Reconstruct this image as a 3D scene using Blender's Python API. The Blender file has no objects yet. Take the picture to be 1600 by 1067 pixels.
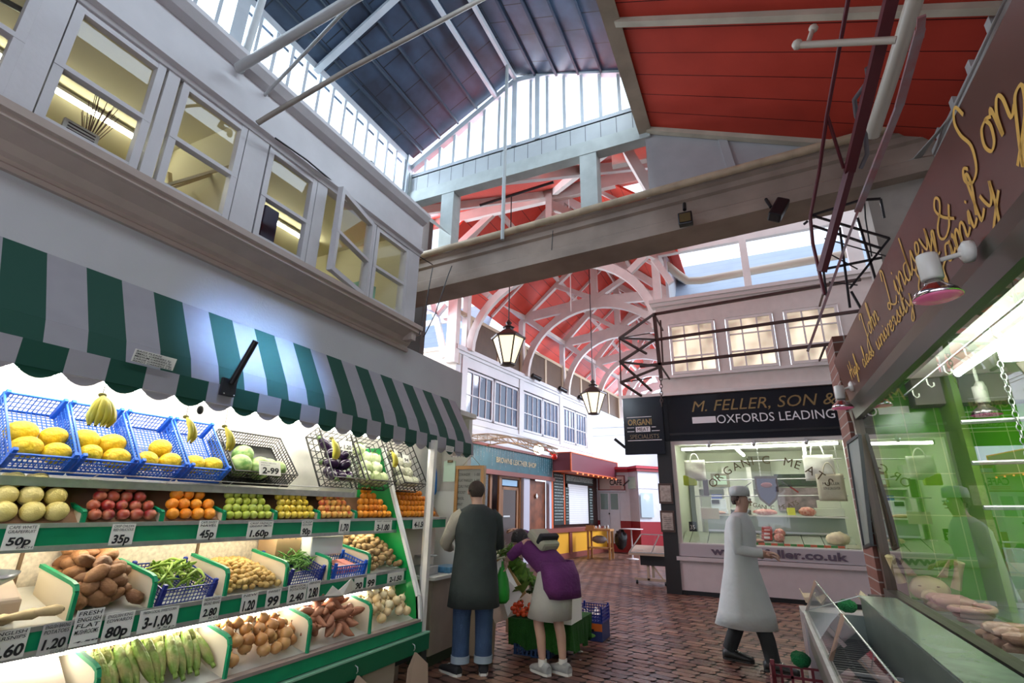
import bpy, math, random
from mathutils import Vector, Matrix, noise
random.seed(7)
SC = bpy.context.scene
COL = SC.collection
# ---------------------------------------------------------------- camera
AX = Vector((0.90559978, -0.11741807, -0.40755618))   # world X seen in camera axes (right, down, forward)
AY = Vector((0.42373044, 0.29234116, 0.85731509))
AZ = Vector((0.01848116, -0.94907831, 0.3144977))
EYE = Vector((0, 0, 1.5)); FPX = 783.0
cd = bpy.data.cameras.new('camera'); cam = bpy.data.objects.new('camera', cd); COL.objects.link(cam)
cd.sensor_width = 36; cd.lens = 36 * FPX / 1600; cd.clip_start = .05; cd.clip_end = 200
cam.matrix_world = Matrix(((AX[0], -AX[1], -AX[2], 0), (AY[0], -AY[1], -AY[2], 0), (AZ[0], -AZ[1], -AZ[2], 1.5), (0, 0, 0, 1)))
SC.camera = cam
SC.view_settings.view_transform = 'Standard'; SC.view_settings.look = 'None'
SC.view_settings.gamma = 1; SC.view_settings.exposure = 0; SC.view_settings.use_curve_mapping = False
SC.cycles.use_denoising = True
SC.cycles.max_bounces = 7; SC.cycles.transparent_max_bounces = 16; SC.cycles.diffuse_bounces = 3
SC.cycles.sample_clamp_indirect = 6; SC.cycles.caustics_reflective = False; SC.cycles.caustics_refractive = False
# ---------------------------------------------------------------- sky, daylight and added fill
w = bpy.data.worlds.new('overcast_sky'); SC.world = w; w.use_nodes = True
wb = w.node_tree.nodes['Background']; wb.inputs[0].default_value = (.78, .87, 1, 1); wb.inputs[1].default_value = 1.75
def area(name, loc, direction, sx, sy, power, color=(.72, .86, 1)):
    l = bpy.data.lights.new(name, 'AREA'); l.shape = 'RECTANGLE'; l.size = sx; l.size_y = sy; l.energy = power; l.color = color
    o = bpy.data.objects.new(name, l); COL.objects.link(o); o.location = loc
    o.rotation_euler = Vector(direction).to_track_quat('-Z', 'Z').to_euler(); return o
area('daylight_lantern_west', (-4.55, 1.8, 6.1), (1, 0, -.35), 1.1, 7, 410)
area('daylight_lantern_east', (-.8, 1.8, 6.15), (-1, 0, -.45), .8, 5.5, 120)
sh_ = area('daylight_shaft', (-.85, 2.3, 6.0), (-2.35, .12, -3.5), .2, .8, 8, (.3, .52, 1)); sh_.data.spread = math.radians(11)
area('added_fill_behind', (-.4, -1.45, 2.0), (-.1, 1, .25), 3.6, 2.2, 38, (.86, .86, 1))  # added fill from behind the camera; the doorway it stands in is invented
area('daylight_lantern_gable', (-2.3, 5.6, 6.7), (0, -1, -.3), 3.4, 1.0, 170)
area('daylight_hall_west', (-9.6, 15, 8.3), (1, 0, -.3), 14, 2.4, 2700, (.76, .82, 1))
area('daylight_hall_east', (1.6, 20, 8.6), (-1, -.35, -.35), 8, 2.2, 2000, (.8, .84, 1))
area('daylight_hall_far', (-3.2, 27, 5.5), (0, -1, -.1), 6, 5, 800, (.66, .8, 1))
area('daylight_cross_passage', (-9.6, 7.9, 5.2), (1, 0, .12), 3.2, 3.0, 800, (.8, .88, 1))
# ---------------------------------------------------------------- helpers
def ray(x, y):
    d = Vector((x - 800, y - 533, 783.)); return Vector((d.dot(AX), d.dot(AY), d.dot(AZ))) / 783
def P(x, y, X=None, Y=None, Z=None):
    r = ray(x, y)
    t = X / r[0] if X is not None else (Y / r[1] if Y is not None else (Z - 1.5) / r[2])
    return EYE + r * t
MATS = {}
def mat(name, color=(.5, .5, .5), rough=.6, metal=0, bump=0, bscale=30, vary=0, vscale=6, emit=None, estr=1, spec=.5, color2=None, trans=0, stretch=None):
    if name in MATS: return MATS[name]
    m = bpy.data.materials.new(name); m.use_nodes = True; nt = m.node_tree; b = nt.nodes['Principled BSDF']
    c = (*color, 1)
    b.inputs['Base Color'].default_value = c; b.inputs['Roughness'].default_value = rough; b.inputs['Metallic'].default_value = metal
    b.inputs['Specular IOR Level'].default_value = spec
    if trans: b.inputs['Transmission Weight'].default_value = trans
    tc = nt.nodes.new('ShaderNodeTexCoord'); src = tc.outputs['Object']
    if stretch:
        mp = nt.nodes.new('ShaderNodeMapping'); mp.inputs['Scale'].default_value = stretch; nt.links.new(src, mp.inputs[0]); src = mp.outputs[0]
    if vary or color2:
        n = nt.nodes.new('ShaderNodeTexNoise'); n.inputs['Scale'].default_value = vscale; n.inputs['Detail'].default_value = 4; nt.links.new(src, n.inputs['Vector'])
        r = nt.nodes.new('ShaderNodeValToRGB'); c2 = color2 or tuple(min(1, k * (1 - vary)) for k in color)
        r.color_ramp.elements[0].position = .35; r.color_ramp.elements[1].position = .65
        r.color_ramp.elements[0].color = (*c2, 1); r.color_ramp.elements[1].color = c
        nt.links.new(n.outputs['Fac'], r.inputs[0]); nt.links.new(r.outputs[0], b.inputs['Base Color'])
    if bump:
        n2 = nt.nodes.new('ShaderNodeTexNoise'); n2.inputs['Scale'].default_value = bscale; nt.links.new(src, n2.inputs['Vector'])
        bp = nt.nodes.new('ShaderNodeBump'); bp.inputs['Strength'].default_value = bump; bp.inputs['Distance'].default_value = .02
        nt.links.new(n2.outputs['Fac'], bp.inputs['Height']); nt.links.new(bp.outputs[0], b.inputs['Normal'])
    if emit:
        b.inputs['Emission Color'].default_value = (*emit, 1); b.inputs['Emission Strength'].default_value = estr
    MATS[name] = m; return m
def board_mat(name, color, axis, width, gap=.06, rough=.6, vary=.15, dark=(.02, .015, .012), rows=None, vscale=3, color2=None):
    """painted boards: dark joints every `width` along an object axis (0,1,2)"""
    m = mat(name, color, rough, vary=vary, vscale=vscale, color2=color2); nt = m.node_tree; b = nt.nodes['Principled BSDF']
    tc = next(n for n in nt.nodes if n.type == 'TEX_COORD'); sx = nt.nodes.new('ShaderNodeSeparateXYZ'); nt.links.new(tc.outputs['Object'], sx.inputs[0])
    def joints(ax, wd, gp, off=None):
        d = nt.nodes.new('ShaderNodeMath'); d.operation = 'DIVIDE'; d.inputs[1].default_value = wd; nt.links.new(sx.outputs[ax], d.inputs[0]); s = d
        if off is not None:
            a = nt.nodes.new('ShaderNodeMath'); a.operation = 'ADD'; nt.links.new(d.outputs[0], a.inputs[0]); nt.links.new(off, a.inputs[1]); s = a
        f = nt.nodes.new('ShaderNodeMath'); f.operation = 'FRACT'; nt.links.new(s.outputs[0], f.inputs[0])
        l = nt.nodes.new('ShaderNodeMath'); l.operation = 'LESS_THAN'; l.inputs[1].default_value = gp; nt.links.new(f.outputs[0], l.inputs[0]); return d, l
    d0, j = joints(axis, width, gap); fac = j.outputs[0]
    if rows:
        fl = nt.nodes.new('ShaderNodeMath'); fl.operation = 'FLOOR'; nt.links.new(d0.outputs[0], fl.inputs[0])
        h = nt.nodes.new('ShaderNodeMath'); h.operation = 'MULTIPLY'; h.inputs[1].default_value = rows[3] if len(rows) > 3 else .5; nt.links.new(fl.outputs[0], h.inputs[0])
        _, j2 = joints(rows[0], rows[1], rows[2], h.outputs[0])
        mx = nt.nodes.new('ShaderNodeMath'); mx.operation = 'MAXIMUM'; nt.links.new(j.outputs[0], mx.inputs[0]); nt.links.new(j2.outputs[0], mx.inputs[1]); fac = mx.outputs[0]
    src = b.inputs['Base Color'].links[0].from_socket
    mix = nt.nodes.new('ShaderNodeMix'); mix.data_type = 'RGBA'; mix.inputs['B'].default_value = (*dark, 1)
    nt.links.new(fac, mix.inputs['Factor']); nt.links.new(src, mix.inputs['A']); nt.links.new(mix.outputs['Result'], b.inputs['Base Color'])
    return m
def glass_mat(name, tint=(1, 1, 1), refl=1.0):
    if name in MATS: return MATS[name]
    m = bpy.data.materials.new(name); m.use_nodes = True; nt = m.node_tree; nt.nodes.clear()
    o = nt.nodes.new('ShaderNodeOutputMaterial'); t = nt.nodes.new('ShaderNodeBsdfTransparent'); t.inputs[0].default_value = (*tint, 1)
    g = nt.nodes.new('ShaderNodeBsdfGlossy'); g.inputs['Roughness'].default_value = .01; f0 = nt.nodes.new('ShaderNodeLayerWeight'); f0.inputs[0].default_value = .5
    f1 = nt.nodes.new('ShaderNodeMath'); f1.operation = 'POWER'; f1.inputs[1].default_value = 4.8; nt.links.new(f0.outputs['Facing'], f1.inputs[0]); f = nt.nodes.new('ShaderNodeMath'); f.operation = 'ADD'; f.inputs[1].default_value = .05; nt.links.new(f1.outputs[0], f.inputs[0])
    mm = nt.nodes.new('ShaderNodeMath'); mm.operation = 'MULTIPLY'; mm.use_clamp = True; mm.inputs[1].default_value = refl
    mx = nt.nodes.new('ShaderNodeMixShader'); nt.links.new(f.outputs[0], mm.inputs[0]); nt.links.new(mm.outputs[0], mx.inputs[0])
    nt.links.new(t.outputs[0], mx.inputs[1]); nt.links.new(g.outputs[0], mx.inputs[2]); nt.links.new(mx.outputs[0], o.inputs[0])
    MATS[name] = m; return m
def rnd_mat(name, cols, rough=.5, bump=0, bscale=20, spec=.5, blot=None, bsc=5):
    """colour differs from object to object (a real difference between fruits)"""
    if name in MATS: return MATS[name]
    m = mat(name, cols[0], rough, bump=bump, bscale=bscale, spec=spec); nt = m.node_tree; b = nt.nodes['Principled BSDF']
    oi = nt.nodes.new('ShaderNodeObjectInfo'); r = nt.nodes.new('ShaderNodeValToRGB'); el = r.color_ramp.elements
    while len(el) < len(cols): el.new(.5)
    for i, c in enumerate(cols): el[i].position = i / max(1, len(cols) - 1); el[i].color = (*c, 1)
    nt.links.new(oi.outputs['Random'], r.inputs[0]); out = r.outputs[0]
    if blot:
        tc = next(n for n in nt.nodes if n.type == 'TEX_COORD'); n = nt.nodes.new('ShaderNodeTexNoise'); n.inputs['Scale'].default_value = bsc
        nt.links.new(tc.outputs['Object'], n.inputs['Vector']); rr = nt.nodes.new('ShaderNodeValToRGB'); rr.color_ramp.elements[0].position = .45; rr.color_ramp.elements[1].position = .62
        nt.links.new(n.outputs['Fac'], rr.inputs[0]); mx = nt.nodes.new('ShaderNodeMix'); mx.data_type = 'RGBA'; mx.inputs['B'].default_value = (*blot, 1)
        nt.links.new(rr.outputs[0], mx.inputs['Factor']); nt.links.new(out, mx.inputs['A']); out = mx.outputs['Result']
    nt.links.new(out, b.inputs['Base Color']); return m
class G:
    def __init__(s): s.v = []; s.f = []; s.sm = []; s.mi = []; s.cur = 0
    def add(s, vs, fs, smooth=False):
        k = len(s.v); s.v += [Vector(v) for v in vs]
        for f in fs: s.f.append([i + k for i in f]); s.sm.append(smooth); s.mi.append(s.cur)
        return s
    def box(s, x0, x1, y0, y1, z0, z1):
        e = min(.0004, .04 * min(abs(x1 - x0), abs(y1 - y0), abs(z1 - z0))) * (len(s.f) // 6 % 7); x0 -= e; x1 += e; y0 -= e; y1 += e; z0 -= e; z1 += e
        vs = [(x, y, z) for z in (z0, z1) for y in (y0, y1) for x in (x0, x1)]
        return s.add(vs, [(0, 2, 3, 1), (4, 5, 7, 6), (0, 1, 5, 4), (2, 6, 7, 3), (0, 4, 6, 2), (1, 3, 7, 5)])
    def obox(s, c, sx, sy, sz, M=None):
        M = M or Matrix.Identity(3); c = Vector(c)
        vs = [c + M @ Vector((x * sx / 2, y * sy / 2, z * sz / 2)) for z in (-1, 1) for y in (-1, 1) for x in (-1, 1)]
        return s.add(vs, [(0, 2, 3, 1), (4, 5, 7, 6), (0, 1, 5, 4), (2, 6, 7, 3), (0, 4, 6, 2), (1, 3, 7, 5)])
    def bar(s, p, q, w_, h_=None, up=(0, 0, 1)):
        p = Vector(p); q = Vector(q); h_ = h_ or w_; d = (q - p); L_ = d.length
        if L_ < 1e-6: return s
        d /= L_; u = Vector(up)
        if abs(d.dot(u)) > .98: u = Vector((0, 1, 0))
        a = d.cross(u).normalized(); b = a.cross(d).normalized()
        return s.obox((p + q) / 2, w_, h_, L_, Matrix((a, b, -d)).transposed() if a.cross(b).dot(-d) > 0 else Matrix((a, b, d)).transposed())
    def tube(s, pts, r, n=8, caps=True, smooth=True):
        pts = [Vector(p) for p in pts]; rs = r if isinstance(r, (list, tuple)) else [r] * len(pts); rings = []; prev = None
        for i, p in enumerate(pts):
            t = (pts[min(i + 1, len(pts) - 1)] - pts[max(i - 1, 0)])
            if t.length < 1e-9: t = Vector((0, 0, 1))
            t.normalize()
            if prev is None:
                a = t.cross(Vector((0, 0, 1)));
                if a.length < .05: a = t.cross(Vector((0, 1, 0)))
            else: a = prev - t * prev.dot(t)
            a.normalize(); prev = a; b = t.cross(a)
            rings.append([p + (a * math.cos(k * 2 * math.pi / n) + b * math.sin(k * 2 * math.pi / n)) * rs[i] for k in range(n)])
        vs = [v for rg in rings for v in rg]; fs = []
        for i in range(len(pts) - 1):
            for k in range(n): fs.append((i * n + k, i * n + (k + 1) % n, (i + 1) * n + (k + 1) % n, (i + 1) * n + k))
        s.add(vs, fs, smooth)
        if caps: s.add(rings[0], [tuple(range(n))][::1]); s.add(rings[-1], [tuple(range(n))])
        return s
    def quad(s, *p): return s.add(p, [tuple(range(len(p)))])
    def extrude(s, poly, vec):
        vec = Vector(vec); n = len(poly); a = [Vector(p) for p in poly]; b = [p + vec for p in a]
        return s.add(a + b, [tuple(range(n)), tuple(range(2 * n - 1, n - 1, -1))] + [(i, i + n, (i + 1) % n + n, (i + 1) % n) for i in range(n)])
    def lathe(s, prof, c=(0, 0, 0), n=20, M=None, smooth=True):
        M = M or Matrix.Identity(3); c = Vector(c); vs = []; fs = []
        for r, z in prof:
            for k in range(n): a = k * 2 * math.pi / n; vs.append(c + M @ Vector((r * math.cos(a), r * math.sin(a), z)))
        m_ = len(prof)
        for i in range(m_ - 1):
            for k in range(n): fs.append((i * n + k, i * n + (k + 1) % n, (i + 1) * n + (k + 1) % n, (i + 1) * n + k))
        if prof[0][0] > 1e-4: fs.append(tuple(range(n - 1, -1, -1)))
        if prof[-1][0] > 1e-4: fs.append(tuple(range((m_ - 1) * n, m_ * n)))
        return s.add(vs, fs, smooth)
    def ball(s, c, rx, ry=None, rz=None, nu=16, nv=10, fn=None, M=None):
        ry = ry or rx; rz = rz or rx; c = Vector(c); M = M or Matrix.Identity(3); vs = [c + M @ Vector((0, 0, -rz))]; fs = []
        for j in range(1, nv):
            t = math.pi * j / nv - math.pi / 2
            for k in range(nu):
                a = 2 * math.pi * k / nu; v = Vector((rx * math.cos(t) * math.cos(a), ry * math.cos(t) * math.sin(a), rz * math.sin(t)))
                if fn: v = fn(v)
                vs.append(c + M @ v)
        vs.append(c + M @ (fn(Vector((0, 0, rz))) if fn else Vector((0, 0, rz)))); top = len(vs) - 1
        if fn: vs[0] = c + M @ fn(Vector((0, 0, -rz)))
        for k in range(nu):
            fs.append((0, 1 + (k + 1) % nu, 1 + k)); fs.append((top, 1 + (nv - 2) * nu + k, 1 + (nv - 2) * nu + (k + 1) % nu))
        for j in range(nv - 2):
            for k in range(nu): a = 1 + j * nu; fs.append((a + k, a + (k + 1) % nu, a + nu + (k + 1) % nu, a + nu + k))
        return s.add(vs, fs, True)
    def build(s, name, m, parent=None, bevel=0, origin=None, smooth=None):
        if origin is None:
            if parent is not None:
                o_ = Vector((0, 0, 0)); q = parent
                while q is not None: o_ = o_ + q.location; q = q.parent
            else:
                xs = [v.x for v in s.v]; ys = [v.y for v in s.v]; zs = [v.z for v in s.v]
                o_ = Vector(((min(xs) + max(xs)) / 2, (min(ys) + max(ys)) / 2, min(zs)))
            origin = o_
        me = bpy.data.meshes.new(name); me.from_pydata([v - origin for v in s.v], [], s.f); me.update()
        for i, p in enumerate(me.polygons): p.use_smooth = s.sm[i] if smooth is None else smooth
        for mm in (m if isinstance(m, (list, tuple)) else [m]): me.materials.append(mm)
        if isinstance(m, (list, tuple)):
            for i, p in enumerate(me.polygons): p.material_index = s.mi[i]
        o = bpy.data.objects.new(name, me); COL.objects.link(o)
        if parent is not None: o.parent = parent; o.location = (0, 0, 0)
        else: o.location = origin
        if bevel:
            b = o.modifiers.new('bevel', 'BEVEL'); b.width = bevel; b.segments = 2; b.limit_method = 'ANGLE'
        return o
def tag(o, label, cat, group=None, kind=None):
    if label: o['label'] = label
    if cat: o['category'] = cat
    if group: o['group'] = group
    if kind: o['kind'] = kind
    return o
def thing(name, loc, label, cat, group=None):
    o = bpy.data.objects.new(name, None); COL.objects.link(o); o.location = loc; o.empty_display_size = .1
    return tag(o, label, cat, group)
def struct(o): o['kind'] = 'structure'; return o
def copy_tree(o, parent=None):
    c = o.copy(); COL.objects.link(c)
    if parent is not None: c.parent = parent
    for ch in list(o.children): copy_tree(ch, c)
    return c
def text(s, origin, right, up, m, name='lettering', parent=None, width=None, height=.1, extrude=.002, shear=0, offset=0, align='LEFT', spacing=1.0):
    cu = bpy.data.curves.new('t', 'FONT'); cu.body = s; cu.shear = shear; cu.offset = offset; cu.align_x = align; cu.size = 1; cu.resolution_u = 3; cu.space_character = spacing
    cu.extrude = 0
    to = bpy.data.objects.new('t', cu); COL.objects.link(to); dg = bpy.context.evaluated_depsgraph_get(); dg.update()
    me = bpy.data.meshes.new_from_object(to.evaluated_get(dg)); bpy.data.objects.remove(to); bpy.data.curves.remove(cu)
    right = Vector(right).normalized(); up = Vector(up).normalized(); nrm = right.cross(up); origin = Vector(origin)
    vs = [v.co for v in me.vertices]
    if not vs: return None
    wmin = min(v.x for v in vs); wmax = max(v.x for v in vs); k = height / .7; kx = (width / (wmax - wmin)) if width else k
    base = Vector((0, 0, 0)); q = parent
    while q is not None: base = base + q.location; q = q.parent
    loc0 = origin if parent is None else base
    for v in me.vertices:
        c = v.co; v.co = origin - loc0 + right * (c.x - (wmin if align == 'LEFT' else 0)) * kx + up * (c.y * k) + nrm * extrude
    me.name = name; me.materials.clear(); me.materials.append(m)
    o = bpy.data.objects.new(name, me); COL.objects.link(o)
    if parent is not None: o.parent = parent
    else: o.location = origin
    return o
def strokes(paths, origin, right, up, m, name, parent, r, ht):
    """hand-painted strokes: paths of 2-d points in units of ht"""
    right = Vector(right).normalized(); up = Vector(up).normalized(); n = right.cross(up); g = G(); O = Vector(origin)
    for pts in paths:
        q = [O + right * x * ht + up * y * ht + n * .003 for x, y in pts]
        for i in range(len(q)):
            pass
        L_ = []; R_ = []
        for i, p in enumerate(q):
            t = (q[min(i + 1, len(q) - 1)] - q[max(i - 1, 0)]).normalized(); sd = t.cross(n); wd = r * (.55 + .6 * abs(t.dot(up)))
            L_.append(p + sd * wd); R_.append(p - sd * wd)
        g.add(L_ + R_, [(i, i + 1, len(q) + i + 1, len(q) + i) for i in range(len(q) - 1)])
    return g.build(name, m, parent)
# ---------------------------------------------------------------- shared materials
WHITE = mat('white_gloss_paint', (.62, .6, .62), .42, vary=.08, vscale=4, bump=.05)
WHITE2 = mat('old_white_paint', (.6, .6, .58), .6, vary=.18, vscale=3, bump=.1)
CREAM = mat('cream_paint', (.55, .47, .36), .6, vary=.25, vscale=4)
PALE = mat('white_truss_paint', (.86, .8, .76), .55, vary=.1, vscale=3)
HALLW = mat('hall_white_paint', (.8, .82, .85), .5, vary=.06, vscale=2)
PLASTER = mat('painted_plaster', (.5, .49, .5), .7, vary=.08, vscale=2, bump=.08, bscale=60)
GREEN = mat('stall_green_paint', (.0, .26, .11), .4, vary=.2, vscale=6)
DKGREEN = mat('dark_green_paint', (.0, .11, .045), .45)
STEEL = mat('brushed_steel', (.62, .62, .62), .35, metal=.9)
ALU = mat('grey_aluminium', (.5, .5, .5), .4, metal=.7, vary=.15, vscale=20)
BLACKM = mat('black_metal', (.012, .012, .014), .4)
BLACKP = mat('black_gloss_paint', (.008, .01, .016), .18)
RUST = mat('rusty_brown_iron', (.07, .035, .028), .6, vary=.3, vscale=8)
MAROON = mat('maroon_iron', (.1, .012, .018), .5)
GLASS = glass_mat('window_glass')
PAPER = mat('white_card', (.8, .78, .72), .7)
INK = mat('black_ink', (.01, .01, .012), .7)
CARD = mat('brown_cardboard', (.42, .27, .14), .8, vary=.1)
WOOD = mat('varnished_wood', (.32, .14, .05), .4, vary=.3, vscale=5, stretch=(1, 1, .15))
# ================================================================ THE SETTING
# ---- floor: brown clay pavers, chamfered, a single mesh with colour per paver
def floor_mesh():
    g = G(); W_ = .235; H_ = .118; c = .03; a = math.radians(-14); ca, sa = math.cos(a), math.sin(a); cols = []
    tones = [(.13, .058, .04), (.17, .078, .052), (.2, .1, .066), (.1, .048, .04), (.14, .072, .06), (.22, .115, .078)]
    for j in range(-30, 190):
        for i in range(-45, 60):
            u0 = i * W_ + (j // 2 % 2) * W_ * .5; v0 = j * H_
            x = u0 * ca - v0 * sa; y = u0 * sa + v0 * ca
            if not (-6.6 < x < 2.2 and -.5 < y < 19.5) or (y > 11.4 and x > -1.3): continue
            if y < 2.5 and x > 1.4: continue
            w2, h2 = W_ / 2 - .0065, H_ / 2 - .0065
            pts = [(-w2 + c, -h2), (w2 - c, -h2), (w2, -h2 + c), (w2, h2 - c), (w2 - c, h2), (-w2 + c, h2), (-w2, h2 - c), (-w2, -h2 + c)]
            z = random.uniform(-.0015, .0015)
            vs = [((u0 + p) * ca - (v0 + q) * sa, (u0 + p) * sa + (v0 + q) * ca, z) for p, q in pts]
            g.add(vs, [tuple(range(8))]); t = random.choice(tones); k = random.uniform(.85, 1.15); cols.append(tuple(q * k for q in t))
    n = len(g.f)
    g.quad((-12, -4, -.006), (8, -4, -.006), (8, 40, -.006), (-12, 40, -.006)); cols.append((.018, .011, .01))
    o = g.build('floor', None, origin=Vector((0, 0, 0))) if False else None
    me = bpy.data.meshes.new('floor'); me.from_pydata(g.v, [], g.f); me.update()
    ca_ = me.color_attributes.new('tone', 'FLOAT_COLOR', 'CORNER'); k = 0
    for p, cc in zip(me.polygons, cols):
        for li in p.loop_indices: ca_.data[li].color = (*cc, 1)
    m = mat('clay_pavers', (.15, .1, .08), .42, bump=.12, bscale=40); nt = m.node_tree; b = nt.nodes['Principled BSDF']
    at = nt.nodes.new('ShaderNodeAttribute'); at.attribute_name = 'tone'; n_ = nt.nodes.new('ShaderNodeTexNoise'); n_.inputs['Scale'].default_value = 1.3; n_.inputs['Detail'].default_value = 6
    tc = nt.nodes.new('ShaderNodeTexCoord'); nt.links.new(tc.outputs['Object'], n_.inputs[0])
    mp = nt.nodes.new('ShaderNodeMapRange'); mp.inputs['To Min'].default_value = .5; mp.inputs['To Max'].default_value = 1.5; nt.links.new(n_.outputs['Fac'], mp.inputs[0])
    mx = nt.nodes.new('ShaderNodeVectorMath'); mx.operation = 'SCALE'; nt.links.new(at.outputs['Color'], mx.inputs[0]); nt.links.new(mp.outputs[0], mx.inputs['Scale'])
    nt.links.new(mx.outputs[0], b.inputs['Base Color'])
    mr = nt.nodes.new('ShaderNodeMapRange'); mr.inputs['To Min'].default_value = .28; mr.inputs['To Max'].default_value = .62; nt.links.new(n_.outputs['Fac'], mr.inputs[0]); nt.links.new(mr.outputs[0], b.inputs['Roughness'])
    me.materials.append(m); o = bpy.data.objects.new('floor', me); COL.objects.link(o); struct(o)
floor_mesh()
# ---- left building (fruit stall wall and its windowed upper storey)
S = .92
def q(X, Y, Z): return Vector((X * S, Y * S, 1.5 + (Z - 1.5) * S))
XW = -3.6 * S                       # wall face
g = G(); g.box(XW - .08, XW, -1.5, 5.95 * S, q(0, 0, 2.72).z, q(0, 0, 3.3).z)
struct(g.build('wall_left', PLASTER))
def profile_run(name, prof, y0, y1, m, xsign=1):
    """moulding: profile of (x,z) swept along Y"""
    g = G(); a = [(x, y0, z) for x, z in prof]; g.extrude(a, (0, y1 - y0, 0)); return struct(g.build(name, m))
zz = lambda z: 1.5 + (z - 1.5) * S
XV = -3.5 * S
profile_run('trim_1', [(XW - .05, zz(3.23)), (XW + .03, zz(3.23)), (XW + .035, zz(3.26)), (XW + .02, zz(3.275)), (XW + .02, zz(3.3)), (XW + .045, zz(3.32)), (XW + .07, zz(3.37)), (XW + .16, zz(3.42)), (XW + .19, zz(3.43)), (XW + .19, zz(3.46)), (XW + .21, zz(3.47)), (XW + .21, zz(3.52)), (XV - .02, zz(3.54)), (XW - .1, zz(3.54))], -1.5, 4.62 * S, mat('cornice_paint', (.47, .38, .33), .5, vary=.1))
g = G(); g.box(XW - .05, XW + .012, -1.5, 4.62 * S, zz(3.27), zz(3.34)); g.build('trim_2', mat('cornice_paint')); struct(bpy.data.objects['trim_2'])
# corbels under the cornice
for yk in (4.5,):
    g = G(); g.box(XW, XW + .17, (yk - .03) * S, (yk + .05) * S, zz(3.33), zz(3.44)); struct(g.build('trim_3', mat('cornice_paint')))
# fascia above the windows, with a projecting top edge
profile_run('trim_4', [(XV - .08, zz(4.47)), (XV + .01, zz(4.47)), (XV + .02, zz(4.5)), (XV + .05, zz(4.52)), (XV + .05, zz(4.56)), (XV + .02, zz(4.58)), (XV + .02, zz(4.9)), (XV + .08, zz(4.93)), (XV + .12, zz(4.99)), (XV + .12, zz(5.03)), (XV - .1, zz(5.06)), (XV - .1, zz(4.5))], -1.5, 4.6 * S, WHITE)
g = G(); g.box(XV - 2.6, XV, -1.5, 4.6 * S, zz(3.42), zz(3.54)); struct(g.build('floor_upper', mat('upper_floor_boards', (.3, .22, .15), .7)))
ROOMW = mat('warm_room_paint', (.74, .7, .5), .8)
g = G(); g.box(XV - 2.6, XV - .12, -1.5, 4.6 * S, zz(4.78), zz(4.84)); struct(g.build('ceiling_upper_room', ROOMW))
g = G(); g.box(XV - 2.66, XV - 2.58, -1.5, 4.6 * S, zz(3.5), zz(4.8)); struct(g.build('wall_upper_room_back', ROOMW))
for yk in (-1.5, 2.28 * S, 4.52 * S):
    g = G(); g.box(XV - 2.6, XV - (.14 if yk != 4.52 * S else .05), yk, yk + .06, zz(3.5), zz(4.8)); struct(g.build('wall_upper_room_end', ROOMW))
g = G(); g.box(-6.0, -5.94, -1.5, 5.0, 4.4, 4.6)
# window posts and lower rail
g = G()
for (a, b) in ((-1.5, -.6), (.78, .91), (1.49, 1.57), (2.15, 2.35), (2.92, 3.04), (3.76, 3.78), (4.4, 4.6)):
    g.box(XV - .12, XV + .0, a * S, b * S, zz(3.53), zz(4.48))
struct(g.build('wall_upper_front', WHITE))
g = G(); g.box(XV - .12, XV + .02, -1.5, 4.6 * S, zz(3.53), zz(3.57)); struct(g.build('trim_5', WHITE))
def sash(k, y0, y1, z0=3.57, z1=4.47, tilt=0, mid=3.99, fr=.045):
    g = G(); y0 *= S; y1 *= S; a = zz(z0); b = zz(z1); m_ = zz(mid); x0 = XV - .05; x1 = XV - .005; t = fr
    for (u, v, c, d) in ((y0, y1, a, a + t), (y0, y1, b - t, b), (y0, y0 + t, a, b), (y1 - t, y1, a, b), (y0, y1, m_ - .013, m_ + .013)):
        e_ = .0012 * len(g.f) / 6; g.box(x0 - e_, x1 + e_, u, v, c, d)
    root = bpy.data.objects.new('window_%d' % k, None); COL.objects.link(root); root.location = (x1, y1 if tilt else y0, a); struct(root)
    f = g.build('window_frame', WHITE, root); p = G().quad((x1 - .03, y0 + t, a + t), (x1 - .03, y1 - t, a + t), (x1 - .03, y1 - t, b - t), (x1 - .03, y0 + t, b - t)).build('pane', GLASS, root)
    if tilt: root.rotation_euler = (0, 0, tilt)
    return root
sash(1, -.6, .78); sash(2, .92, 1.47); sash(3, 1.6, 2.14); sash(4, 2.37, 2.91); sash(5, 3.06, 3.76, tilt=math.radians(14)); sash(6, 3.8, 4.4)
# sloping boards from the fascia up to the lantern sill, then lantern lights
XL = -4.0; YG = 4.85
g = G(); g.quad((XV + .1, -1.5, zz(5.03)), (XV + .1, 4.6 * S + .5, zz(5.03)), (XL, YG, 5.5), (XL, -1.5, 5.5)); struct(g.build('trim_6', mat('sill_boards', (.45, .5, .55), .6, vary=.15)))
LANT = mat('lantern_paint', (.52, .56, .6), .55, vary=.15, vscale=4)
g = G(); g.box(XL - .05, XL + .03, -1.5, YG, 5.46, 5.56); g.box(XL - .05, XL + .03, -1.5, YG, 6.18, 6.3)
y = YG - .02
yy = [YG - .12 - .2 * k for k in range(30)]
for y in yy:
    if y > -1.2: g.box(XL - .03, XL + .015, y - .016, y + .016, 5.55, 6.19)
g.box(XL - .06, XL + .05, YG - .1, YG, 5.4, 6.3); g.box(XL - .06, XL + .05, 2.05, 2.17, 5.4, 6.3)
struct(g.build('window_7', LANT))
struct(G().quad((XL - .02, -1.5, 5.5), (XL - .02, YG, 5.5), (XL - .02, YG, 6.2), (XL - .02, -1.5, 6.2)).build('window_8_pane', glass_mat('skylight_glass', (.97, .99, 1), .04)))
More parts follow.
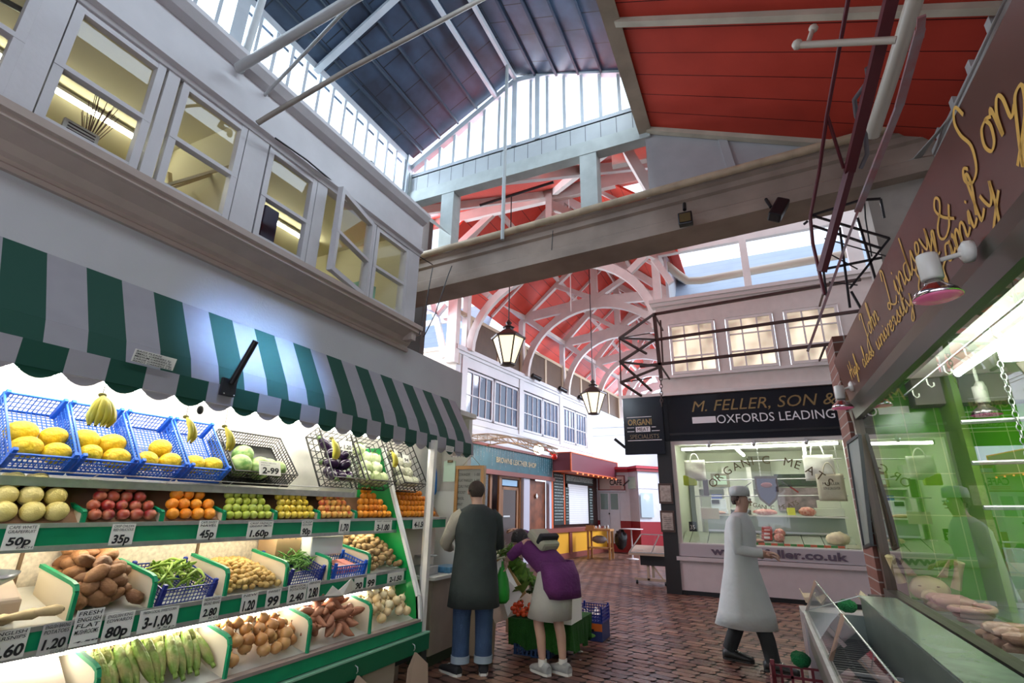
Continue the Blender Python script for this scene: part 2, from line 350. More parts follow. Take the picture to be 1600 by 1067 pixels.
# lantern roof: dark corrugated lining
BLUE = board_mat('dark_roof_lining', (.045, .075, .125), 0, .28, .035, .38, dark=(.006, .008, .012), rows=(1, .42, .03), color2=(.018, .024, .042), vscale=2.2)
RX, RZ = -2.33, 7.12; EX, EZ = XL - .1, 6.2; QX, QZ = -.55, 6.46
g = G(); g.extrude([(EX, -1.5, EZ), (RX, -1.5, RZ), (RX, -1.5, RZ + .05), (EX, -1.5, EZ + .05)], (0, YG + 1.5, 0)); struct(g.build('ceiling_lantern_west', BLUE))
g = G(); g.extrude([(RX, -1.5, RZ), (QX, -1.5, QZ), (QX, -1.5, QZ + .05), (RX, -1.5, RZ + .05)], (0, YG + 1.5, 0)); struct(g.build('ceiling_lantern_east', BLUE))
g = G()
for t in [k / 6 for k in range(1, 6)]:
    x = EX + (RX - EX) * t; z = EZ + (RZ - EZ) * t; g.box(x - .012, x + .012, -1.5, YG, z - .035, z)
for t in [k / 6 for k in range(1, 6)]:
    x = RX + (QX - RX) * t; z = RZ + (QZ - RZ) * t; g.box(x - .012, x + .012, -1.5, YG, z - .035, z)
struct(g.build('trim_7', mat('dark_ribs', (.02, .035, .06), .5)))
g = G(); g.box(RX - .02, RX + .02, -1.5, YG, RZ - .1, RZ - .02); g.bar((-2.62, -1.5, 6.86), (-2.62, YG, 6.86), .045, .05)
for yk in (3.05,):
    g.bar((EX + .1, yk, EZ - .02), (RX, yk, RZ - .06), .07, .04)
struct(g.build('trim_8', LANT))
# gable wall of the lantern
GP = [(XL, 6.1), (RX, 7.05), (RX + .5, 6.98), (QX, 6.47)]
def roofz(x):
    for (a, b), (c, d) in zip(GP, GP[1:]):
        if a <= x <= c: return b + (d - b) * (x - a) / (c - a)
    return GP[-1][1]
g = G(); y0, y1 = YG, YG + .06
sill = lambda x: 5.98 + (x - XL) * .012
g.box(XL, QX, y0, y1, 5.93, 6.0)
for k in range(16):
    x = XL + .04 + k * .232
    if x < QX: g.box(x - .018, x + .018, y0 + .006, y1 - .006, 5.99, roofz(x))
g.box(RX - .035, RX + .035, y0 - .02, y1, 5.95, roofz(RX)); g.box(-2.0 - .03, -2.0 + .03, y0 - .02, y1, 5.95, 6.98)
for (a, b), (c, d) in zip(GP, GP[1:]): g.bar((a, y0 + .02, b - .02), (c, y0 + .02, d - .02), .08, .08)
struct(g.build('window_9', LANT))
struct(G().add([(XL, y1 - .02, 6.0), (QX, y1 - .02, 6.0)] + [(x, y1 - .02, z) for x, z in GP[::-1]], [tuple(range(6))]).build('window_10_pane', glass_mat('skylight_glass')))
GB = board_mat('gable_boards', (.5, .53, .54), 0, .19, .04, .55, vary=.12, dark=(.1, .11, .12))
g = G(); g.box(XL, .1, y0, y1, 5.66, 5.95); struct(g.build('wall_gable', GB))
g = G(); g.box(XL, -.62, y0 - .03, y1 + .06, 5.5, 5.68); g.box(-3.39, -3.2, y0 - .02, y1 + .1, 4.6, 5.52); g.box(-1.45, -1.25, y0 - .02, y1 + .1, 4.6, 5.52); g.box(XL - .12, XL + .06, y0 - .05, y1 + .05, 4.4, 6.0)
struct(g.build('beam_gable', mat('gable_frame_paint', (.5, .54, .52), .6, vary=.15)))
# solid wall right of the opening, under the red ceiling
g = G(); g.add([(-.66, YG, 4.5), (2.4, YG, 4.3), (2.4, YG, 4.3), (-.66, YG, 5.6)], [(0, 1, 3)])
g = G(); g.extrude([(-.68, YG, 4.5), (2.4, YG, 4.25), (2.4, YG, 4.6), (-.68, YG, 5.62)], (0, .08, 0)); struct(g.build('wall_far_right', mat('grey_panel_paint', (.42, .4, .4), .7, vary=.08)))
g = G(); g.bar((.1, YG - .01, 5.25), (.2, YG - .01, 4.5), .08, .03); struct(g.build('trim_9', mat('grey_panel_paint')))
# red boarded ceiling sloping down to the right wall
RED = board_mat('red_ceiling_boards', (.47, .05, .03), 1, .27, .03, .6, vary=.12, dark=(.03, .005, .004))
RED.node_tree.nodes['Principled BSDF'].inputs['Specular IOR Level'].default_value = .15
g = G(); rx0, rz0, rx1, rz1 = -.64, 5.6, 1.75, 4.52
g.extrude([(rx0, -1.2, rz0), (rx1, -1.2, rz1), (rx1, -1.2, rz1 + .05), (rx0, -1.2, rz0 + .05)], (0, YG + 1.2, 0)); struct(g.build('ceiling_red_boards', RED))
g = G(); g.box(rx0 - .1, rx0 + .04, -1.2, YG, rz0 - .04, rz0 + .9); struct(g.build('trim_10', CREAM))
g = G(); g.bar((rx0, YG - .05, rz0 - .03), (rx1, YG - .05, rz1 - .03), .07, .05); g.bar((rx0, 3.35, rz0 - .03), (rx1, 3.35, rz1 - .03), .06, .05); struct(g.build('trim_11', CREAM))
# main moulded beam across the passage
bm = mat('beam_paint', (.38, .29, .23), .55, vary=.3, vscale=2.5)
yb = 4.72; z0 = 4.0; z1 = 4.46
pr = [(yb + .3, z0 - .02), (yb - .1, z0 - .02), (yb - .1, z0 + .06), (yb - .06, z0 + .08), (yb - .06, z0 + .13), (yb - .04, z0 + .15), (yb - .04, z0 + .3), (yb - .07, z0 + .32), (yb - .07, z0 + .38), (yb - .1, z0 + .4), (yb - .1, z0 + .43), (yb + .3, z0 + .43)]
sk = lambda x: (x + 3.9) * .045
g = G(); n = len(pr); a = [Vector((-4.3, y, z + sk(-4.3))) for y, z in pr]; b = [Vector((2.3, y, z + sk(2.3))) for y, z in pr]
g.add(a + b, [tuple(range(n)), tuple(range(2 * n - 1, n - 1, -1))] + [(i, (i + 1) % n, (i + 1) % n + n, i + n) for i in range(n)]); struct(g.build('beam_main', bm))
# right wall above the butcher's sign: boards with battens, and the corner column
XR = 1.75
g = G(); g.box(XR, XR + .06, -1.2, YG, 3.0, 4.75); struct(g.build('wall_right', mat('right_wall_paint', (.45, .42, .4), .7, vary=.15)))
g = G()
for k in range(14): y = 4.55 - k * .36; g.box(XR - .05, XR, y - .035, y + .035, 3.0, 4.6)
g.box(XR - .07, XR, -1.2, YG, 4.36, 4.44)
struct(g.build('trim_12', mat('right_wall_paint')))
g = G(); g.box(1.18, 1.9, YG - .12, YG + .3, 2.3, 4.32); struct(g.build('column_right', mat('column_paint', (.42, .37, .32), .7, vary=.15)))
# ================================================================ FAR HALL
RED2 = board_mat('hall_red_boards', (.82, .085, .05), 0, .3, .03, .55, vary=.08, dark=(.09, .012, .01))
RED2C = board_mat('hall_red_boards_cross', (.82, .085, .05), 1, .22, .03, .55, vary=.08, dark=(.12, .012, .01))
HX, HZ = -3.88, 9.65
g = G(); g.extrude([(-8.2, 9.0, 5.75), (HX, 9.0, HZ), (HX, 9.0, HZ + .06), (-8.2, 9.0, 5.81)], (0, .01, 0))
g = G(); g.extrude([(-6.75, 9.0, 7.0), (HX, 9.0, HZ), (HX, 9.0, HZ + .06), (-6.75, 9.0, 7.06)], (0, 20, 0)); struct(g.build('ceiling_hall_west', RED2))
g = G(); g.extrude([(HX, 9.0, HZ), (-1.0, 9.0, 7.15), (-1.0, 9.0, 7.21), (HX, 9.0, HZ + .06)], (0, 20, 0)); struct(g.build('ceiling_hall_east', RED2))
# roof over the cross passage, rising away from the gable wall to a ridge beam
g = G(); g.extrude([(-9, YG + .05, 5.72), (-9, 9.1, 8.35), (-9, 9.1, 8.41), (-9, YG + .05, 5.78)], (11.5, 0, 0)); struct(g.build('ceiling_cross_passage', RED2C))
g = G(); g.bar((-9, 9.05, 8.25), (2.4, 9.05, 8.05), .12, .3)
for (a, b) in (((-5.4, 5.2, 5.82), (-3.6, 9.0, 8.2)), ((-1.2, 5.2, 5.82), (-3.3, 9.0, 8.2)), ((-2.7, 5.2, 5.8), (-.6, 9.0, 8.15)), ((-7.5, 5.2, 5.85), (-7.2, 9.0, 8.3))): g.bar(a, b, .1, .16)
g.bar((-3.42, 9.0, 8.15), (-3.42, 9.0, 6.9), .14, .14); g.bar((-3.42, 9.0, 7.9), (-1.5, 10.8, 7.1), .1, .2); g.bar((-3.42, 9.0, 7.6), (-1.7, 9.0, 6.9), .1, .14); g.bar((-6.7, 9.0, 8.2), (-6.75, 9.0, 5.0), .25, .2); g.bar((-6.7, 9.1, 6.8), (-4.9, 9.1, 8.1), .1, .16); g.bar((-6.2, 9.0, 8.2), (-6.25, 9.0, 6.6), .05, .05)
struct(g.build('beam_cross_ridge', PALE))
# more roof timbers glimpsed at the right of the opening
g = G(); g.bar((-1.05, 5.7, 6.1), (-.6, 5.7, 4.9), .3, .12); g.bar((-1.3, 5.9, 6.15), (.4, 6.1, 6.15), .1, .2); g.bar((-.35, 5.9, 6.2), (-.35, 5.9, 4.9), .12, .12); g.bar((-.5, 6.3, 5.6), (.5, 6.3, 5.9), .05, .08); g.bar((-.3, 6.3, 6.0), (.6, 6.3, 5.0), .1, .1)
struct(g.build('beam_passage_corner', PALE))
def wallx(y): return -6.27 + (y - 14.11) * .1076      # face of the left hall building
def truss(y, first=False):
    """king-post truss with curved braces; built as one structural timber frame"""
    g = G(); xl = wallx(y) if y < 23 else -5.2; xr = -1.55; d = .12
    cnt = [0]
    def B(x0, z0, x1, z1, w_=.2): cnt[0] += 1; g.bar((x0, y, z0), (x1, y, z1), w_, d + .0037 * (cnt[0] % 11), up=(0, 1, 0))
    B(xl, 7.42, HX - .35, 7.62, .3); B(HX - .4, 7.62, HX + .4, 7.64, .34); B(HX + .35, 7.62, xr, 7.5, .3)
    B(HX, 7.5, HX, HZ, .2)
    B(xl + .02, 7.5, HX, HZ - .12, .2); B(xr, 7.45, HX, HZ - .12, .2)
    B(HX, 7.72, xl + 1.05, 8.42, .14); B(HX, 7.72, xr - 1.05, 8.42, .14)
    for (xa, sgn) in ((xl, 1), (xr, -1)):
        half = abs(HX - xa); pts = []
        for k in range(13):
            t = k / 12 * math.pi / 2; pts.append((xa + sgn * (.08 + (half - .08) * (1 - math.cos(t))), 5.45 + 2.05 * math.sin(t)))
        for (a, b), (c, e) in zip(pts, pts[1:]): B(a, b, c + (c - a) * .12, e + (e - b) * .12, .2)
        B(xa + sgn * .62, 6.95, xa + sgn * .1, 7.4, .16)
        if sgn > 0 or not first: g.box(min(xa, xa - sgn * .16), max(xa, xa - sgn * .16), y - .09, y + .09, 5.4, 7.5)
    return struct(g.build('beam_truss', PALE))
for k, y in enumerate((11.1, 14.1, 17.1, 20.1, 23.1, 26.1)): truss(y, k == 0)
g = G()
for y in [9.6 + 1.5 * k for k in range(12)]:
    if min(abs(y - t) for t in (11.1, 14.1, 17.1, 20.1, 23.1)) < .2: continue
    g.bar((-6.7, y, 7.02), (HX, y, HZ - .04), .07, .1); g.bar((-1.02, y, 7.12), (HX, y, HZ - .04), .07, .1)
struct(g.build('beam_rafters', PALE))
g = G(); g.bar((wallx(9), 9, 7.42), (wallx(23), 23, 7.42), .14, .14); g.bar((-1.5, 10.9, 7.42), (-1.5, 27, 7.42), .14, .14); g.bar((HX, 9.1, HZ - .1), (HX, 28, HZ - .1), .06, .2)
g.bar((-5.05, 9.1, 8.55), (-5.05, 27, 8.55), .1, .12); g.bar((-2.7, 9.1, 8.55), (-2.7, 27, 8.55), .1, .12)
struct(g.build('beam_plates', PALE))
# ================================================================ FRUIT STALL
SW = mat('stall_white_board', (.72, .7, .64), .5, vary=.12, vscale=9)
TUBE = mat('fluorescent_tube', (1, 1, 1), .5, emit=(1, .96, .84), estr=48)
TUBE2 = mat('cool_tube', (1, 1, 1), .5, emit=(.9, 1, .86), estr=26)
def tube_lamp(name, p, q_, label, m, r=.013, house=(0, 0, .03), grp=None):
    p = Vector(p); q_ = Vector(q_); t = thing(name, p, label, 'light', grp); d = (q_ - p).normalized()
    G().tube([p + d * .03, q_ - d * .03], r, 8).build('tube', m, t)
    h = Vector(house); G().bar(p + h, q_ + h, .05, .025).build('housing', mat('lamp_housing', (.8, .8, .76), .5), t)
    g = G(); g.tube([p, p + d * .03], r * 1.2, 8); g.build('end_cap', ALU, t); g = G(); g.tube([q_ - d * .03, q_], r * 1.2, 8); g.build('end_cap', ALU, t)
    return t
# recess behind the stall
g = G(); g.box(-3.86, -3.8, -.6, 5.95, 0, 2.85); struct(g.build('wall_stall_back', SW))
g = G(); g.box(-3.86, XW + .0, -.6, 5.9, 2.62, 2.68); struct(g.build('ceiling_stall', SW))
g = G(); g.box(-3.86, -3.4, 5.86, 5.95, 0, 2.7); struct(g.build('wall_stall_end', SW))
g = G(); g.box(-3.86, -3.3, -.66, -.6, 0, 2.7); struct(g.build('wall_stall_near', SW))
st = thing('produce_stand', (-3.3, 2.3, 0), 'long green and white tiered stand full of fruit and vegetables under the striped awning', 'display stand')
Y0, Y1 = .1, 4.28
def deck(name, xf, zf, xb, zb, ya=Y0, yb_=Y1, th=.02):
    g = G(); g.extrude([(xf, ya, zf), (xb, ya, zb), (xb, ya, zb - th), (xf, ya, zf - th)], (0, yb_ - ya, 0)); return g.build(name, SW, st)
deck('deck', -3.28, 1.37, -3.78, 1.50); deck('deck', -3.12, .92, -3.6, 1.05); deck('deck', -2.92, .5, -3.5, .72)
deck('deck', -3.42, 1.585, -3.79, 1.60, Y0, 3.76)
g = G(); g.box(-3.64, -3.6, Y0, Y1, .9, 1.34); g.build('back_panel', mat('speckled_back_panel', (.66, .58, .46), .6, vary=.3, vscale=40), st)
g = G()
for y in (1.52, 2.5, 3.3): g.box(-3.6, -3.59, y - .008, y + .008, .98, 1.34)
g.build('panel_joint', mat('panel_joint_brown', (.1, .06, .03), .8), st)
g = G(); g.box(-3.54, -3.5, Y0, Y1, .6, .95); g.build('back_panel', SW, st)
def rail(xf, z0_, z1_, ya, yb_, parent, steel=.022):
    r_ = G().box(xf - .02, xf, ya, yb_, z0_, z1_).build('rail', GREEN, parent)
    g = G(); g.box(xf - .03, xf + .006, ya, yb_, z1_, z1_ + steel); g.box(xf - .03, xf + .008, ya, yb_, z0_ - steel * 1.2, z0_); g.build('metal_edge', ALU, r_)
    return r_
rail(-3.26, 1.275, 1.36, Y0, Y1, st); rail(-3.1, .835, .915, Y0, Y1, st)
g = G(); g.box(-3.42, -3.36, Y0, 3.76, 1.56, 1.605); g.build('shelf_lip', ALU, st)
g = G(); g.tube([(-3.355, Y0, 1.635), (-3.355, 3.76, 1.635)], .004, 6)
for k in range(9): g.tube([(-3.357, .35 + k * .42, 1.6), (-3.355, .4 + k * .42, 1.635)], .003, 5)
g.build('wire_rail', STEEL, st)
b_ = G().box(-2.94, -2.9, Y0, Y1 + .03, .42, .505).build('front_board', GREEN, st)
g = G(); g.box(-2.96, -2.892, Y0, Y1, .505, .525); g.build('metal_edge', mat('dull_brown_edge', (.28, .22, .2), .5), b_)
b_ = G().box(-2.92, -2.87, Y0, Y1 + .12, .27, .4).build('front_board', DKGREEN, st)
G().box(-2.925, -2.865, Y0, Y1 + .12, .4, .412).build('edge_strip', mat('pale_green_edge', (.25, .5, .35), .5), b_)
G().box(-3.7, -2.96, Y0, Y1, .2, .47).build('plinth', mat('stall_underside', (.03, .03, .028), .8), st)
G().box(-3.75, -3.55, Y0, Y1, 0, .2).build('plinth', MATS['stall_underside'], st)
# green end panel with white sloping edge
pts = [(-3.8, .45), (-2.92, .5), (-2.95, .71), (-3.37, 1.68), (-3.52, 2.07), (-3.8, 2.07)]
g = G(); g.extrude([(x, Y1, z) for x, z in pts], (0, .03, 0)); e_ = g.build('end_panel', mat('bright_green_panel', (.005, .3, .06), .35), st)
g = G()
for (a, b), (c, d) in zip(pts[1:4], pts[2:5]): g.bar((a, Y1 + .015, b), (c, Y1 + .015, d), .045, .03)
g.build('end_edging', mat('white_edging', (.85, .85, .82), .4), e_)
def divider(xf, xb, z0_, h, y, dz=.1):
    """board divider with a rounded green front edge"""
    f = [(xf, z0_), (xf, z0_ + h * .78), (xf - .015, z0_ + h * .93), (xf - .05, z0_ + h), (xb, z0_ + h + dz), (xb, z0_ + dz)]
    g = G(); g.extrude([(x, y - .006, z) for x, z in f], (0, .012, 0)); d = g.build('divider', mat('cream_divider', (.72, .62, .45), .5), st)
    g = G()
    for (a, b), (c, e) in zip(f[:4], f[1:5]): g.bar((a, y, b), (c + (c - a) * .02, y, e), .02, .018)
    g.build('green_edge', GREEN, d)
for y in (1.6, 2.01, 2.42, 2.84, 3.27, 3.71): divider(-3.275, -3.5, 1.375, .07, y, .05)
for y in (1.58, 1.96, 2.41, 2.88, 3.3, 3.77): divider(-3.12, -3.5, .93, .17, y, .06)
for y in (1.67, 2.36, 2.98, 3.62): divider(-2.93, -3.4, .525, .22, y, .1)
# hooks for carrier bags
for y in (1.9, 2.7, 3.42, 4.14):
    g = G(); g.tube([(-2.87, y, .36), (-2.845, y, .35), (-2.84, y, .325), (-2.85, y, .31)], .004, 6); g.build('hook', STEEL, st)
# second short section beyond the end panel
s2 = thing('fruit_counter', (-3.35, 4.75, 0), 'short white-fronted fruit counter with oranges, seen between the green end panel and the white post', 'display stand')
g = G(); g.extrude([(-3.3, 4.33, 1.37), (-3.78, 4.33, 1.5), (-3.78, 4.33, 1.48), (-3.3, 4.33, 1.35)], (0, .87, 0)); g.build('deck', SW, s2)
r_ = G().box(-3.3, -3.27, 4.33, 5.2, 1.275, 1.36).build('rail', GREEN, s2); G().box(-3.305, -3.262, 4.33, 5.2, 1.36, 1.382).build('metal_edge', ALU, r_)
G().box(-3.45, -3.4, 4.33, 5.2, .1, 1.27).build('front_panel', mat('warm_white_panel', (.75, .66, .55), .5), s2)
# lamps under the shelves and under the awning
tube_lamp('strip_light', (-3.5, .25, 2.17), (-3.5, 4.2, 2.17), 'long fluorescent strip light along the back of the stall behind the awning edge', TUBE, r=.016, house=(-.02, 0, .035))
tube_lamp('strip_light', (-3.37, .25, 1.275), (-3.37, 4.15, 1.275), 'fluorescent strip light tucked under the upper green rail above the potatoes', mat('warm_tube', (1, 1, 1), .5, emit=(1, .9, .7), estr=30), house=(0, 0, .028))
tube_lamp('strip_light', (-3.16, .25, .79), (-3.16, 4.2, .79), 'bright strip light tucked under the lower green rail above the onions', mat('bright_tube', (1, 1, 1), .5, emit=(1, .93, .8), estr=30), house=(0, 0, .028))
tube_lamp('strip_light', (-3.14, .3, 2.27), (-3.14, 4.6, 2.27), 'fluorescent strip light hidden behind the awning front above the bananas', TUBE, house=(0, 0, .03))
tube_lamp('strip_light', (-3.45, 4.4, 2.57), (-3.45, 5.2, 2.57), 'short strip light over the fruit counter past the green end panel', TUBE, house=(0, 0, .03))
# ---- awning
GRN = mat('awning_green', (.0, .055, .033), .75); WHT = mat('awning_white', (.33, .31, .335), .75, vary=.06, vscale=8)
aw = thing('striped_awning', (XW, 3, 2.6), 'green and white striped fabric awning with a scalloped edge over the fruit stall', 'awning')
AW = [(-3.6, 2.86), (-3.35, 2.41), (-3.29, 2.25), ]
AW = [(x * S, zz(z)) for x, z in AW]
def stripes(prof, y0, y1, per, off, parent, name, thick=.004):
    g = G(); k = math.floor((y0 - off) / per)
    while off + k * per < y1:
        a = max(y0, off + k * per); b = min(y1, off + (k + 1) * per); g.cur = k % 2
        if b - a > .005:
            for (x0_, z0_), (x1_, z1_) in zip(prof, prof[1:]): g.quad((x0_, a, z0_), (x0_, b, z0_), (x1_, b, z1_), (x1_, a, z1_))
        k += 1
    return g.build(name, [GRN, WHT], parent)
stripes(AW, .0, 5.8 * S, .2 * S, 1.01 * S, aw, 'canopy').modifiers.new('s', 'SOLIDIFY').thickness = .004
vx = AW[-1][0] + .012; vz = AW[-1][1] + .02
zb_ = vz - .125
stripes([(vx, vz), (vx + .005, zb_)], .0, 5.78 * S, .2 * S, .92 * S + .2 * S, aw, 'valance').modifiers.new('s', 'SOLIDIFY').thickness = .003
g = G(); k = 0; y = .0 + .02
y = .92 * S - .2 * S * 4 + .2 * S
while y < 5.7 * S:
    g.cur = k % 2; n = 8; pts = [(vx - .004, y, zb_ + .005)] + [(vx - .004, y + .2 * S * (i / n), zb_ - .045 * math.sin(math.pi * i / n)) for i in range(n + 1)] + [(vx - .004, y + .2 * S, zb_ + .005)]
    g.add(pts, [tuple(range(len(pts)))]); y += .2 * S; k += 1
g.build('scalloped_edge', [GRN, WHT], aw)
G().tube([(vx - .012, 0, zb_ + .01), (vx - .012, 5.78 * S, zb_ + .01)], .006, 6).build('edge_cord', mat('yellow_green_cord', (.35, .36, .05), .6), aw)
G().tube([(vx - .035, 0, vz - .03), (vx - .035, 5.78 * S, vz - .03)], .014, 8).build('front_bar', ALU, aw)
ye = 5.8 * S
G().add([(XW, ye, AW[0][1]), (AW[1][0], ye, AW[1][1]), (vx, ye, zb_), (XW, ye, zb_)], [(0, 1, 2, 3)]).build('side_flap', mat('brown_flap', (.16, .13, .12), .8), aw)
g = G()
for k in range(8):
    xa = vx - k * .04; pts = [(xa, ye, zb_)] + [(xa - .04 * i / 6, ye, zb_ - .02 * math.sin(math.pi * i / 6)) for i in range(7)]; g.add(pts, [tuple(range(8))])
g.build('side_trim', WHT, aw)
# arm bracket on the awning
a0 = P(362, 598, X=-2.98); a1 = P(400, 532, X=-2.82)
ab = thing('tube_bracket', a0, 'thick black tube arm bolted to the striped awning on a square plate', 'bracket')
G().tube([a0, a0 + (a1 - a0) * .5, a1], .019, 12).build('tube', BLACKM, ab)
g = G(); g.obox(a0 + Vector((-.01, -.01, -.03)), .02, .1, .11); g.build('plate', BLACKM, ab)
g = G()
for dy in (-.04, .03):
    g.ball(a0 + Vector((.003, dy, -.075)), .005, nu=6, nv=4)
g.build('bolt', STEEL, ab)
HAND = dict(shear=.15)
def note(name, c0, right, up, w_, h_, lines, label, cat='sign', paper=None, big=None, grp=None):
    """hand-written card: c0 = lower left corner"""
    c0 = Vector(c0); right = Vector(right).normalized(); up = Vector(up).normalized(); n = right.cross(up)
    g = G(); g.extrude([c0, c0 + right * w_, c0 + right * w_ + up * h_, c0 + up * h_], n * .003); o = g.build(name, paper or PAPER); tag(o, label, cat, grp)
    for (s, x, y, ww, hh, off) in lines:
        text(s, c0 + right * w_ * x + up * h_ * y + n * .004, right, up, INK, 'lettering', o, width=w_ * ww, height=h_ * hh, offset=off, shear=.12)
    return o
YR, ZU = (0, 1, 0), (0, 0, 1)
p = P(204, 563, X=-2.99)
note('carrier_notice', p, YR, (.25, 0, 1), .225, .07, [('BAGS PLEASE', .03, .8, .6, .13, .01), ('SMALL CARRIERS 5p', .03, .6, .85, .13, .01), ('MEDIUM CARRIERS 5p', .03, .4, .88, .13, .01), ('LARGE CARRIERS 10p', .03, .2, .9, .13, .01), ('READY CARRIERS 2.50', .03, .03, .92, .11, .01)], 'hand-written carrier bag price notice pinned to the striped awning')
p = P(696, 704, X=-2.99)
note('small_notice', p, YR, (.1, 0, 1), .16, .06, [('EST THE MARKET', .1, .75, .7, .13, 0), ('PLEASE ASK', .1, .5, .8, .13, 0), ('FOR PRICES', .1, .2, .6, .13, 0)], 'small white notice pinned near the end of the awning edge')
# white post holding the awning
ps = thing('awning_post', (-2.93, 4.36, 0), 'white metal post standing at the end of the fruit stand', 'post')
G().box(-2.955, -2.905, 4.335, 4.385, .38, 2.14).build('shaft', mat('post_white', (.8, .76, .7), .4, vary=.15, vscale=6), ps)
G().box(-2.985, -2.96, 4.345, 4.375, .38, 2.12).build('side_channel', STEEL, ps)
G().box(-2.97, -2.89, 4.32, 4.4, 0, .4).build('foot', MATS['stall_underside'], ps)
# ---- price cards
def price(y0, y1, x, z0_, h_, top, num, label, sub='', tilt=0, grey=False, numw=.75):
    ls = []
    for i, s in enumerate(top): ls.append((s, .06, .84 - i * .17, .86, .12, .006))
    nz = .84 - len(top) * .17
    ls.append((num, .1, .2 if sub else .1, numw, min(.5, nz - .12 if not sub else nz - .2) , .035))
    if sub: ls.append((sub, .45, .05, .5, .09, 0))
    return note('price_card', (x, y0, z0_), YR, (tilt, 0, 1), y1 - y0, h_, ls, label, 'price card', mat('grey_card', (.5, .48, .46), .7) if grey else None)
ux = -3.254; lx = -3.094
price(1.285, 1.41, ux, 1.262, .115, ['CAPE WHITE', 'GRAPEFRUIT'], '50p', 'hand-written price card reading 50p, Cape white grapefruit, on the upper green rail', 'EACH')
price(1.74, 1.86, ux, 1.262, .11, ['CRISP CHILEAN', 'RED DELICIOUS'], '35p', 'hand-written price card reading 35p under the red apples')
price(2.24, 2.37, ux, 1.27, .115, ['CAPE SWEET', 'NAVEL'], '45p', 'hand-written price card reading 45 under the first large oranges')
price(2.6, 2.81, ux, 1.262, .11, ['CRISP FRENCH', 'GRANNY SMITH'], '1.60p', 'wide hand-written price card reading 1.60 under the green apples')
price(3.08, 3.19, ux, 1.262, .11, ['CRISP', 'GOLDEN'], '90p', 'hand-written price card reading 90 under the yellow apples')
price(3.49, 3.62, ux, 1.262, .11, [], '1.70', 'hand-written price card reading 1.70 under the red and yellow apples', 'KILO')
price(3.95, 4.2, ux, 1.265, .1, ['SWEET ORANGES'], '3-1.00', 'hand-written price card reading 3 for 1.00 under the orange pyramid')
note('price_card', (-3.26, 4.55, 1.27), YR, ZU, .24, .1, [('4-1.50', .1, .2, .8, .5, .03)], 'price card on the short counter past the end panel', 'price card')
price(1.28, 1.42, lx, .82, .12, ['ENGLISH', 'PARSNIPS'], '2.60', 'hand-written price card reading 2.60, English parsnips', numw=.85)
price(1.47, 1.585, lx, .805, .135, ['ENGLISH BAKING', 'POTATOES'], '1.20', 'grey hand-written price card reading 1.20, English baking potatoes', 'KG CLASS II', grey=True, numw=.8)
price(1.59, 1.71, lx + .01, .82, .16, ['FRESH', 'ENGLISH', 'FLAT', 'MUSHROOMS'], '4.50', 'tall hand-written price card reading 4.50, fresh English flat mushrooms', numw=.9)
price(1.73, 1.87, lx, .82, .12, ['ENGLISH KING', 'EDWARDS'], '80p', 'hand-written price card reading 80p, English King Edwards')
price(1.9, 2.11, lx, .82, .11, ['FRESH LOCAL SWEETCORN'], '3-1.00', 'wide hand-written price card reading 3 for 1.00, fresh local sweetcorn', '35p')
price(2.25, 2.37, lx, .82, .13, ['FRESH ENGLISH', 'BROAD BEANS'], '2.80', 'hand-written price card reading 2.80 under the crate of broad beans', 'KG')
price(2.52, 2.64, lx, .825, .11, ['NEW'], '1.20', 'hand-written price card reading 1.20 under the new potatoes')
price(2.71, 2.83, lx, .825, .11, ['SWEET'], '99', 'hand-written price card reading 99 beside the new potatoes')
price(2.89, 3.06, lx, .825, .12, ['NEW LOCAL', 'POTATOES'], '2.40', 'hand-written price card reading 2.40 below the crate of green beans')
price(3.07, 3.19, lx, .83, .12, ['GREEN BEANS'], '2.80', 'second hand-written price card reading 2.80, below the green beans crate')
price(3.57, 3.68, lx, .83, .09, [], '90', 'small price card reading 90 below the blue crate of pink packets')
price(3.72, 3.84, lx, .83, .1, [], '99', 'small price card reading 99 beside the brown potatoes')
price(4.0, 4.24, lx, .835, .08, [], '2-1.50', 'price card reading 2 for 1.50 below the kiwi fruit')
# crumpled white paper tucked on the lower rail
g = G(); g.add([(-3.09, 3.25, .83), (-3.07, 3.3, .9), (-3.06, 3.36, .86), (-3.07, 3.5, .93), (-3.07, 3.58, .86), (-3.09, 3.55, .83), (-3.05, 3.4, .82)], [(0, 1, 2, 6), (2, 3, 6), (3, 4, 5, 6)]); o = g.build('crumpled_paper', PAPER); o.modifiers.new('s', 'SOLIDIFY').thickness = .003; tag(o, 'crumpled white paper stuck on the lower green rail', 'paper')
# ================================================================ PRODUCE
def stamp(g, name, m, extra=None):
    """prototype built about the origin; parked copies are placed later"""
    o = g.build(name, m, origin=Vector((0, 0, 0))); return o
def place(proto, used, loc, rot, label, cat, group, scale=1):
    o = proto if not used[0] else copy_tree(proto); used[0] = True
    o.location = loc; o.rotation_euler = rot; o.scale = (scale,) * 3 if not hasattr(scale, '__len__') else scale
    for k in ('label', 'category', 'group'):
        if k in o: del o[k]
    return tag(o, label, cat, group)
def lumpy(rx, ry, rz, amp, seed, fr=3, nu=16, nv=10, fn=None):
    def f(v):
        u = Vector((v.x / rx, v.y / ry, v.z / rz)); k = 1 + amp * noise.noise(u * fr + Vector((seed * 7.3, seed, 0))); v = Vector(v) * k
        return fn(v) if fn else v
    return G().ball((0, 0, 0), rx, ry, rz, nu, nv, f)
ORG = rnd_mat('orange_peel', [(.85, .25, .01), (.9, .33, .015), (.75, .2, .01)], .4, bump=.3, bscale=180)
LEM = rnd_mat('yellow_apple_skin', [(.66, .45, .03), (.68, .5, .05), (.55, .4, .04)], .3)
GRA = rnd_mat('green_apple_skin', [(.42, .48, .05), (.5, .54, .09), (.34, .42, .04)], .3)
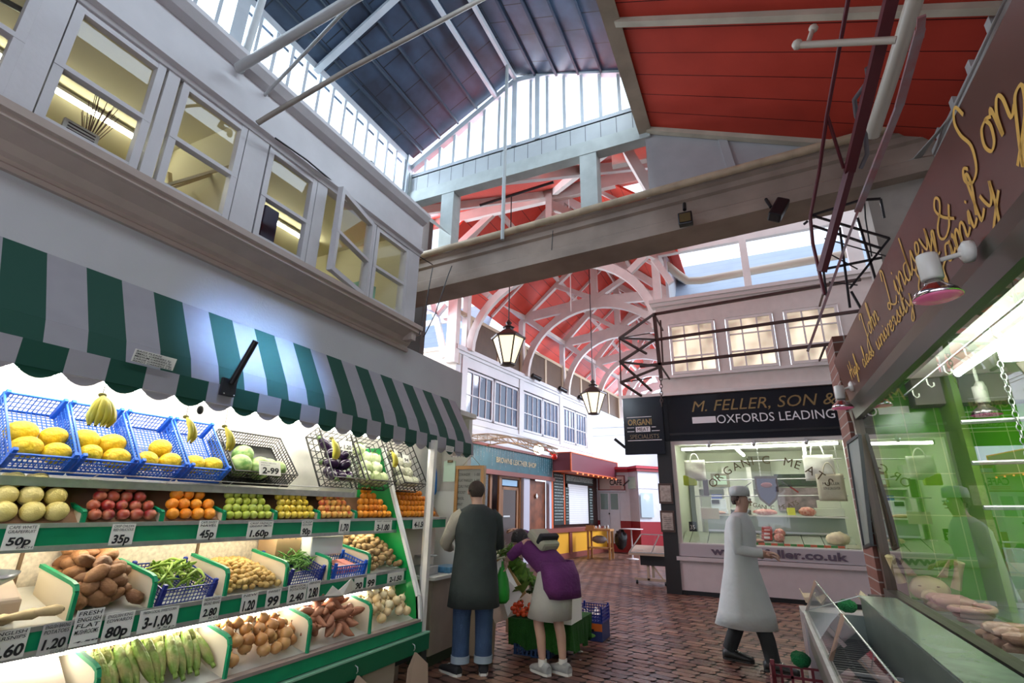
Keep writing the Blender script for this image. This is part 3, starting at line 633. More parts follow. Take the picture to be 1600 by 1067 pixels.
REDA = rnd_mat('red_apple_skin', [(.6, .05, .03), (.7, .25, .06), (.75, .4, .08)], .3, blot=(.75, .45, .1), bsc=18)
DRED = rnd_mat('dark_red_apple_skin', [(.22, .015, .02), (.34, .03, .025), (.42, .1, .05)], .3, blot=(.48, .16, .08), bsc=14)
GRPF = rnd_mat('pale_yellow_peel', [(.75, .6, .18), (.8, .66, .25), (.7, .55, .14)], .4, bump=.25, bscale=150)
MEL = rnd_mat('melon_skin', [(.85, .58, .02), (.82, .5, .015)], .5, bump=.6, bscale=28)
POT = rnd_mat('brown_potato_skin', [(.2, .085, .028), (.27, .12, .045), (.15, .06, .02)], .7, bump=.25, bscale=60)
NPOT = rnd_mat('new_potato_skin', [(.52, .33, .1), (.6, .4, .13), (.44, .26, .07)], .6, bump=.15, bscale=60)
KIW = rnd_mat('kiwi_skin', [(.3, .19, .08), (.38, .25, .11)], .8, bump=.3, bscale=200)
ONI = rnd_mat('onion_skin', [(.5, .22, .06), (.58, .32, .12), (.44, .18, .05)], .35, bump=.2, bscale=25)
WONI = rnd_mat('white_onion_skin', [(.75, .62, .36), (.7, .5, .25), (.8, .7, .45)], .35, bump=.15, bscale=25)
SPOT = rnd_mat('sweet_potato_skin', [(.3, .11, .055), (.38, .16, .085), (.24, .085, .045)], .6, bump=.25, bscale=40)
STEMM = mat('dry_stem', (.16, .11, .04), .8)
def apple_fn(v): r = math.hypot(v.x, v.y); return v
def make_round(name, m, r, dent=.12, stem=True, seed=1, oblate=.93):
    g = G().ball((0, 0, 0), r, r, r * oblate, 16, 12, lambda v: Vector((v.x, v.y, v.z - (math.copysign(1, v.z) * dent * r * max(0, 1 - math.hypot(v.x, v.y) / (r * .45))))))
    o = stamp(g, name, m)
    if stem: G().tube([(0, 0, r * .75), (r * .06, 0, r * 1.12)], r * .05, 5).build('stem', STEMM, o, origin=Vector((0, 0, 0)))
    return o
def rr_(): return (random.uniform(-.6, .6), random.uniform(-.6, .6), random.uniform(0, 6.28))
def pyramid(proto, y0, y1, xf, zf, r, rows, label, cat, group, slope=.5, up=.75, taper=.0, skew=0, jit=.1, depth=0, ystep=2.02):
    """fruit stacked in rows that step up and back"""
    used = [False]; n0 = int((y1 - y0) / (ystep * r))
    for j in range(rows):
        n = n0 - int(round(taper * j)); 
        if n < 1: break
        off = (y1 - y0 - n * ystep * r) * (.5 + skew * .5)
        for i in range(n):
            x = xf - r - j * 2 * r * slope; z = zf + r + j * 2 * r * up; y = y0 + off + (i + .5) * ystep * r
            place(proto, used, (x + random.uniform(-1, 1) * r * jit, y + random.uniform(-1, 1) * r * jit, z), rr_(), label, cat, group, random.uniform(.93, 1.04))
            if depth and j < rows - 1 and False: pass
def heap(protos, y0, y1, front, back, r, n, label, cat, group, bulge=.0, layers=2, mind=1.5, flat=True, sc=(.85, 1.12)):
    """irregular heap on a sloping deck; the deck runs from front to back"""
    used = [[False] for _ in protos]; L_ = math.hypot(front[0] - back[0], front[1] - back[1]); pts = []; ux_ = (back[0] - front[0]) / L_; uz = (back[1] - front[1]) / L_
    for ly in range(layers):
        lay = []; tries = 0; m_ = r * (1 + ly * .7)
        while len(lay) < n and tries < 6000:
            tries += 1; y = random.uniform(y0 + m_, y1 - m_); s = random.uniform(m_, L_ - r * .5)
            if all((y - a) ** 2 + (s - b) ** 2 > (mind * r) ** 2 for a, b in lay): lay.append((y, s))
        for y, s in lay:
            hh = bulge * math.sin(math.pi * min(1, s / L_)) * math.sin(math.pi * (y - y0) / (y1 - y0)); h = r * (.8 + ly * 1.25) + hh
            i = random.randrange(len(protos)); rz = random.uniform(0, 6.28)
            place(protos[i], used[i], (front[0] + ux_ * s, y, front[1] + uz * s + h), (random.uniform(-.35, .35), random.uniform(-.35, .35) + .3, rz), label, cat, group, random.uniform(*sc))
    for pr, u in zip(protos, used):
        if not u[0]:
            for c_ in list(pr.children): bpy.data.objects.remove(c_)
            bpy.data.objects.remove(pr)
g = 'top fruit shelf'
pyramid(make_round('grapefruit', GRPF, .052, .03, False), 1.1, 1.6, -3.27, 1.385, .052, 3, 'large pale yellow grapefruit stacked at the near end of the upper shelf', 'grapefruit', 'pale grapefruit pile on the upper shelf', .5, .72, .5, -.4, ystep=2.05)
pyramid(make_round('red_apple', DRED, .034), 1.62, 2.0, -3.275, 1.385, .036, 4, 'dark red apple heaped on the upper shelf next to the grapefruit', 'apple', 'dark red apples on the upper shelf', .5, .68, .5)
pyramid(make_round('navel_orange', ORG, .038, .04, False), 2.03, 2.41, -3.275, 1.385, .04, 3, 'large orange stacked between the dark red and the green apples', 'orange', 'large navel oranges on the upper shelf', .5, .72, .5)
pyramid(make_round('green_apple', GRA, .031), 2.45, 2.83, -3.275, 1.385, .031, 4, 'pale green apple stacked on the upper shelf next to the large oranges', 'apple', 'green apples on the upper shelf', .5, .72, .3)
pyramid(make_round('yellow_apple', LEM, .03), 2.87, 3.26, -3.275, 1.385, .03, 4, 'yellow apple stacked on the upper shelf beyond the green apples', 'apple', 'yellow apples on the upper shelf', .5, .74, .4)
pyramid(make_round('red_and_yellow_apple', REDA, .031), 3.3, 3.7, -3.275, 1.385, .031, 4, 'red and yellow apple stacked on the upper shelf next to the small oranges', 'apple', 'red and yellow apples on the upper shelf', .5, .74, .4)
pyramid(make_round('orange', ORG, .0335, .04, False), 3.74, 4.26, -3.275, 1.385, .0335, 5, 'small orange in the tall pyramid beside the green end panel', 'orange', 'orange pyramid beside the end panel', .5, .8, 1.2)
pyramid(make_round('orange', ORG, .033, .04, False), 4.38, 5.1, -3.31, 1.385, .033, 5, 'small orange stacked on the short counter past the green end panel', 'orange', 'oranges on the short counter', .5, .8, .8)
# slopes under the stacked fruit
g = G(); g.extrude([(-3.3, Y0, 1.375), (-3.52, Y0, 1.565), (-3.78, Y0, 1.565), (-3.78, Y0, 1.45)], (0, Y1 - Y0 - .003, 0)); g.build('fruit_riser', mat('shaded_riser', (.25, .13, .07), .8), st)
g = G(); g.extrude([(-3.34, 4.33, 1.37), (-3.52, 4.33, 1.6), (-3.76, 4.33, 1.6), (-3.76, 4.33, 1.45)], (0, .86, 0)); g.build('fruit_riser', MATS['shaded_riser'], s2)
pots = [stamp(lumpy(.062, .042, .037, .16, k), 'baking_potato', POT) for k in range(4)]
heap(pots, 1.6, 1.95, (-3.12, .935), (-3.58, 1.09), .042, 26, 'large brown baking potato in the heap on the middle shelf', 'potato', 'baking potatoes on the middle shelf', .03, 3, 1.7)
nps = [stamp(lumpy(.025, .021, .019, .12, k, nu=10, nv=7), 'new_potato', NPOT) for k in range(3)]
heap(nps, 2.43, 2.87, (-3.12, .935), (-3.58, 1.06), .022, 105, 'small yellow new potato heaped between the two crates of beans', 'potato', 'new potatoes on the middle shelf', .05, 2, 1.55)
kws = [stamp(lumpy(.036, .028, .027, .06, k, nu=12, nv=8), 'kiwi_fruit', KIW) for k in range(2)]
heap(kws, 3.8, 4.27, (-3.12, .935), (-3.58, 1.2), .029, 42, 'brown kiwi fruit heaped against the green end panel', 'kiwi', 'kiwi fruit on the middle shelf', .05, 2, 1.6)
def onion(r, m):
    g = G(); prof = [(.0, -r * .86), (r * .25, -r * .86), (r * .7, -r * .68), (r * .97, -r * .25), (r, 0), (r * .93, r * .35), (r * .66, r * .7), (r * .3, r * .9), (r * .1, r * 1.1), (r * .07, r * 1.3)]
    g.lathe(prof, n=14); o = stamp(g, 'onion', m); g = G()
    for k in range(5): g.tube([(0, 0, r * 1.25), (r * .12 * math.cos(k * 1.3), r * .12 * math.sin(k * 1.3), r * 1.6)], .0012, 4)
    for k in range(7): g.tube([(0, 0, -r * .84), (r * .14 * math.cos(k * .9), r * .14 * math.sin(k * .9), -r * 1.0)], .0009, 4)
    g.build('root_and_tip', STEMM, o, origin=Vector((0, 0, 0))); return o
heap([onion(.041, ONI), onion(.036, ONI)], 2.38, 2.96, (-2.93, .54), (-3.4, .82), .038, 34, 'golden brown onion in the heap on the bottom shelf', 'onion', 'brown onions on the bottom shelf', .02, 2, 1.85)
heap([onion(.041, WONI), onion(.038, WONI)], 3.65, 4.25, (-2.93, .54), (-3.4, .88), .039, 30, 'pale white onion in the heap at the far end of the bottom shelf', 'onion', 'white onions on the bottom shelf', .02, 2, 1.85)
def sweet(k):
    def f(v):
        t = v.x / .085; s = max(.12, (1 - abs(t) ** 2.2)) ** .25 * (1 - .25 * t); return Vector((v.x, v.y * s + .012 * math.sin(t * 2.2 + k), v.z * s + .008 * math.cos(t * 3 + k)))
    return stamp(lumpy(.085, .031, .029, .1, k, 2, 14, 10, f), 'sweet_potato', SPOT)
heap([sweet(k) for k in range(3)], 3.0, 3.6, (-2.93, .54), (-3.4, .84), .038, 30, 'long pinkish brown sweet potato in the heap beside the white onions', 'sweet potato', 'sweet potatoes on the bottom shelf', .03, 2, 1.7)
# corn cobs in husks
HUSK = rnd_mat('corn_husk', [(.11, .2, .02), (.18, .26, .035), (.07, .15, .012)], .6, blot=(.3, .26, .09), bsc=9, bump=.5, bscale=35); KERN = mat('corn_kernels', (.75, .6, .12), .5, bump=.7, bscale=110)
def corn(k):
    g = G()
    for j in range(5):
        a = j * 1.257 + k; vs = []; fs = []
        for i in range(9):
            t = i / 8; r = .031 * math.sin(math.pi * (.12 + .8 * t)) ** .7 + (.012 * max(0, t - .65)); 
            for s_ in range(4):
                b = a + (s_ / 3 - .5) * 1.7; vs.append((r * math.cos(b), r * math.sin(b), -.1 + .23 * t))
        for i in range(8):
            for s_ in range(3): u = i * 4 + s_; fs.append((u, u + 1, u + 5, u + 4))
        g.add(vs, fs, True)
    g.tube([(0, 0, -.13), (0, 0, -.09)], .012, 8)
    o = stamp(g, 'corn_cob', HUSK); G().ball((0, 0, .0), .024, .024, .1, 12, 10).build('kernels', KERN, o, origin=Vector((0, 0, 0)))
    g = G()
    for i in range(16): a = i * .9; g.tube([(0, 0, .09), (.015 * math.cos(a), .015 * math.sin(a), .13), (.025 * math.cos(a), .025 * math.sin(a), .145 + .01 * (i % 3))], .0015, 4)
    g.build('silk', mat('corn_silk', (.3, .18, .07), .8), o, origin=Vector((0, 0, 0))); return o
cc = [corn(0), corn(2)]; uu = [[False], [False]]
for i in range(13):
    y = 1.72 + i * .049; place(cc[i % 2], uu[i % 2], (-3.07 - random.uniform(0, .03), y, .66 + random.uniform(-.01, .02)), (random.uniform(-.3, .3), -.75 + random.uniform(-.15, .15), random.uniform(-.2, .2)), 'green corn cob in its husk standing in the row on the bottom shelf', 'corn cob', 'corn cobs on the bottom shelf')
for i in range(6):
    y = 1.8 + i * .09; place(cc[i % 2], uu[i % 2], (-3.17 - random.uniform(0, .03), y, .76 + random.uniform(-.01, .02)), (random.uniform(-.5, .5), -.5 + random.uniform(-.2, .2), random.uniform(-.4, .4)), 'green corn cob lying on the back row of the bottom shelf', 'corn cob', 'corn cobs in the back row')
# parsnips
PARS = mat('parsnip_skin', (.68, .5, .26), .6, vary=.15, vscale=20, bump=.2)
for i, (y, z, a) in enumerate(((1.38, .985, .2), (1.46, .99, -.1), (1.28, .975, .3))):
    g = G(); g.tube([(0, -.09, 0), (0, -.06, 0), (0, 0, 0), (0, .06, 0), (0, .085, 0)], [.004, .012, .019, .026, .018], 10); o = stamp(g, 'parsnip', PARS); G().tube([(0, .08, 0), (0, .093, 0)], .009, 8).build('crown', mat('parsnip_crown', (.35, .28, .14), .8), o, origin=Vector((0, 0, 0)))
    o.location = (-3.14, y, z); o.rotation_euler = (0, 0, a); tag(o, 'pale parsnip lying in front of the brown paper sack', 'parsnip', 'parsnips by the paper sack')
# brown paper sack and white sheet
g = G(); g.extrude([(-3.2, 1.05, .95), (-3.2, 1.05, 1.05), (-3.35, 1.05, 1.13), (-3.55, 1.05, 1.14), (-3.58, 1.05, 1.0)], (0, .36, 0)); o = g.build('paper_sack', mat('brown_paper', (.52, .4, .3), .75, bump=.2, bscale=9), bevel=.015); tag(o, 'folded brown paper sack on the middle shelf behind the parsnips', 'sack')
g = G(); g.add([(-2.95, .9, .56), (-2.95, 1.62, .56), (-3.3, 1.62, .84), (-3.3, .9, .8), (-3.05, 1.2, .7)], [(0, 1, 4), (1, 2, 4), (2, 3, 4), (3, 0, 4)]); o = g.build('wrapping_paper', mat('pale_paper', (.6, .5, .4), .7)); o.modifiers.new('s', 'SOLIDIFY').thickness = .004; tag(o, 'sheet of pale wrapping paper propped on the bottom shelf beside the corn', 'paper')
# steel scale pan and blue scale at the left edge
sc_ = thing('weighing_scale', (-2.95, 1.1, .9), 'blue and white weighing scale with steel pan at the near end of the stall', 'scale')
g = G(); g.box(-3.02, -2.93, 1.02, 1.215, .93, 1.03); g.build('body', mat('scale_white', (.7, .75, .8), .4), sc_, bevel=.01)
G().box(-2.932, -2.926, 1.05, 1.205, .95, 1.015).build('display', mat('scale_blue', (.02, .05, .15), .3), sc_)
M_ = Matrix.Identity(3); g = G(); g.lathe([(.0, 1.13), (.1, 1.135), (.16, 1.17), (.18, 1.2), (.165, 1.175), (.1, 1.14)], (-2.98, 1.08, 0), 24); g.build('pan', STEEL, sc_)
G().tube([(-2.98, 1.08, 1.03), (-2.98, 1.08, 1.135)], .02, 8).build('column', ALU, sc_)
# ---- plastic crates
def crate(name, m, L_, W_, H_, nx, ny, nz, wire=.0035, parent_label='', corner=True, solid=False, frame=.008, badge=None):
    """open crate about the origin: x 0..L_, y 0..W_, z 0..H_"""
    r = bpy.data.objects.new(name, None); COL.objects.link(r); w_ = wire; g = G()
    if solid: g.box(0, L_, 0, W_, 0, .004)
    for i in range(nx + 1): x = L_ * i / nx; g.box(x - w_, x + w_, 0, W_, 0, w_)
    for i in range(ny + 1): y = W_ * i / ny; g.box(0, L_, y - w_, y + w_, 0, w_)
    g.build('base', m, r, origin=Vector((0, 0, 0)))
    for (ax, c) in ((0, 0), (0, L_), (1, 0), (1, W_)):
        g = G(); n = ny if ax == 0 else nx; E_ = W_ if ax == 0 else L_
        for i in range(n + 1):
            t = E_ * i / n
            if ax == 0: g.box(c - w_ / 2, c + w_ / 2, t - w_, t + w_, 0, H_)
            else: g.box(t - w_, t + w_, c - w_ / 2, c + w_ / 2, 0, H_)
        for i in range(nz + 1):
            z = H_ * i / nz; ww = w_ if i not in (0, nz) else frame
            if ax == 0: g.box(c - ww / 2, c + ww / 2, 0, W_, z - ww, z + (ww if i < nz else 0))
            else: g.box(0, L_, c - ww / 2, c + ww / 2, z - ww, z + (ww if i < nz else 0))
        g.build('side', m, r, origin=Vector((0, 0, 0)))
    if corner:
        for x in (0, L_):
            for y in (0, W_):
                g = G(); k = .022; x0_ = x - (k if x else 0); y0_ = y - (k if y else 0); g.box(x0_, x0_ + k, y0_, y0_ + k, 0, H_ + .022); g.build('corner_post', m, r, bevel=.003, origin=Vector((0, 0, 0)))
    return r
BPL = mat('blue_plastic', (.015, .12, .62), .35); BPL2 = mat('navy_plastic', (.012, .03, .25), .35); KPL = mat('black_plastic', (.012, .012, .012), .35)
def orient(o, loc, xdir, ydir):
    x = Vector(xdir).normalized(); y = Vector(ydir).normalized(); z = x.cross(y)
    o.rotation_euler = Matrix((x, y, z)).transposed().to_euler(); o.location = loc; return Matrix((x, y, z)).transposed()
protoC = crate('fruit_crate', BPL, .44, .282, .125, 20, 13, 4, wire=.0022, frame=.007)
mel = stamp(lumpy(.07, .06, .058, .03, 2, 2, 20, 12), 'yellow_melon', MEL)
mu = [False]; first = True
UPS = Vector((-.66, 0, .75)).normalized()
names = ['nearest of the four blue crates, holding four melons', 'blue crate second from the near end, under the big banana bunch', 'third blue crate from the near end, holding three melons', 'farthest of the four blue crates, beside the black crate']
wh = ['nearest', 'second', 'third', 'farthest']
layout = [[(.07, .06), (.19, .06), (.09, .19), (.2, .2)], [(.07, .065), (.18, .075), (.085, .2), (.19, .21)], [(.075, .055), (.07, .2), (.19, .09)], [(.075, .075), (.075, .205)]]
# local x runs up the slope, y along the shelf, z outwards towards the customer
for k, y in enumerate((1.225, 1.525, 1.83, 2.135)):
    c = protoC if first else copy_tree(protoC); first = False
    R = orient(c, (-3.40, y + .288, 1.628), UPS, (0, -1, 0))
    zc = UPS.cross(Vector((0, -1, 0)))
    if zc.x < 0:
        R = orient(c, (-3.40, y, 1.628), UPS, (0, 1, 0))
    for kk in ('label', 'category', 'group'):
        if kk in c: del c[kk]
    tag(c, names[k], 'crate', 'blue fruit crates tilted on the shelf')
    for (a, b) in layout[k]:
        loc = c.location + R @ Vector((a + .01, b if zc.x >= 0 else b, .068))
        place(mel, mu, loc, (random.uniform(-.4, .4), random.uniform(-.2, .2), random.uniform(1.0, 2.2)), 'yellow honeydew melon lying in the %s of the tilted blue crates' % wh[k], 'melon', 'melons in the %s blue crate' % wh[k], random.uniform(.93, 1.08))
bc = crate('melon_crate', KPL, .4, .56, .13, 16, 24, 4, wire=.0025, frame=.008, corner=False, solid=True)
y = 2.46; R = orient(bc, (-3.40, y + .56, 1.63), UPS, (0, -1, 0)); tag(bc, 'wide black plastic crate of watermelons tilted beside the blue crates', 'crate')
WMM = mat('watermelon_skin', (.5, .62, .25), .35, color2=(.12, .28, .06), vscale=9, stretch=(3, 3, .5))
wmp = stamp(lumpy(.085, .082, .08, .02, 4, 2, 20, 14), 'watermelon', WMM); wu = [False]
for i, (a, b) in enumerate(((.09, .46), (.2, .4), (.08, .3), (.085, .13), (.1, .21))):
    place(wmp, wu, bc.location + R @ Vector((a, b, .085)), (1.4, random.uniform(0, 1), random.uniform(0, 3)), ['striped green watermelon at the near front corner of the black crate', 'striped watermelon at the back of the black crate, highest of them', 'striped watermelon half behind the 2.99 card', 'small striped watermelon at the far end of the black crate', 'striped watermelon in the middle of the black crate behind the card'][i], 'watermelon', 'watermelons in the black crate', (1, .92, 1.05, .8, .8)[i])
p = P(405, 741, X=-3.26); note('price_card', p, YR, (-.3, 0, 1), .19, .105, [('FRESH MELON', .08, .82, .7, .08, 0), ('EACH', .08, .66, .4, .08, 0), ('2-99', .12, .12, .78, .42, .03)], 'big white price card reading 2.99 in front of the watermelons', 'price card')
# black wire crates hung steeply
UP2 = Vector((-.5, 0, .87)).normalized()
wc = crate('wire_crate', KPL, .5, .4, .17, 7, 6, 3, wire=.0028, frame=.007, corner=False)
EGG = mat('aubergine_skin', (.018, .006, .03), .12); CAB = rnd_mat('pale_cabbage_leaf', [(.6, .7, .35), (.7, .76, .48), (.5, .62, .25)], .5, bump=.6, bscale=18); CAU = mat('cauliflower', (.82, .8, .62), .7, bump=1, bscale=60)
def egg_():
    o = stamp(lumpy(.085, .05, .048, .03, 3, 2, 16, 10, lambda v: Vector((v.x, v.y * (1 - .25 * v.x / .085), v.z * (1 - .25 * v.x / .085)))), 'aubergine', EGG)
    G().lathe([(.022, 0), (.02, .012), (.006, .02), (.005, .04)], (.08, 0, 0), 8, Matrix.Rotation(math.pi / 2, 3, 'Y')).build('calyx', mat('aubergine_calyx', (.08, .14, .04), .7), o, origin=Vector((0, 0, 0))); return o
def cabbage(r):
    g = G().ball((0, 0, 0), r * .85, nu=14, nv=10); o = stamp(g, 'cabbage', CAB)
    for k in range(6):
        a = k * 1.05; M2 = Matrix.Rotation(a, 3, 'Z'); vs = []; fs = []
        for i in range(6):
            for j in range(6):
                t = i / 5; s_ = (j / 5 - .5) * 1.6; rr = r * (1 + .06 * t * math.sin(s_ * 9 + k)); vs.append(M2 @ Vector((rr * math.cos(s_) * math.cos(t * 1.9 - .9), rr * math.sin(s_) * math.cos((t * 1.9 - .9) * .8), rr * math.sin(t * 1.9 - .9))))
        for i in range(5):
            for j in range(5): u = i * 6 + j; fs.append((u, u + 1, u + 7, u + 6))
        gg = G(); gg.add(vs, fs, True); gg.build('outer_leaf', CAB, o, origin=Vector((0, 0, 0)))
    return o
items = [(3.36, 'black wire crate holding dark aubergines, nearest of the three hung crates', 'e'), (3.82, 'black wire crate holding pale cabbages, between the other two', 'c'), (4.36, 'black wire crate of cauliflowers past the green end panel', 'f')]
eg = egg_(); eu = [False]; cb = cabbage(.07); cu_ = [False]
cf = stamp(lumpy(.065, .065, .055, .12, 5, 6, 18, 12), 'cauliflower', CAU); fu = [False]
for k, (y, lab, kd) in enumerate(items):
    c = wc if k == 0 else copy_tree(wc)
    R = orient(c, (-3.40, y + .4, 1.64), UP2, (0, -1, 0)); 
    for kk in ('label', 'category', 'group'):
        if kk in c: del c[kk]
    tag(c, lab, 'crate', 'black wire crates over the shelf')
    spots = [(.08, .09), (.08, .2), (.09, .31), (.19, .13), (.2, .27), (.3, .1), (.31, .22), (.4, .28)]
    for (a, b) in spots:
        loc = c.location + R @ Vector((a, b, .07)); rot = (random.uniform(-.5, .5), random.uniform(-.6, .6), random.uniform(0, 6))
        if kd == 'e': place(eg, eu, loc, rot, 'dark purple aubergine in the near black wire crate', 'aubergine', 'aubergines')
        elif kd == 'c': place(cb, cu_, loc, rot, 'pale green cabbage in the middle black wire crate', 'cabbage', 'cabbages', random.uniform(.9, 1.1))
        else: place(cf, fu, loc, rot, 'white cauliflower in the wire crate past the end panel', 'cauliflower', 'cauliflowers')
    if kd == 'c':
        pass
p = P(535, 703, X=-3.3); note('price_card', p, YR, (-.3, 0, 1), .13, .095, [('1.20', .12, .15, .75, .4, .03)], 'white price card reading 1.20 hung on the aubergine crate', 'price card')
p = P(630, 722, X=-3.3); note('price_card', p, YR, (-.3, 0, 1), .11, .085, [('94', .2, .15, .6, .4, .03)], 'small price card hung on the cauliflower crate', 'price card')
# bananas
BAN = mat('banana_skin', (.78, .58, .03), .45, color2=(.6, .6, .1), vscale=8); BTIP = mat('banana_tip', (.06, .04, .015), .8)
def bananas(loc, n, label, sc=1, rot=0, hook=2.06):
    r = thing('banana_bunch', loc, label, 'bananas', 'banana bunches hung along the awning'); r.scale = (1, 1, 1)
    for k in range(n):
        a = (k - (n - 1) / 2) * (1.9 / n) + random.uniform(-.1, .1) + rot; L_ = .15 * sc; pts = []; rad = []
        for i in range(9):
            t = i / 8; ou = math.sin(t * 2.3) * .05 * sc; pts.append(Vector(loc) + Vector((ou * math.cos(a) + .01, ou * math.sin(a) * 1.1 + (t - .1) * .02 * math.sin(a), -L_ * t))); rad.append(sc * (.006 if i == 0 else .012 if i == 1 else .0165 if i < 7 else .011 if i == 7 else .004))
        b = G().tube(pts, rad, 7).build('banana', BAN, r); G().tube([pts[-1], pts[-1] + Vector((-.002, 0, -.006))], .004 * sc, 6).build('tip', BTIP, b)
    G().ball(Vector(loc) + Vector((0, 0, .005)), .016 * sc, .02 * sc, .012 * sc, 8, 6).build('crown', mat('banana_crown', (.2, .18, .04), .8), r)
    G().tube([Vector(loc), Vector(loc) + Vector((0, 0, hook + .02 - loc[2]))], .0015, 5).build('wire', BLACKM, r)
bananas((-3.08, 1.44, 2.02), 8, 'largest banana bunch, hanging in front of the blue crates', 1.05, 0)
bananas((-3.08, 1.9, 1.98), 4, 'small banana bunch hanging between the third and fourth blue crates', .95, 1.0)
bananas((-3.08, 2.16, 1.96), 5, 'banana bunch hanging in front of the watermelon crate', .97, .9)
bananas((-3.08, 3.1, 2.0), 7, 'broad yellow banana bunch hanging in front of the aubergine crate', 1.05, .7)
bananas((-3.08, 3.87, 1.98), 4, 'farthest banana bunch, hanging next to the white post', .95, .5)
h_ = P(313, 640, X=-3.08); o = G().ball(h_, .01, .022, .028, 10, 8).build('hanging_weight', BLACKM); tag(o, 'small dark oval weight hanging between two banana bunches', 'weight')
# shelf crates of beans
def beans(protoN, m, L_, r, n, x0, x1, y0, y1, z0_, hgt, label, cat, grp, name, curve=.2):
    pr = []
    for k in range(3):
        pts = [(L_ * (t - .5), curve * L_ * math.sin(math.pi * t) * (.5 + .3 * k), .1 * L_ * math.sin(3 * t + k)) for t in [i / 6 for i in range(7)]]
        pr.append(stamp(G().tube(pts, [r * .3, r * .9, r, r * .85, r, r * .8, r * .2], 6), name, m))
    us = [[False] for _ in pr]
    for i in range(n):
        k = i % 3; t = random.random(); s_ = random.random(); z = z0_ + hgt * (i / n) + .03 * math.sin(math.pi * t) * math.sin(math.pi * s_)
        place(pr[k], us[k], (x0 + (x1 - x0) * t, y0 + (y1 - y0) * s_, z + (x0 - (x0 + (x1 - x0) * t)) * .3), (random.uniform(-.3, .3), random.uniform(-.25, .25) + .3, random.uniform(0, 6.28)), label, cat, grp)
c1 = crate('bean_crate', BPL2, .36, .34, .11, 16, 15, 5, wire=.0022, frame=.006); orient(c1, (-3.16, 1.98 + .36, .965), Vector((-.96, -.06, .28)), (-.06, -1, 0)) if False else None
c1.location = (-3.49, 2.0, 1.03); c1.rotation_euler = (0, .32, .03); tag(c1, 'navy blue mesh crate of broad beans on the middle shelf', 'crate')
beans(None, rnd_mat('broad_bean_pod', [(.2, .34, .03), (.3, .42, .06), (.14, .27, .02)], .45), .11, .0085, 85, -3.2, -3.42, 2.06, 2.3, .99, .09, 'long green broad bean pod in the navy crate', 'broad bean', 'broad beans in the navy crate', 'broad_bean', .12)
c2 = copy_tree(c1); c2.location = (-3.5, 2.92, 1.03); c2['label'] = 'dark blue mesh crate of thin green beans, half on the divider beside the cardboard box'
beans(None, rnd_mat('green_bean_pod', [(.06, .2, .02), (.12, .28, .035)], .45), .085, .0045, 130, -3.2, -3.44, 2.98, 3.23, .99, .09, 'thin dark green bean in the crate next to the cardboard box', 'green bean', 'green beans in the dark blue crate', 'green_bean', .12)
c3 = crate('packet_crate', BPL, .3, .38, .1, 10, 14, 3, wire=.003, frame=.007); c3.location = (-3.45, 3.38, 1.0); c3.rotation_euler = (0, .25, 0); tag(c3, 'light blue crate with pink packets in front of the white box', 'crate')
for k in range(3):
    g = G(); g.obox((-3.29, 3.45 + k * .11, 1.0), .2, .1, .05, Matrix.Rotation(.25, 3, 'Y')); o = g.build('pink_packet', mat('pink_packet', (.75, .25, .22), .5, vary=.3, vscale=30), bevel=.01); tag(o, 'pink wrapped packet lying in the light blue crate', 'packet', 'pink packets in the light blue crate')
g = G(); g.obox((-3.48, 3.1, 1.19), .2, .24, .17); bx = g.build('cardboard_box', CARD, bevel=.004); tag(bx, 'brown cardboard box with small holes behind the green beans crate', 'box')
g = G()
for (y, z) in ((3.03, 1.24), (3.1, 1.24), (3.16, 1.235)): g.ball((-3.379, y, z), .004, .007, .005, 6, 4)
g.build('air_hole', BLACKM, bx)
g = G(); g.obox((-3.42, 3.42, 1.17), .26, .38, .15, Matrix.Rotation(.05, 3, 'Z')); o = g.build('polystyrene_box', mat('white_foam', (.85, .83, .78), .8), bevel=.012); tag(o, 'white foam box lying on the middle shelf beside the cardboard box', 'box')
# carrier bags on the hooks and boxes on the floor below
for (y, lab, s_) in ((3.42, 'stack of paper carrier bags hanging from the middle hook', .9), (4.14, 'stack of tan paper bags hanging from the hook beside the white post', 1.0)):
    t = thing('bag_stack', (-2.84, y, 0), lab, 'bags', 'paper bags hung below the stand'); 
    for k in range(4):
        g = G(); x = -2.84 + k * .006; yy_ = .012 * k; g.add([(x, y, .3), (x + .01, y - .1 * s_ + yy_, .2), (x + .02, y - .13 * s_ + yy_, -.0 + .02), (x + .03, y + .13 * s_ + yy_, .02), (x + .015, y + .13 * s_ + yy_, .18)], [(0, 1, 2, 3, 4)]); o = g.build('paper_bag', mat('tan_paper', (.5, .36, .27), .75), t); o.modifiers.new('s', 'SOLIDIFY').thickness = .002
for i, (x, y, w_, d, h, lab) in enumerate(((-3.05, 3.75, .3, .4, .26, 'open cardboard box on the floor under the near paper bags'), (-3.3, 4.1, .3, .5, .2, 'darker box pushed far back under the stand'), (-2.95, 3.2, .3, .4, .24, 'cardboard box on the floor at the bottom edge of the photo'))):
    b = thing('floor_box', (x, y, 0), lab, 'box', 'boxes under the stand'); g = G(); t_ = .006
    g.box(x - w_ / 2, x + w_ / 2, y - d / 2, y + d / 2, 0, t_); g.box(x - w_ / 2, x - w_ / 2 + t_, y - d / 2, y + d / 2, 0, h); g.box(x + w_ / 2 - t_, x + w_ / 2, y - d / 2, y + d / 2, 0, h); g.box(x - w_ / 2, x + w_ / 2, y - d / 2, y - d / 2 + t_, 0, h); g.box(x - w_ / 2, x + w_ / 2, y + d / 2 - t_, y + d / 2, 0, h); g.build('walls', mat('grey_brown_card', (.3, .24, .18), .8), b)
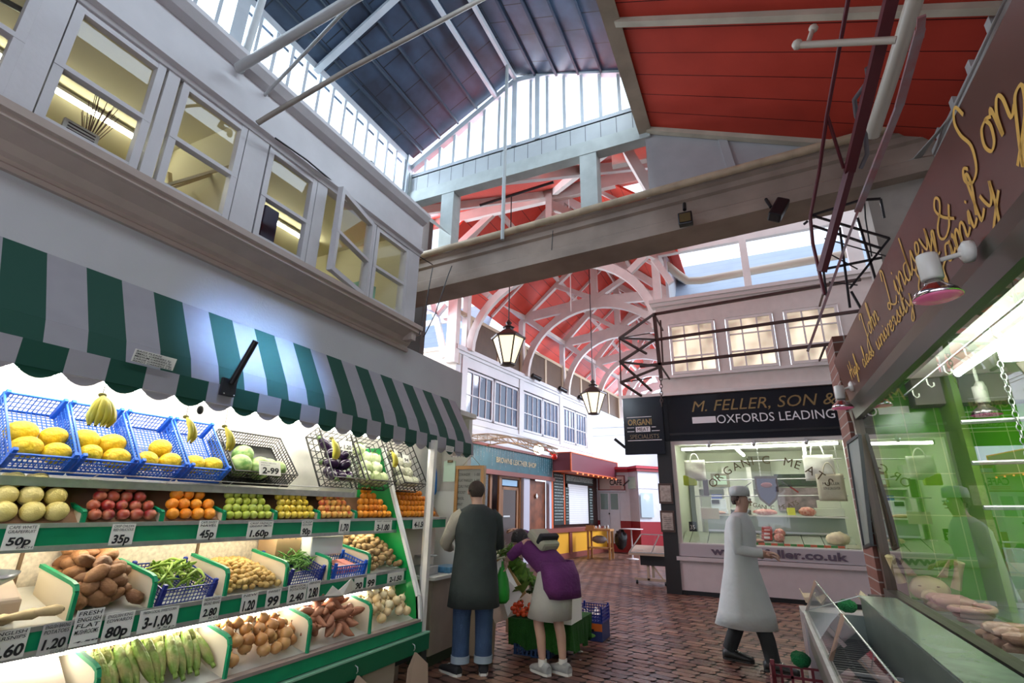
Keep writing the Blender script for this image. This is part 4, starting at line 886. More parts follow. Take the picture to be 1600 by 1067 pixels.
# ================================================================ WHITE HALL BUILDING, LEATHER SHOP, CAFE
def WP(out, y, z): return Vector((wallx(y) + out * .994, y - out * .107, z))
def wbox(g, o0, o1, y0, y1, z0_, z1_):
    vs = [WP(o, y, z) for z in (z0_, z1_) for y in (y0, y1) for o in (o0, o1)]
    return g.add(vs, [(0, 2, 3, 1), (4, 5, 7, 6), (0, 1, 5, 4), (2, 6, 7, 3), (0, 4, 6, 2), (1, 3, 7, 5)])
YC = 10.64; YE = 19.6
g = G()
wbox(g, -.15, 0, YC, YE, 2.95, 3.72); wbox(g, -.15, 0, YC, YE, 5.02, 5.45)
for a, b in ((YC, 11.1), (13.85, 14.1), (16.6, 16.95), (19.05, YE)): wbox(g, -.15, 0, a, b, 3.7, 5.05)
struct(g.build('wall_hall_west', HALLW))
g = G(); wbox(g, -.15, .1, YC - .1, YE, 5.38, 5.5); wbox(g, -.15, .05, YC - .05, YE, 5.3, 5.38); wbox(g, 0, .07, YC, YE, 3.3, 3.38); wbox(g, 0, .03, YC, YE, 3.55, 3.6); wbox(g, 0, .1, YC, YE, 3.1, 3.16); struct(g.build('trim_13', HALLW))
for a in (11.0, 13.95, 16.75): g = G(); wbox(g, 0, .03, a - .12, a + .12, 3.6, 5.3); struct(g.build('trim_14', HALLW))
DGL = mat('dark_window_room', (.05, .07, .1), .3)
k = 11
for a, b in ((11.12, 12.42), (12.48, 13.84), (14.12, 15.38), (15.42, 16.58), (16.98, 17.98), (18.02, 19.02)):
    r = bpy.data.objects.new('window_%d' % k, None); COL.objects.link(r); r.location = WP(0, a, 3.7); struct(r)
    g = G(); z0_, z1_ = 3.74, 4.98; t = .06
    wbox(g, -.06, -.01, a, a + t, z0_, z1_); wbox(g, -.06, -.01, b - t, b, z0_, z1_); wbox(g, -.06, -.01, a, b, z0_, z0_ + t); wbox(g, -.06, -.01, a, b, z1_ - t, z1_); wbox(g, -.05, -.02, a, b, 4.3, 4.33)
    for i in range(1, 4): y = a + (b - a) * i / 4; wbox(g, -.05, -.02, y - .013, y + .013, z0_, z1_)
    g.build('window_frame', HALLW, r); g = G(); g.quad(WP(-.045, a, z0_), WP(-.045, b, z0_), WP(-.045, b, z1_), WP(-.045, a, z1_)); g.build('pane', mat('reflective_pane', (.1, .15, .24), .08, spec=1), r); k += 1
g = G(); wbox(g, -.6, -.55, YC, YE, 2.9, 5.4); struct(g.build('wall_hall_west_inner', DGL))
# brown louvred panels and slots above the cornice, with a pale boarded slope behind
BR = board_mat('brown_louvres', (.16, .09, .045), 1, .055, .3, .6, vary=.2, dark=(.04, .02, .01))
PB = board_mat('pale_blue_boards', (.42, .53, .68), 2, .22, .04, .5, vary=.08, dark=(.28, .38, .5))
g = G()
for a in (11.3, 14.3, 17.3, 20.3): wbox(g, -.08, -.04, a, a + 1.3, 5.5, 6.42); wbox(g, -.08, -.04, a + 1.42, a + 2.62, 5.5, 6.42)
struct(g.build('wall_louvres', BR))
g = G()
for a in (11.3, 14.3, 17.3, 20.3): wbox(g, -.1, -.02, a + 1.3, a + 1.42, 5.5, 6.45); wbox(g, -.1, -.02, a - .1, a, 5.5, 6.45); wbox(g, -.1, -.02, a + 2.62, a + 2.72, 5.5, 6.45)
wbox(g, -.1, -.01, YC, YE + 4, 6.42, 6.52); struct(g.build('trim_15', mat('cream_trim', (.6, .48, .33), .6)))
g = G(); g.quad(WP(-.35, 9.2, 6.2), WP(-.35, 27, 6.2), WP(-2.2, 27, 7.7), WP(-2.2, 9.2, 7.7)); struct(g.build('wall_outer_boards', PB))
# front of that building facing the stall
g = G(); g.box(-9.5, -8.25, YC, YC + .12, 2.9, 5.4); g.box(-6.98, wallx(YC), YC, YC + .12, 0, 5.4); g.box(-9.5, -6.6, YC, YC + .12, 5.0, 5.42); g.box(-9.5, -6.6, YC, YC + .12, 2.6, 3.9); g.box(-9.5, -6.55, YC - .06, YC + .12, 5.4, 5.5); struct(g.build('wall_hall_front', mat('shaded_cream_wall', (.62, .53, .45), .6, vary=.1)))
g = G(); g.box(-8.25, -6.98, YC + .05, YC + .09, 3.9, 5.0); struct(g.build('window_17_pane', mat('brown_dark_pane', (.06, .03, .025), .3)))
g = G()
for x in (-8.2, -7.9, -7.6, -7.3, -7.02): g.box(x - .02, x + .02, YC, YC + .06, 3.9, 5.0)
g.box(-8.25, -6.98, YC, YC + .06, 4.4, 4.44); g.box(-8.25, -6.98, YC, YC + .06, 4.94, 5.0); struct(g.build('window_17', mat('cream_trim')))
g = G(); g.box(-9.5, -6.98, YC - .02, YC + .08, 0, 2.62); struct(g.build('wall_hall_front_lower', mat('dark_shop_panels', (.06, .025, .02), .4, vary=.3)))
# upper openings of the cross passage at the left, with blue-white boards outside
g = G(); g.quad((-10, YC + 1.2, 5.4), (-6.7, YC + 1.2, 5.4), (-6.7, YC + 2.3, 7.6), (-10, YC + 2.3, 7.6)); struct(g.build('wall_outer_boards_north', PB))
g = G(); g.box(-10, -6.6, YC, YC + .1, 6.2, 6.32); g.box(-10, -6.6, YC, YC + .1, 7.2, 7.4); g.box(-8.0, -7.85, YC, YC + .1, 5.5, 7.3); g.bar((-7.6, YC, 7.2), (-7.0, YC, 5.2), .1, .16); g.bar((-7.05, YC, 6.7), (-7.35, YC, 6.4), .1, .1); struct(g.build('beam_passage_left', PALE))
g = G(); g.bar((-6.72, YC - .1, 5.0), (-6.72, YC - .1, 8.4), .28, .2); struct(g.build('column_corner', PALE))
# leather shop
shop = thing('leather_shop_front', WP(0, 13.5, 0), 'leather shop front with teal fascia sign and varnished wooden door on the far left', 'shop front')
TEAL = mat('teal_fascia', (.015, .11, .14), .35, vary=.3, vscale=3)
def wb(name, m, args, parent, bevel=0):
    g = G()
    for a in args: wbox(g, *a)
    return g.build(name, m, parent, bevel=bevel)
fs = wb('fascia', TEAL, [(.1, .16, 11.0, 15.75, 2.45, 3.05)], shop)
text('BROWNS LEATHER SHOP', WP(.17, 12.4, 2.66), (WP(0, 14, 0) - WP(0, 12, 0)), ZU, mat('dull_gold_letters', (.5, .4, .22), .5), 'lettering', fs, width=2.25, height=.14, offset=.02)
wb('fascia_edge', mat('red_brown_trim', (.22, .06, .045), .5), [(.08, .2, 11.0, 15.85, 2.33, 2.45), (.08, .22, 11.0, 15.85, 3.03, 3.1)], shop)
wb('wall_panel', mat('dark_shop_interior', (.07, .03, .02), .5, vary=.3), [(-.6, -.5, 11, 15.8, 0, 2.4), (-.6, .1, 10.95, 11.0, 0, 2.4)], shop)
dr = wb('door', WOOD, [(0, .05, 12.9, 12.98, 0, 2.05), (0, .05, 13.7, 13.8, 0, 2.05), (0, .05, 12.9, 13.8, 1.97, 2.05), (0, .05, 12.9, 13.8, 0, .3), (0, .05, 12.85, 13.85, 2.27, 2.33)], shop)
wb('door_glass', mat('dark_brown_glass', (.05, .018, .012), .1), [(.02, .03, 12.95, 13.72, .3, 1.98)], dr)
wb('handle', STEEL, [(.05, .08, 12.96, 13.3, 1.25, 1.29)], dr)
wb('transom_light', mat('bluish_glass', (.2, .35, .5), .2, emit=(.3, .5, .8), estr=.3), [(.02, .03, 12.95, 13.75, 2.08, 2.24)], shop)
wb('window_frame', WOOD, [(0, .06, 11.2, 11.28, 0, 2.33), (0, .06, 12.3, 12.4, 0, 2.33), (0, .06, 12.75, 12.88, 0, 2.33), (0, .06, 11.2, 12.8, 0, .5), (0, .06, 13.85, 13.93, 0, 2.33)], shop)
wb('window_glass', glass_mat('window_glass'), [(.02, .025, 11.28, 12.3, .5, 2.33)], shop)
wb('pilaster', mat('pale_lilac_paint', (.55, .56, .66), .5), [(.0, .14, 13.95, 14.3, 0, 2.33)], shop)
wb('pilaster', mat('pale_lilac_paint'), [(.0, .12, 15.6, 15.75, 0, 2.33)], shop)
wb('display_window', mat('leather_brown_display', (.28, .09, .04), .35, vary=.6, vscale=3), [(-.05, -.02, 14.3, 15.6, .0, 2.3)], shop)
g = G(); y = 14.95; g.obox(WP(.02, y, 1.85), .02, .12, .12, Matrix.Rotation(.78, 3, 'X')); g.build('window_sticker', PAPER, shop)
bg = G(); 
for yy_, zz_ in ((14.5, 1.5), (15.2, 1.4), (14.9, .9), (15.3, .7)): bg.ball(WP(-.3, yy_, zz_), .15, .2, .25, 8, 6)
bg.build('hanging_bag', mat('brown_leather', (.2, .07, .03), .4), shop)
# strings of lights over the teal sign
ic = thing('fairy_lights', WP(.22, 13.3, 3.05), 'icicle string of unlit fairy lights hanging over the teal leather shop sign', 'string lights'); g = G(); h = G()
random.seed(3)
for i in range(34):
    y = 11.2 + i * .135; L_ = random.uniform(.15, .55); g.tube([WP(.2, y, 3.05), WP(.2, y + .02, 3.05 - L_ / 2), WP(.2, y, 3.05 - L_)], .0025, 4)
    for j in range(4): h.ball(WP(.2, y + .01, 3.05 - L_ * (j + 1) / 4), .007, nu=5, nv=4)
g.build('cable', mat('pale_cable', (.5, .55, .6), .6), ic); h.build('bulb', mat('tiny_bulb', (.7, .75, .8), .3), ic)
# curved lattice awning frame with round lamp
aw2 = thing('lattice_canopy', (-5.4, 11, 2.9), 'arched bare lattice awning frame projecting in front of the leather shop', 'awning frame')
def arch_pts(y, z, n=9, x0=-6.5, x1=-4.35): return [Vector((x0 + (x1 - x0) * i / (n - 1), y, z + .34 * math.sin(math.pi * (.25 + .75 * i / (n - 1))))) for i in range(n)]
CR = mat('tan_frame_paint', (.3, .22, .14), .6)
A_ = arch_pts(10.7, 2.83); B_ = arch_pts(10.7, 2.68); C_ = arch_pts(11.9, 2.9); D_ = arch_pts(11.9, 2.76)
for a in (A_, B_, C_, D_): G().tube(a, .018, 6).build('arched_bar', CR, aw2)
g = G()
for a, b in ((A_, B_), (C_, D_), (A_, C_)):
    for i in range(8): g.bar(a[i], b[i + 1], .015, .015); g.bar(a[i], b[i], .015, .015)
g.build('lattice', CR, aw2); G().tube([A_[0], C_[0]], .02, 6).build('end_bar', CR, aw2); G().tube([A_[-1], C_[-1]], .02, 6).build('end_bar', CR, aw2)
def round_lamp(loc, label, m_em, r=.13, L_=.22, d=(.3, -.9, -.5)):
    t = thing('flood_lamp', loc, label, 'lamp'); d = Vector(d).normalized(); loc = Vector(loc)
    G().tube([loc - d * L_, loc - d * L_ * .7, loc], [r * .5, r * .95, r], 14, caps=True).build('housing', CR, t); G().tube([loc, loc + d * .01], r * .9, 14).build('lens', m_em, t); return t
round_lamp((-4.45, 10.9, 2.78), 'drum-shaped lamp glowing at the end of the arched awning frame', mat('warm_lens', (1, 1, 1), .5, emit=(1, .85, .6), estr=14))
al = bpy.data.lights.new('shop_spot_glow', 'POINT'); al.energy = 25; al.color = (1, .82, .6); al.shadow_soft_size = .1; ao = bpy.data.objects.new('shop_spot_glow', al); COL.objects.link(ao); ao.location = (-5.6, 11.6, 2.75)
o = G().tube([(-4.1, 11.0, 2.62), (-4.35, 11.0, 2.85)], .008, 5).ball((-4.1, 11.0, 2.62), .07, nu=10, nv=8).build('red_lamp', mat('red_bulb', (.8, .03, .02), .3)); tag(o, 'small red round bulb beside the maroon box sign', 'lamp')
# next stall: maroon box sign, chalkboards, shutter, yellow counter
bs = thing('box_sign', WP(.5, 18, 2.6), 'long maroon box sign with orange edging, blank, over the shuttered stall', 'sign')
M1 = mat('maroon_panel', (.16, .03, .045), .5); OE = mat('orange_edging', (.75, .15, .05), .5)
p0_ = WP(.55, 15.1, 0); bx0 = Vector((-5.64, 15.1, 0))
def sb(g, y0, y1, o0, o1, z0_, z1_): wbox(g, o0, o1, y0, y1, z0_, z1_)
wb('panel', M1, [(.06, .75, 15.9, 20.2, 2.66, 3.24)], bs); wb('edging', OE, [(.04, .77, 15.88, 20.2, 3.23, 3.26), (.04, .77, 15.88, 20.2, 2.64, 2.67), (.73, .77, 15.88, 15.92, 2.64, 3.26), (.04, .08, 15.88, 15.92, 2.64, 3.26), (.73, .77, 20.16, 20.2, 2.64, 3.26)], bs)
g = G()
for i in range(9): g.ball(WP(.75, 16.4 + i * .45, 2.61), .025, nu=6, nv=5)
g.build('bulb', mat('orange_bulb', (1, .3, .1), .4, emit=(1, .25, .08), estr=2), bs)
sk_ = thing('shuttered_stall', WP(0, 17.5, 0), 'shuttered food stall with chalkboards and yellow counter under the maroon box sign', 'stall')
CH = mat('chalkboard', (.02, .03, .028), .6); CHT = mat('chalk', (.5, .6, .58), .8)
wb('wall_panel', mat('dark_shop_panels'), [(-.1, -.05, 15.8, 20.3, 0, 2.8)], sk_); wb('orange_post', OE, [(0, .08, 15.85, 15.95, .8, 2.7)], sk_); wb('orange_post', OE, [(0, .08, 16.75, 16.83, 1.0, 2.7)], sk_)
SHT = board_mat('roller_shutter', (.8, .82, .84), 2, .07, .12, .4, vary=.03, dark=(.5, .52, .55)); wb('roller_shutter', SHT, [(.02, .05, 17.15, 18.85, 1.0, 2.32)], sk_)
dirY = WP(0, 18, 0) - WP(0, 17, 0)
for (a, b, z0_, z1_, n) in ((15.98, 16.72, 1.0, 2.6, 16), (16.85, 17.12, 1.0, 2.2, 12), (18.88, 19.2, 1.0, 2.25, 12), (16.9, 19.3, 2.34, 2.62, 5)):
    c = wb('chalkboard', CH, [(.06, .09, a, b, z0_, z1_)], sk_)
    g = G(); random.seed(5)
    for i in range(n):
        z = z1_ - .06 - i * (z1_ - z0_ - .1) / n; y = a + .04
        while y < b - .08: L_ = random.uniform(.03, .09); g.quad(WP(.095, y, z), WP(.095, y + L_, z), WP(.095, y + L_, z + .025), WP(.095, y, z + .025)); y += L_ + random.uniform(.02, .05)
    g.build('chalk_writing', CHT, c)
wb('counter', mat('yellow_panel', (.75, .38, .03), .5), [(.02, .3, 14.9, 20.0, .16, .78)], sk_); wb('counter_edge', mat('red_brown_trim'), [(0, .36, 14.7, 20.1, .78, .9), (0, .33, 14.8, 20.0, 0, .16), (.28, .34, 16.6, 16.8, .1, .8), (.28, .34, 14.8, 14.95, .1, .8)], sk_)
# cafe at the end of the hall
cf_ = thing('cafe_front', (-4.9, 20, 0), 'white and dark red cafe front with double doors at the far end of the hall', 'shop front')
FL = [(-6.6, 20.0), (-4.42, 20.0), (-3.95, 19.4), (-3.2, 20.3), (-2.4, 20.3)]
LIL = mat('cafe_white', (.68, .68, .74), .5, vary=.05); CRD = mat('cafe_red', (.28, .012, .02), .45)
def wallstrip(name, m, z0_, z1_, out=0, pts=FL, parent=cf_):
    g = G()
    for (a, b), (c, d) in zip(pts, pts[1:]): g.add([(a, b - out, z0_), (c, d - out, z0_), (c, d - out, z1_), (a, b - out, z1_), (a, b + .1, z0_), (c, d + .1, z0_), (c, d + .1, z1_), (a, b + .1, z1_)], [(0, 1, 2, 3), (7, 6, 5, 4), (3, 2, 6, 7), (0, 4, 5, 1)])
    return g.build(name, m, parent)
wallstrip('wall_panel', LIL, 1.1, 2.95); wallstrip('base_panel', CRD, 0, 1.1, .015); wallstrip('cornice', CRD, 2.88, 3.08, .12); wallstrip('cornice_step', mat('cafe_red_light', (.45, .02, .04), .4), 2.98, 3.05, .2); wallstrip('ledge', LIL, 2.26, 2.3, .03)
sg = G().box(-5.55, -4.6, 19.93, 19.98, 2.24, 2.72).build('sign_board', mat('tan_sign', (.55, .42, .38), .6), cf_)
text('CAFE', (-5.15, 19.92, 2.4), (1, 0, 0), ZU, INK, 'lettering', sg, width=.48, height=.2, offset=.02)
text('Georgina', (-5.5, 19.92, 2.53), (1, 0, .25), (-.2, 0, 1), mat('sign_red', (.55, .05, .04), .6), 'lettering', sg, width=.36, height=.1, shear=.3) if False else None
text('COFFEE BAR', (-5.15, 19.92, 2.28), (1, 0, 0), ZU, mat('sign_red', (.55, .05, .04), .6), 'lettering', sg, width=.48, height=.055, offset=.02) if False else strokes([[(0, 0), (4.5, 0)], [(0, .5), (4.5, .5)]], (-5.15, 19.92, 2.29), (1, 0, 0), ZU, mat('sign_red', (.55, .05, .04), .6), 'lettering', sg, .012, .1)
g = G(); g.box(-5.62, -5.58, 19.96, 19.99, 2.24, 2.74); g.box(-4.6, -4.56, 19.96, 19.99, 2.24, 2.74); g.box(-5.62, -4.56, 19.95, 19.99, 2.72, 2.76); g.box(-5.62, -4.56, 19.95, 19.99, 2.2, 2.24); g.build('sign_frame', mat('sign_frame_red', (.25, .05, .05), .5), sg)
for i, x in enumerate((-5.58, -5.19)):
    d = G().box(x, x + .38, 19.95, 19.985, .3, 2.14).build('door', LIL, cf_); G().box(x + .05, x + .33, 19.94, 19.952, 1.5, 2.08).build('door_glass', mat('cafe_glass', (.22, .3, .27), .15), d)
    if i: G().ball((x - .02, 19.93, 1.35), .03, nu=8, nv=6).build('handle', BLACKM, d)
G().box(-5.66, -4.56, 19.88, 19.98, 2.16, 2.2).build('door_ledge', LIL, cf_)
G().box(-4.36, -4.06, 19.55, 19.7, 2.25, 2.68).build('upper_window', mat('cafe_glass'), cf_)
o = G(); o.add([(-3.88, 19.38, 1.25), (-3.52, 19.82, 1.25), (-3.52, 19.82, 2.1), (-3.88, 19.38, 2.1)], [(0, 1, 2, 3)]); o.build('bay_window', mat('cafe_lit_glass', (.3, .38, .42), .15, emit=(.5, .6, .7), estr=.35), cf_)
G().ball((-3.66, 19.55, 1.95), .05, nu=8, nv=6).build('window_lamp', mat('warm_lens'), cf_)
g = G(); g.bar((-4.55, 19.6, 2.36), (-4.3, 19.5, 2.56), .04, .04); o = g.build('black_bracket', BLACKM); tag(o, 'short black tube bracket beside the cafe sign', 'bracket')
# upper white walls above the cafe and end of the hall
g = G(); g.box(-7, -1.5, 22.0, 22.1, 3.0, 5.0); g.box(-7, -1.2, 27.9, 28, 0, 4.0); struct(g.build('wall_hall_end', HALLW))
g = G(); g.box(-7, -1.5, 21.9, 22.1, 4.95, 5.08); g.box(-7, -1.5, 21.95, 22.1, 4.6, 4.66); struct(g.build('trim_16', HALLW))
# rough wooden table with bottles, bin bag and white table
tb = thing('wooden_table', (-4.8, 17.0, 0), 'small varnished wooden trolley table with cups on it in front of the cafe', 'table')
g = G(); g.box(-5.2, -4.38, 16.75, 17.25, .84, .9); g.build('tabletop', mat('light_varnish', (.5, .26, .1), .4), tb); G().box(-5.15, -4.42, 16.78, 17.22, .3, .34).build('shelf', mat('light_varnish'), tb)
for x in (-5.16, -4.46):
    for y in (16.78, 17.17): G().box(x, x + .06, y, y + .06, 0, .84).build('leg', mat('light_varnish'), tb)
G().box(-5.18, -4.9, 16.76, 16.8, .9, 1.0).build('back_rail', mat('light_varnish'), tb)
for i, (x, h_) in enumerate(((-4.9, .09), (-4.78, .12), (-4.6, .1), (-4.5, .13))):
    o = G().lathe([(.03, 0), (.035, h_ * .5), (.015, h_ * .75), (.015, h_)], (x, 16.95, .9), 8).build('glass_jar', mat('clear_jar', (.6, .65, .65), .2)); tag(o, 'small pale jar standing on the wooden trolley table', 'jar', 'jars on the wooden table')
o = G(); o.v = []; o = lumpy(.2, .18, .3, .25, 3, 3, 16, 12).build('bin_bag', mat('black_bag', (.01, .01, .012), .25)); o.location = (-4.15, 17.2, .28); tag(o, 'black bin bag between the wooden table and the round white table', 'bag')
o = lumpy(.25, .15, .12, .25, 5, 3, 16, 10).build('grey_bundle', mat('grey_bundle', (.25, .22, .22), .8)); o.location = (-4.8, 17.0, .45); tag(o, 'grey bundle lying on the lower shelf of the wooden table', 'bundle')
rt = thing('round_table', (-3.85, 17.4, 0), 'round white cafe table on a single leg beside the bin bag', 'table'); G().lathe([(.38, .9), (.38, .92), (0, .921)], (-3.85, 17.4, 0), 20).build('tabletop', mat('pale_pink_top', (.6, .55, .56), .5), rt); G().tube([(-3.85, 17.4, .02), (-3.85, 17.4, .9)], .025, 8).build('leg', mat('pale_pink_top'), rt); G().lathe([(.2, 0), (.2, .02), (.03, .04)], (-3.85, 17.4, 0), 16).build('base', mat('pale_pink_top'), rt)
# black spotlights on the cornice
for i, (y, lab) in enumerate(((14.5, 'nearest black cylinder spotlight on the white cornice'), (16.45, 'middle black cylinder spotlight on the white cornice'), (18.1, 'farthest black cylinder spotlight on the white cornice'))):
    p = WP(.2, y, 5.48); t = thing('cornice_spotlight', p, lab, 'spotlight', 'black spotlights on the hall cornice'); G().tube([p + Vector((-.05, -.12, .05)), p + Vector((.1, .18, -.03))], .075, 12).build('body', BLACKM, t); G().box(p.x - .12, p.x, p.y - .03, p.y + .03, p.z - .02, p.z + .08).build('bracket', BLACKM, t)
# ---- octagonal hanging lanterns
def lantern(loc, s, label, top):
    x, y, z = loc; t = thing('hanging_lantern', loc, label, 'lantern'); n = 6; rt_, rb = .3 * s, .13 * s; h = .52 * s
    c = lambda k, r, zz_: Vector((x + r * math.cos(k * math.pi / 3 + .3), y + r * math.sin(k * math.pi / 3 + .3), z + zz_))
    gl = G(); fr = G()
    for k in range(n):
        gl.quad(c(k, rb * .97, .03 * s), c(k + 1, rb * .97, .03 * s), c(k + 1, rt_ * .97, h), c(k, rt_ * .97, h)); fr.bar(c(k, rb, .02 * s), c(k, rt_, h), .022 * s, .022 * s); fr.bar(c(k, rb, .02 * s), c(k + 1, rb, .02 * s), .03 * s, .03 * s); fr.bar(c(k, rt_ * 1.04, h), c(k + 1, rt_ * 1.04, h), .04 * s, .03 * s)
    gl.build('lit_panes', mat('lantern_glow', (1, .9, .7), .4, emit=(1, .84, .56), estr=1.25), t); IR = mat('lantern_iron', (.05, .035, .03), .5); fr.build('frame', IR, t)
    r = G(); pr = [(rt_ * 1.1, h), (rt_ * .55, h + .13 * s), (rt_ * .3, h + .17 * s), (rt_ * .3, h + .2 * s), (rt_ * .4, h + .22 * s), (rt_ * .12, h + .27 * s), (rt_ * .22, h + .31 * s), (.01, h + .38 * s)]
    r.lathe(pr, (x, y, z), 6, Matrix.Rotation(.3, 3, 'Z'), smooth=False); r.build('roof', IR, t)
    G().lathe([(0, -.02 * s), (rb * .9, 0), (rb * 1.1, .03 * s)], (x, y, z), 6, Matrix.Rotation(.3, 3, 'Z'), smooth=False).build('bottom_cap', IR, t)
    G().tube([(x, y, z + h + .36 * s), (x, y, top)], .012, 6).build('hanging_rod', BLACKM, t)
lantern((-3.88, 8.0, 3.98), 1.0, 'lit hexagonal iron lantern hanging below the main beam, nearer and larger of the two', 8.0)
lantern((-3.6, 12.6, 3.83), 1.05, 'second lit iron lantern farther down the hall, smaller in view', 9.3)
o = G().tube([(-3.3, 10.0, 5.7), (-3.3, 10.0, 9.0)], .012, 6).build('bare_cable', mat('white_cable', (.7, .68, .65), .6)); tag(o, 'thin pale hanging conduit with a small fitting, between the two lanterns', 'cable')
# thin gas-pipe bar in the roof opening and conduit crooks
g = G(); g.tube([P(750, 320, Y=7), P(865, 284, Y=7)], .025, 6); o = g.build('black_pipe', BLACKM); tag(o, 'black pipe rod crossing the upper roof opening in front of the red boards', 'pipe')
# ================================================================ ORGANIC BUTCHER (far right shop)
FY = 10.9
fr = lambda x0, x1, y0, y1, z0_, z1_, m, name, parent, bevel=0: G().box(x0, x1, y0, y1, z0_, z1_).build(name, m, parent, bevel=bevel)
g = G(); g.box(-1.6, 2.6, FY + .02, FY + .14, 3.85, 4.27); g.box(-1.6, 2.6, FY + .02, FY + .14, 5.42, 5.96)
for a, b in ((-1.62, -1.36), (-.4, -.2), (.72, .9), (1.86, 2.6)): g.box(a, b, FY + .02, FY + .14, 4.25, 5.45)
struct(g.build('wall_far_shop', mat('far_shop_paint', (.66, .58, .53), .55, vary=.08)))
g = G(); g.box(-1.72, 2.6, FY - .1, FY + .14, 5.94, 6.02); g.box(-1.68, 2.6, FY - .05, FY + .14, 5.86, 5.94); g.box(-2.45, 2.6, FY - .12, FY + .1, 3.8, 3.87); g.box(-1.65, 2.6, FY - .03, FY + .1, 4.2, 4.25); struct(g.build('trim_17', mat('far_shop_trim', (.7, .64, .6), .5)))
k = 18
LIT = mat('lit_frosted_pane', (.7, .6, .45), .3, emit=(1, .85, .64), estr=.85, vary=0)
nt_ = LIT.node_tree; b_ = nt_.nodes['Principled BSDF']; tx = nt_.nodes.new('ShaderNodeTexNoise'); tx.inputs['Scale'].default_value = 1.6; rp = nt_.nodes.new('ShaderNodeMapRange'); rp.inputs['From Min'].default_value = .35; rp.inputs['From Max'].default_value = .65; rp.inputs['To Min'].default_value = .25; rp.inputs['To Max'].default_value = 1.3
tcc = nt_.nodes.new('ShaderNodeTexCoord'); nt_.links.new(tcc.outputs['Object'], tx.inputs[0]); nt_.links.new(tx.outputs['Fac'], rp.inputs[0]); nt_.links.new(rp.outputs[0], b_.inputs['Emission Strength'])
for a, b in ((-1.34, -.42), (-.18, .7), (.92, 1.84)):
    r = bpy.data.objects.new('window_%d' % k, None); COL.objects.link(r); r.location = (a, FY, 4.28); struct(r); z0_, z1_ = 4.28, 5.4; t = .05; g = G()
    g.box(a, a + t, FY, FY + .06, z0_, z1_); g.box(b - t, b, FY, FY + .06, z0_, z1_); g.box(a, b, FY, FY + .06, z0_, z0_ + t); g.box(a, b, FY, FY + .06, z1_ - t, z1_)
    for i in (1, 2): x = a + (b - a) * i / 3; g.box(x - .014, x + .014, FY + .01, FY + .05, z0_, z1_)
    for i in (1, 2): z = z0_ + (z1_ - z0_) * i / 3; g.box(a, b, FY + .01, FY + .05, z - .014, z + .014)
    g.build('window_frame', mat('far_shop_trim'), r); G().quad((a, FY + .04, z0_), (b, FY + .04, z0_), (b, FY + .04, z1_), (a, FY + .04, z1_)).build('pane', LIT, r); k += 1
# clerestory opening above with boards and a pipe behind
g = G(); g.box(-1.55, 2.6, FY, FY + .12, 7.15, 7.4); g.box(-1.62, -1.45, FY, FY + .12, 6.0, 7.4); g.box(.28, .42, FY, FY + .1, 6.0, 7.2); g.box(2.2, 2.45, FY, FY + .1, 6.0, 7.3)
g.bar((-1.6, FY, 7.2), (-1.2, FY, 6.4), .08, .14); struct(g.build('beam_clerestory', PALE))
g = G(); g.quad((-1.3, FY + .8, 6.0), (3.2, FY + .8, 6.0), (3.2, FY + 2.6, 8.0), (-1.3, FY + 2.6, 8.0)); struct(g.build('wall_clerestory_boards', PB))
g = G(); g.extrude([(-1.35, FY + .15, 6.0), (-1.35, FY + 2.6, 6.4), (-1.35, FY + 2.6, 8.0), (-1.35, FY + .15, 7.2)], (.06, 0, 0)); struct(g.build('wall_clerestory_end', HALLW))
o = G().tube([(-1.32, FY + .3, 7.05), (-1.1, FY + .4, 6.8), (-.9, FY + .55, 6.64), (-.6, FY + .6, 6.62), (2.3, FY + .6, 6.7)], .09, 12).build('vent_pipe', mat('cream_pipe', (.56, .49, .4), .4)); tag(o, 'fat cream pipe running across the blue-lit clerestory opening', 'pipe')
area('daylight_clerestory', (.8, FY + .5, 7.55), (0, .5, -1), 3.5, .8, 6, (.72, .86, 1))
shop2 = thing('butcher_shop_front', (0, FY, 0), 'organic butcher shop front with black fascia sign, big lit window and white panelled base', 'shop front')
BF = BLACKP
f1 = fr(-1.6, 2.7, FY - .04, FY + .06, 2.86, 3.8, BF, 'fascia', shop2); GOLD = mat('bronze_gilt', (.34, .23, .1), .35, metal=.6); WL = mat('white_lettering', (.75, .72, .72), .5)
g = G(); g.box(-1.58, 2.7, FY - .055, FY - .04, 2.98, 3.02); g.build('moulding', mat('black_moulding', (.015, .015, .017), .3), shop2)
text('M. FELLER, SON & DAUGHTER', (-1.02, FY - .045, 3.44), (1, 0, .0), (.0, 0, 1), GOLD, 'lettering', f1, width=4.35, height=.22, shear=.28)
fr(-1.03, -.58, FY - .046, FY - .043, 3.2, 3.33, WL, 'painted_out_patch', f1)
text('OXFORDS LEADING ORGANIC BUTCHERS', (-.56, FY - .045, 3.18), (1, 0, .0), ZU, WL, 'lettering', f1, width=4.3, height=.17)
f2 = fr(-2.42, -1.6, FY - .14, FY - .06, 2.6, 3.8, BF, 'side_panel', shop2); fr(-2.4, -1.5, FY - .06, FY + .1, 2.86, 3.8, BF, 'side_return', shop2)
yy_ = FY - .145
text('ORGANI', (-2.33, yy_, 3.21), (1, 0, 0), ZU, GOLD, 'lettering', f2, width=.5, height=.12, offset=.025)
text('SPECIALISTS', (-2.3, yy_, 2.92), (1, 0, 0), ZU, mat('dull_bronze', (.2, .15, .09), .5), 'lettering', f2, width=.6, height=.09)
mt = fr(-2.17, -1.87, yy_ - .002, yy_, 3.06, 3.17, WL, 'meat_badge', f2); text('MEAT', (-2.14, yy_ - .004, 3.075), (1, 0, 0), ZU, INK, 'lettering', mt, width=.24, height=.08)
g = G()
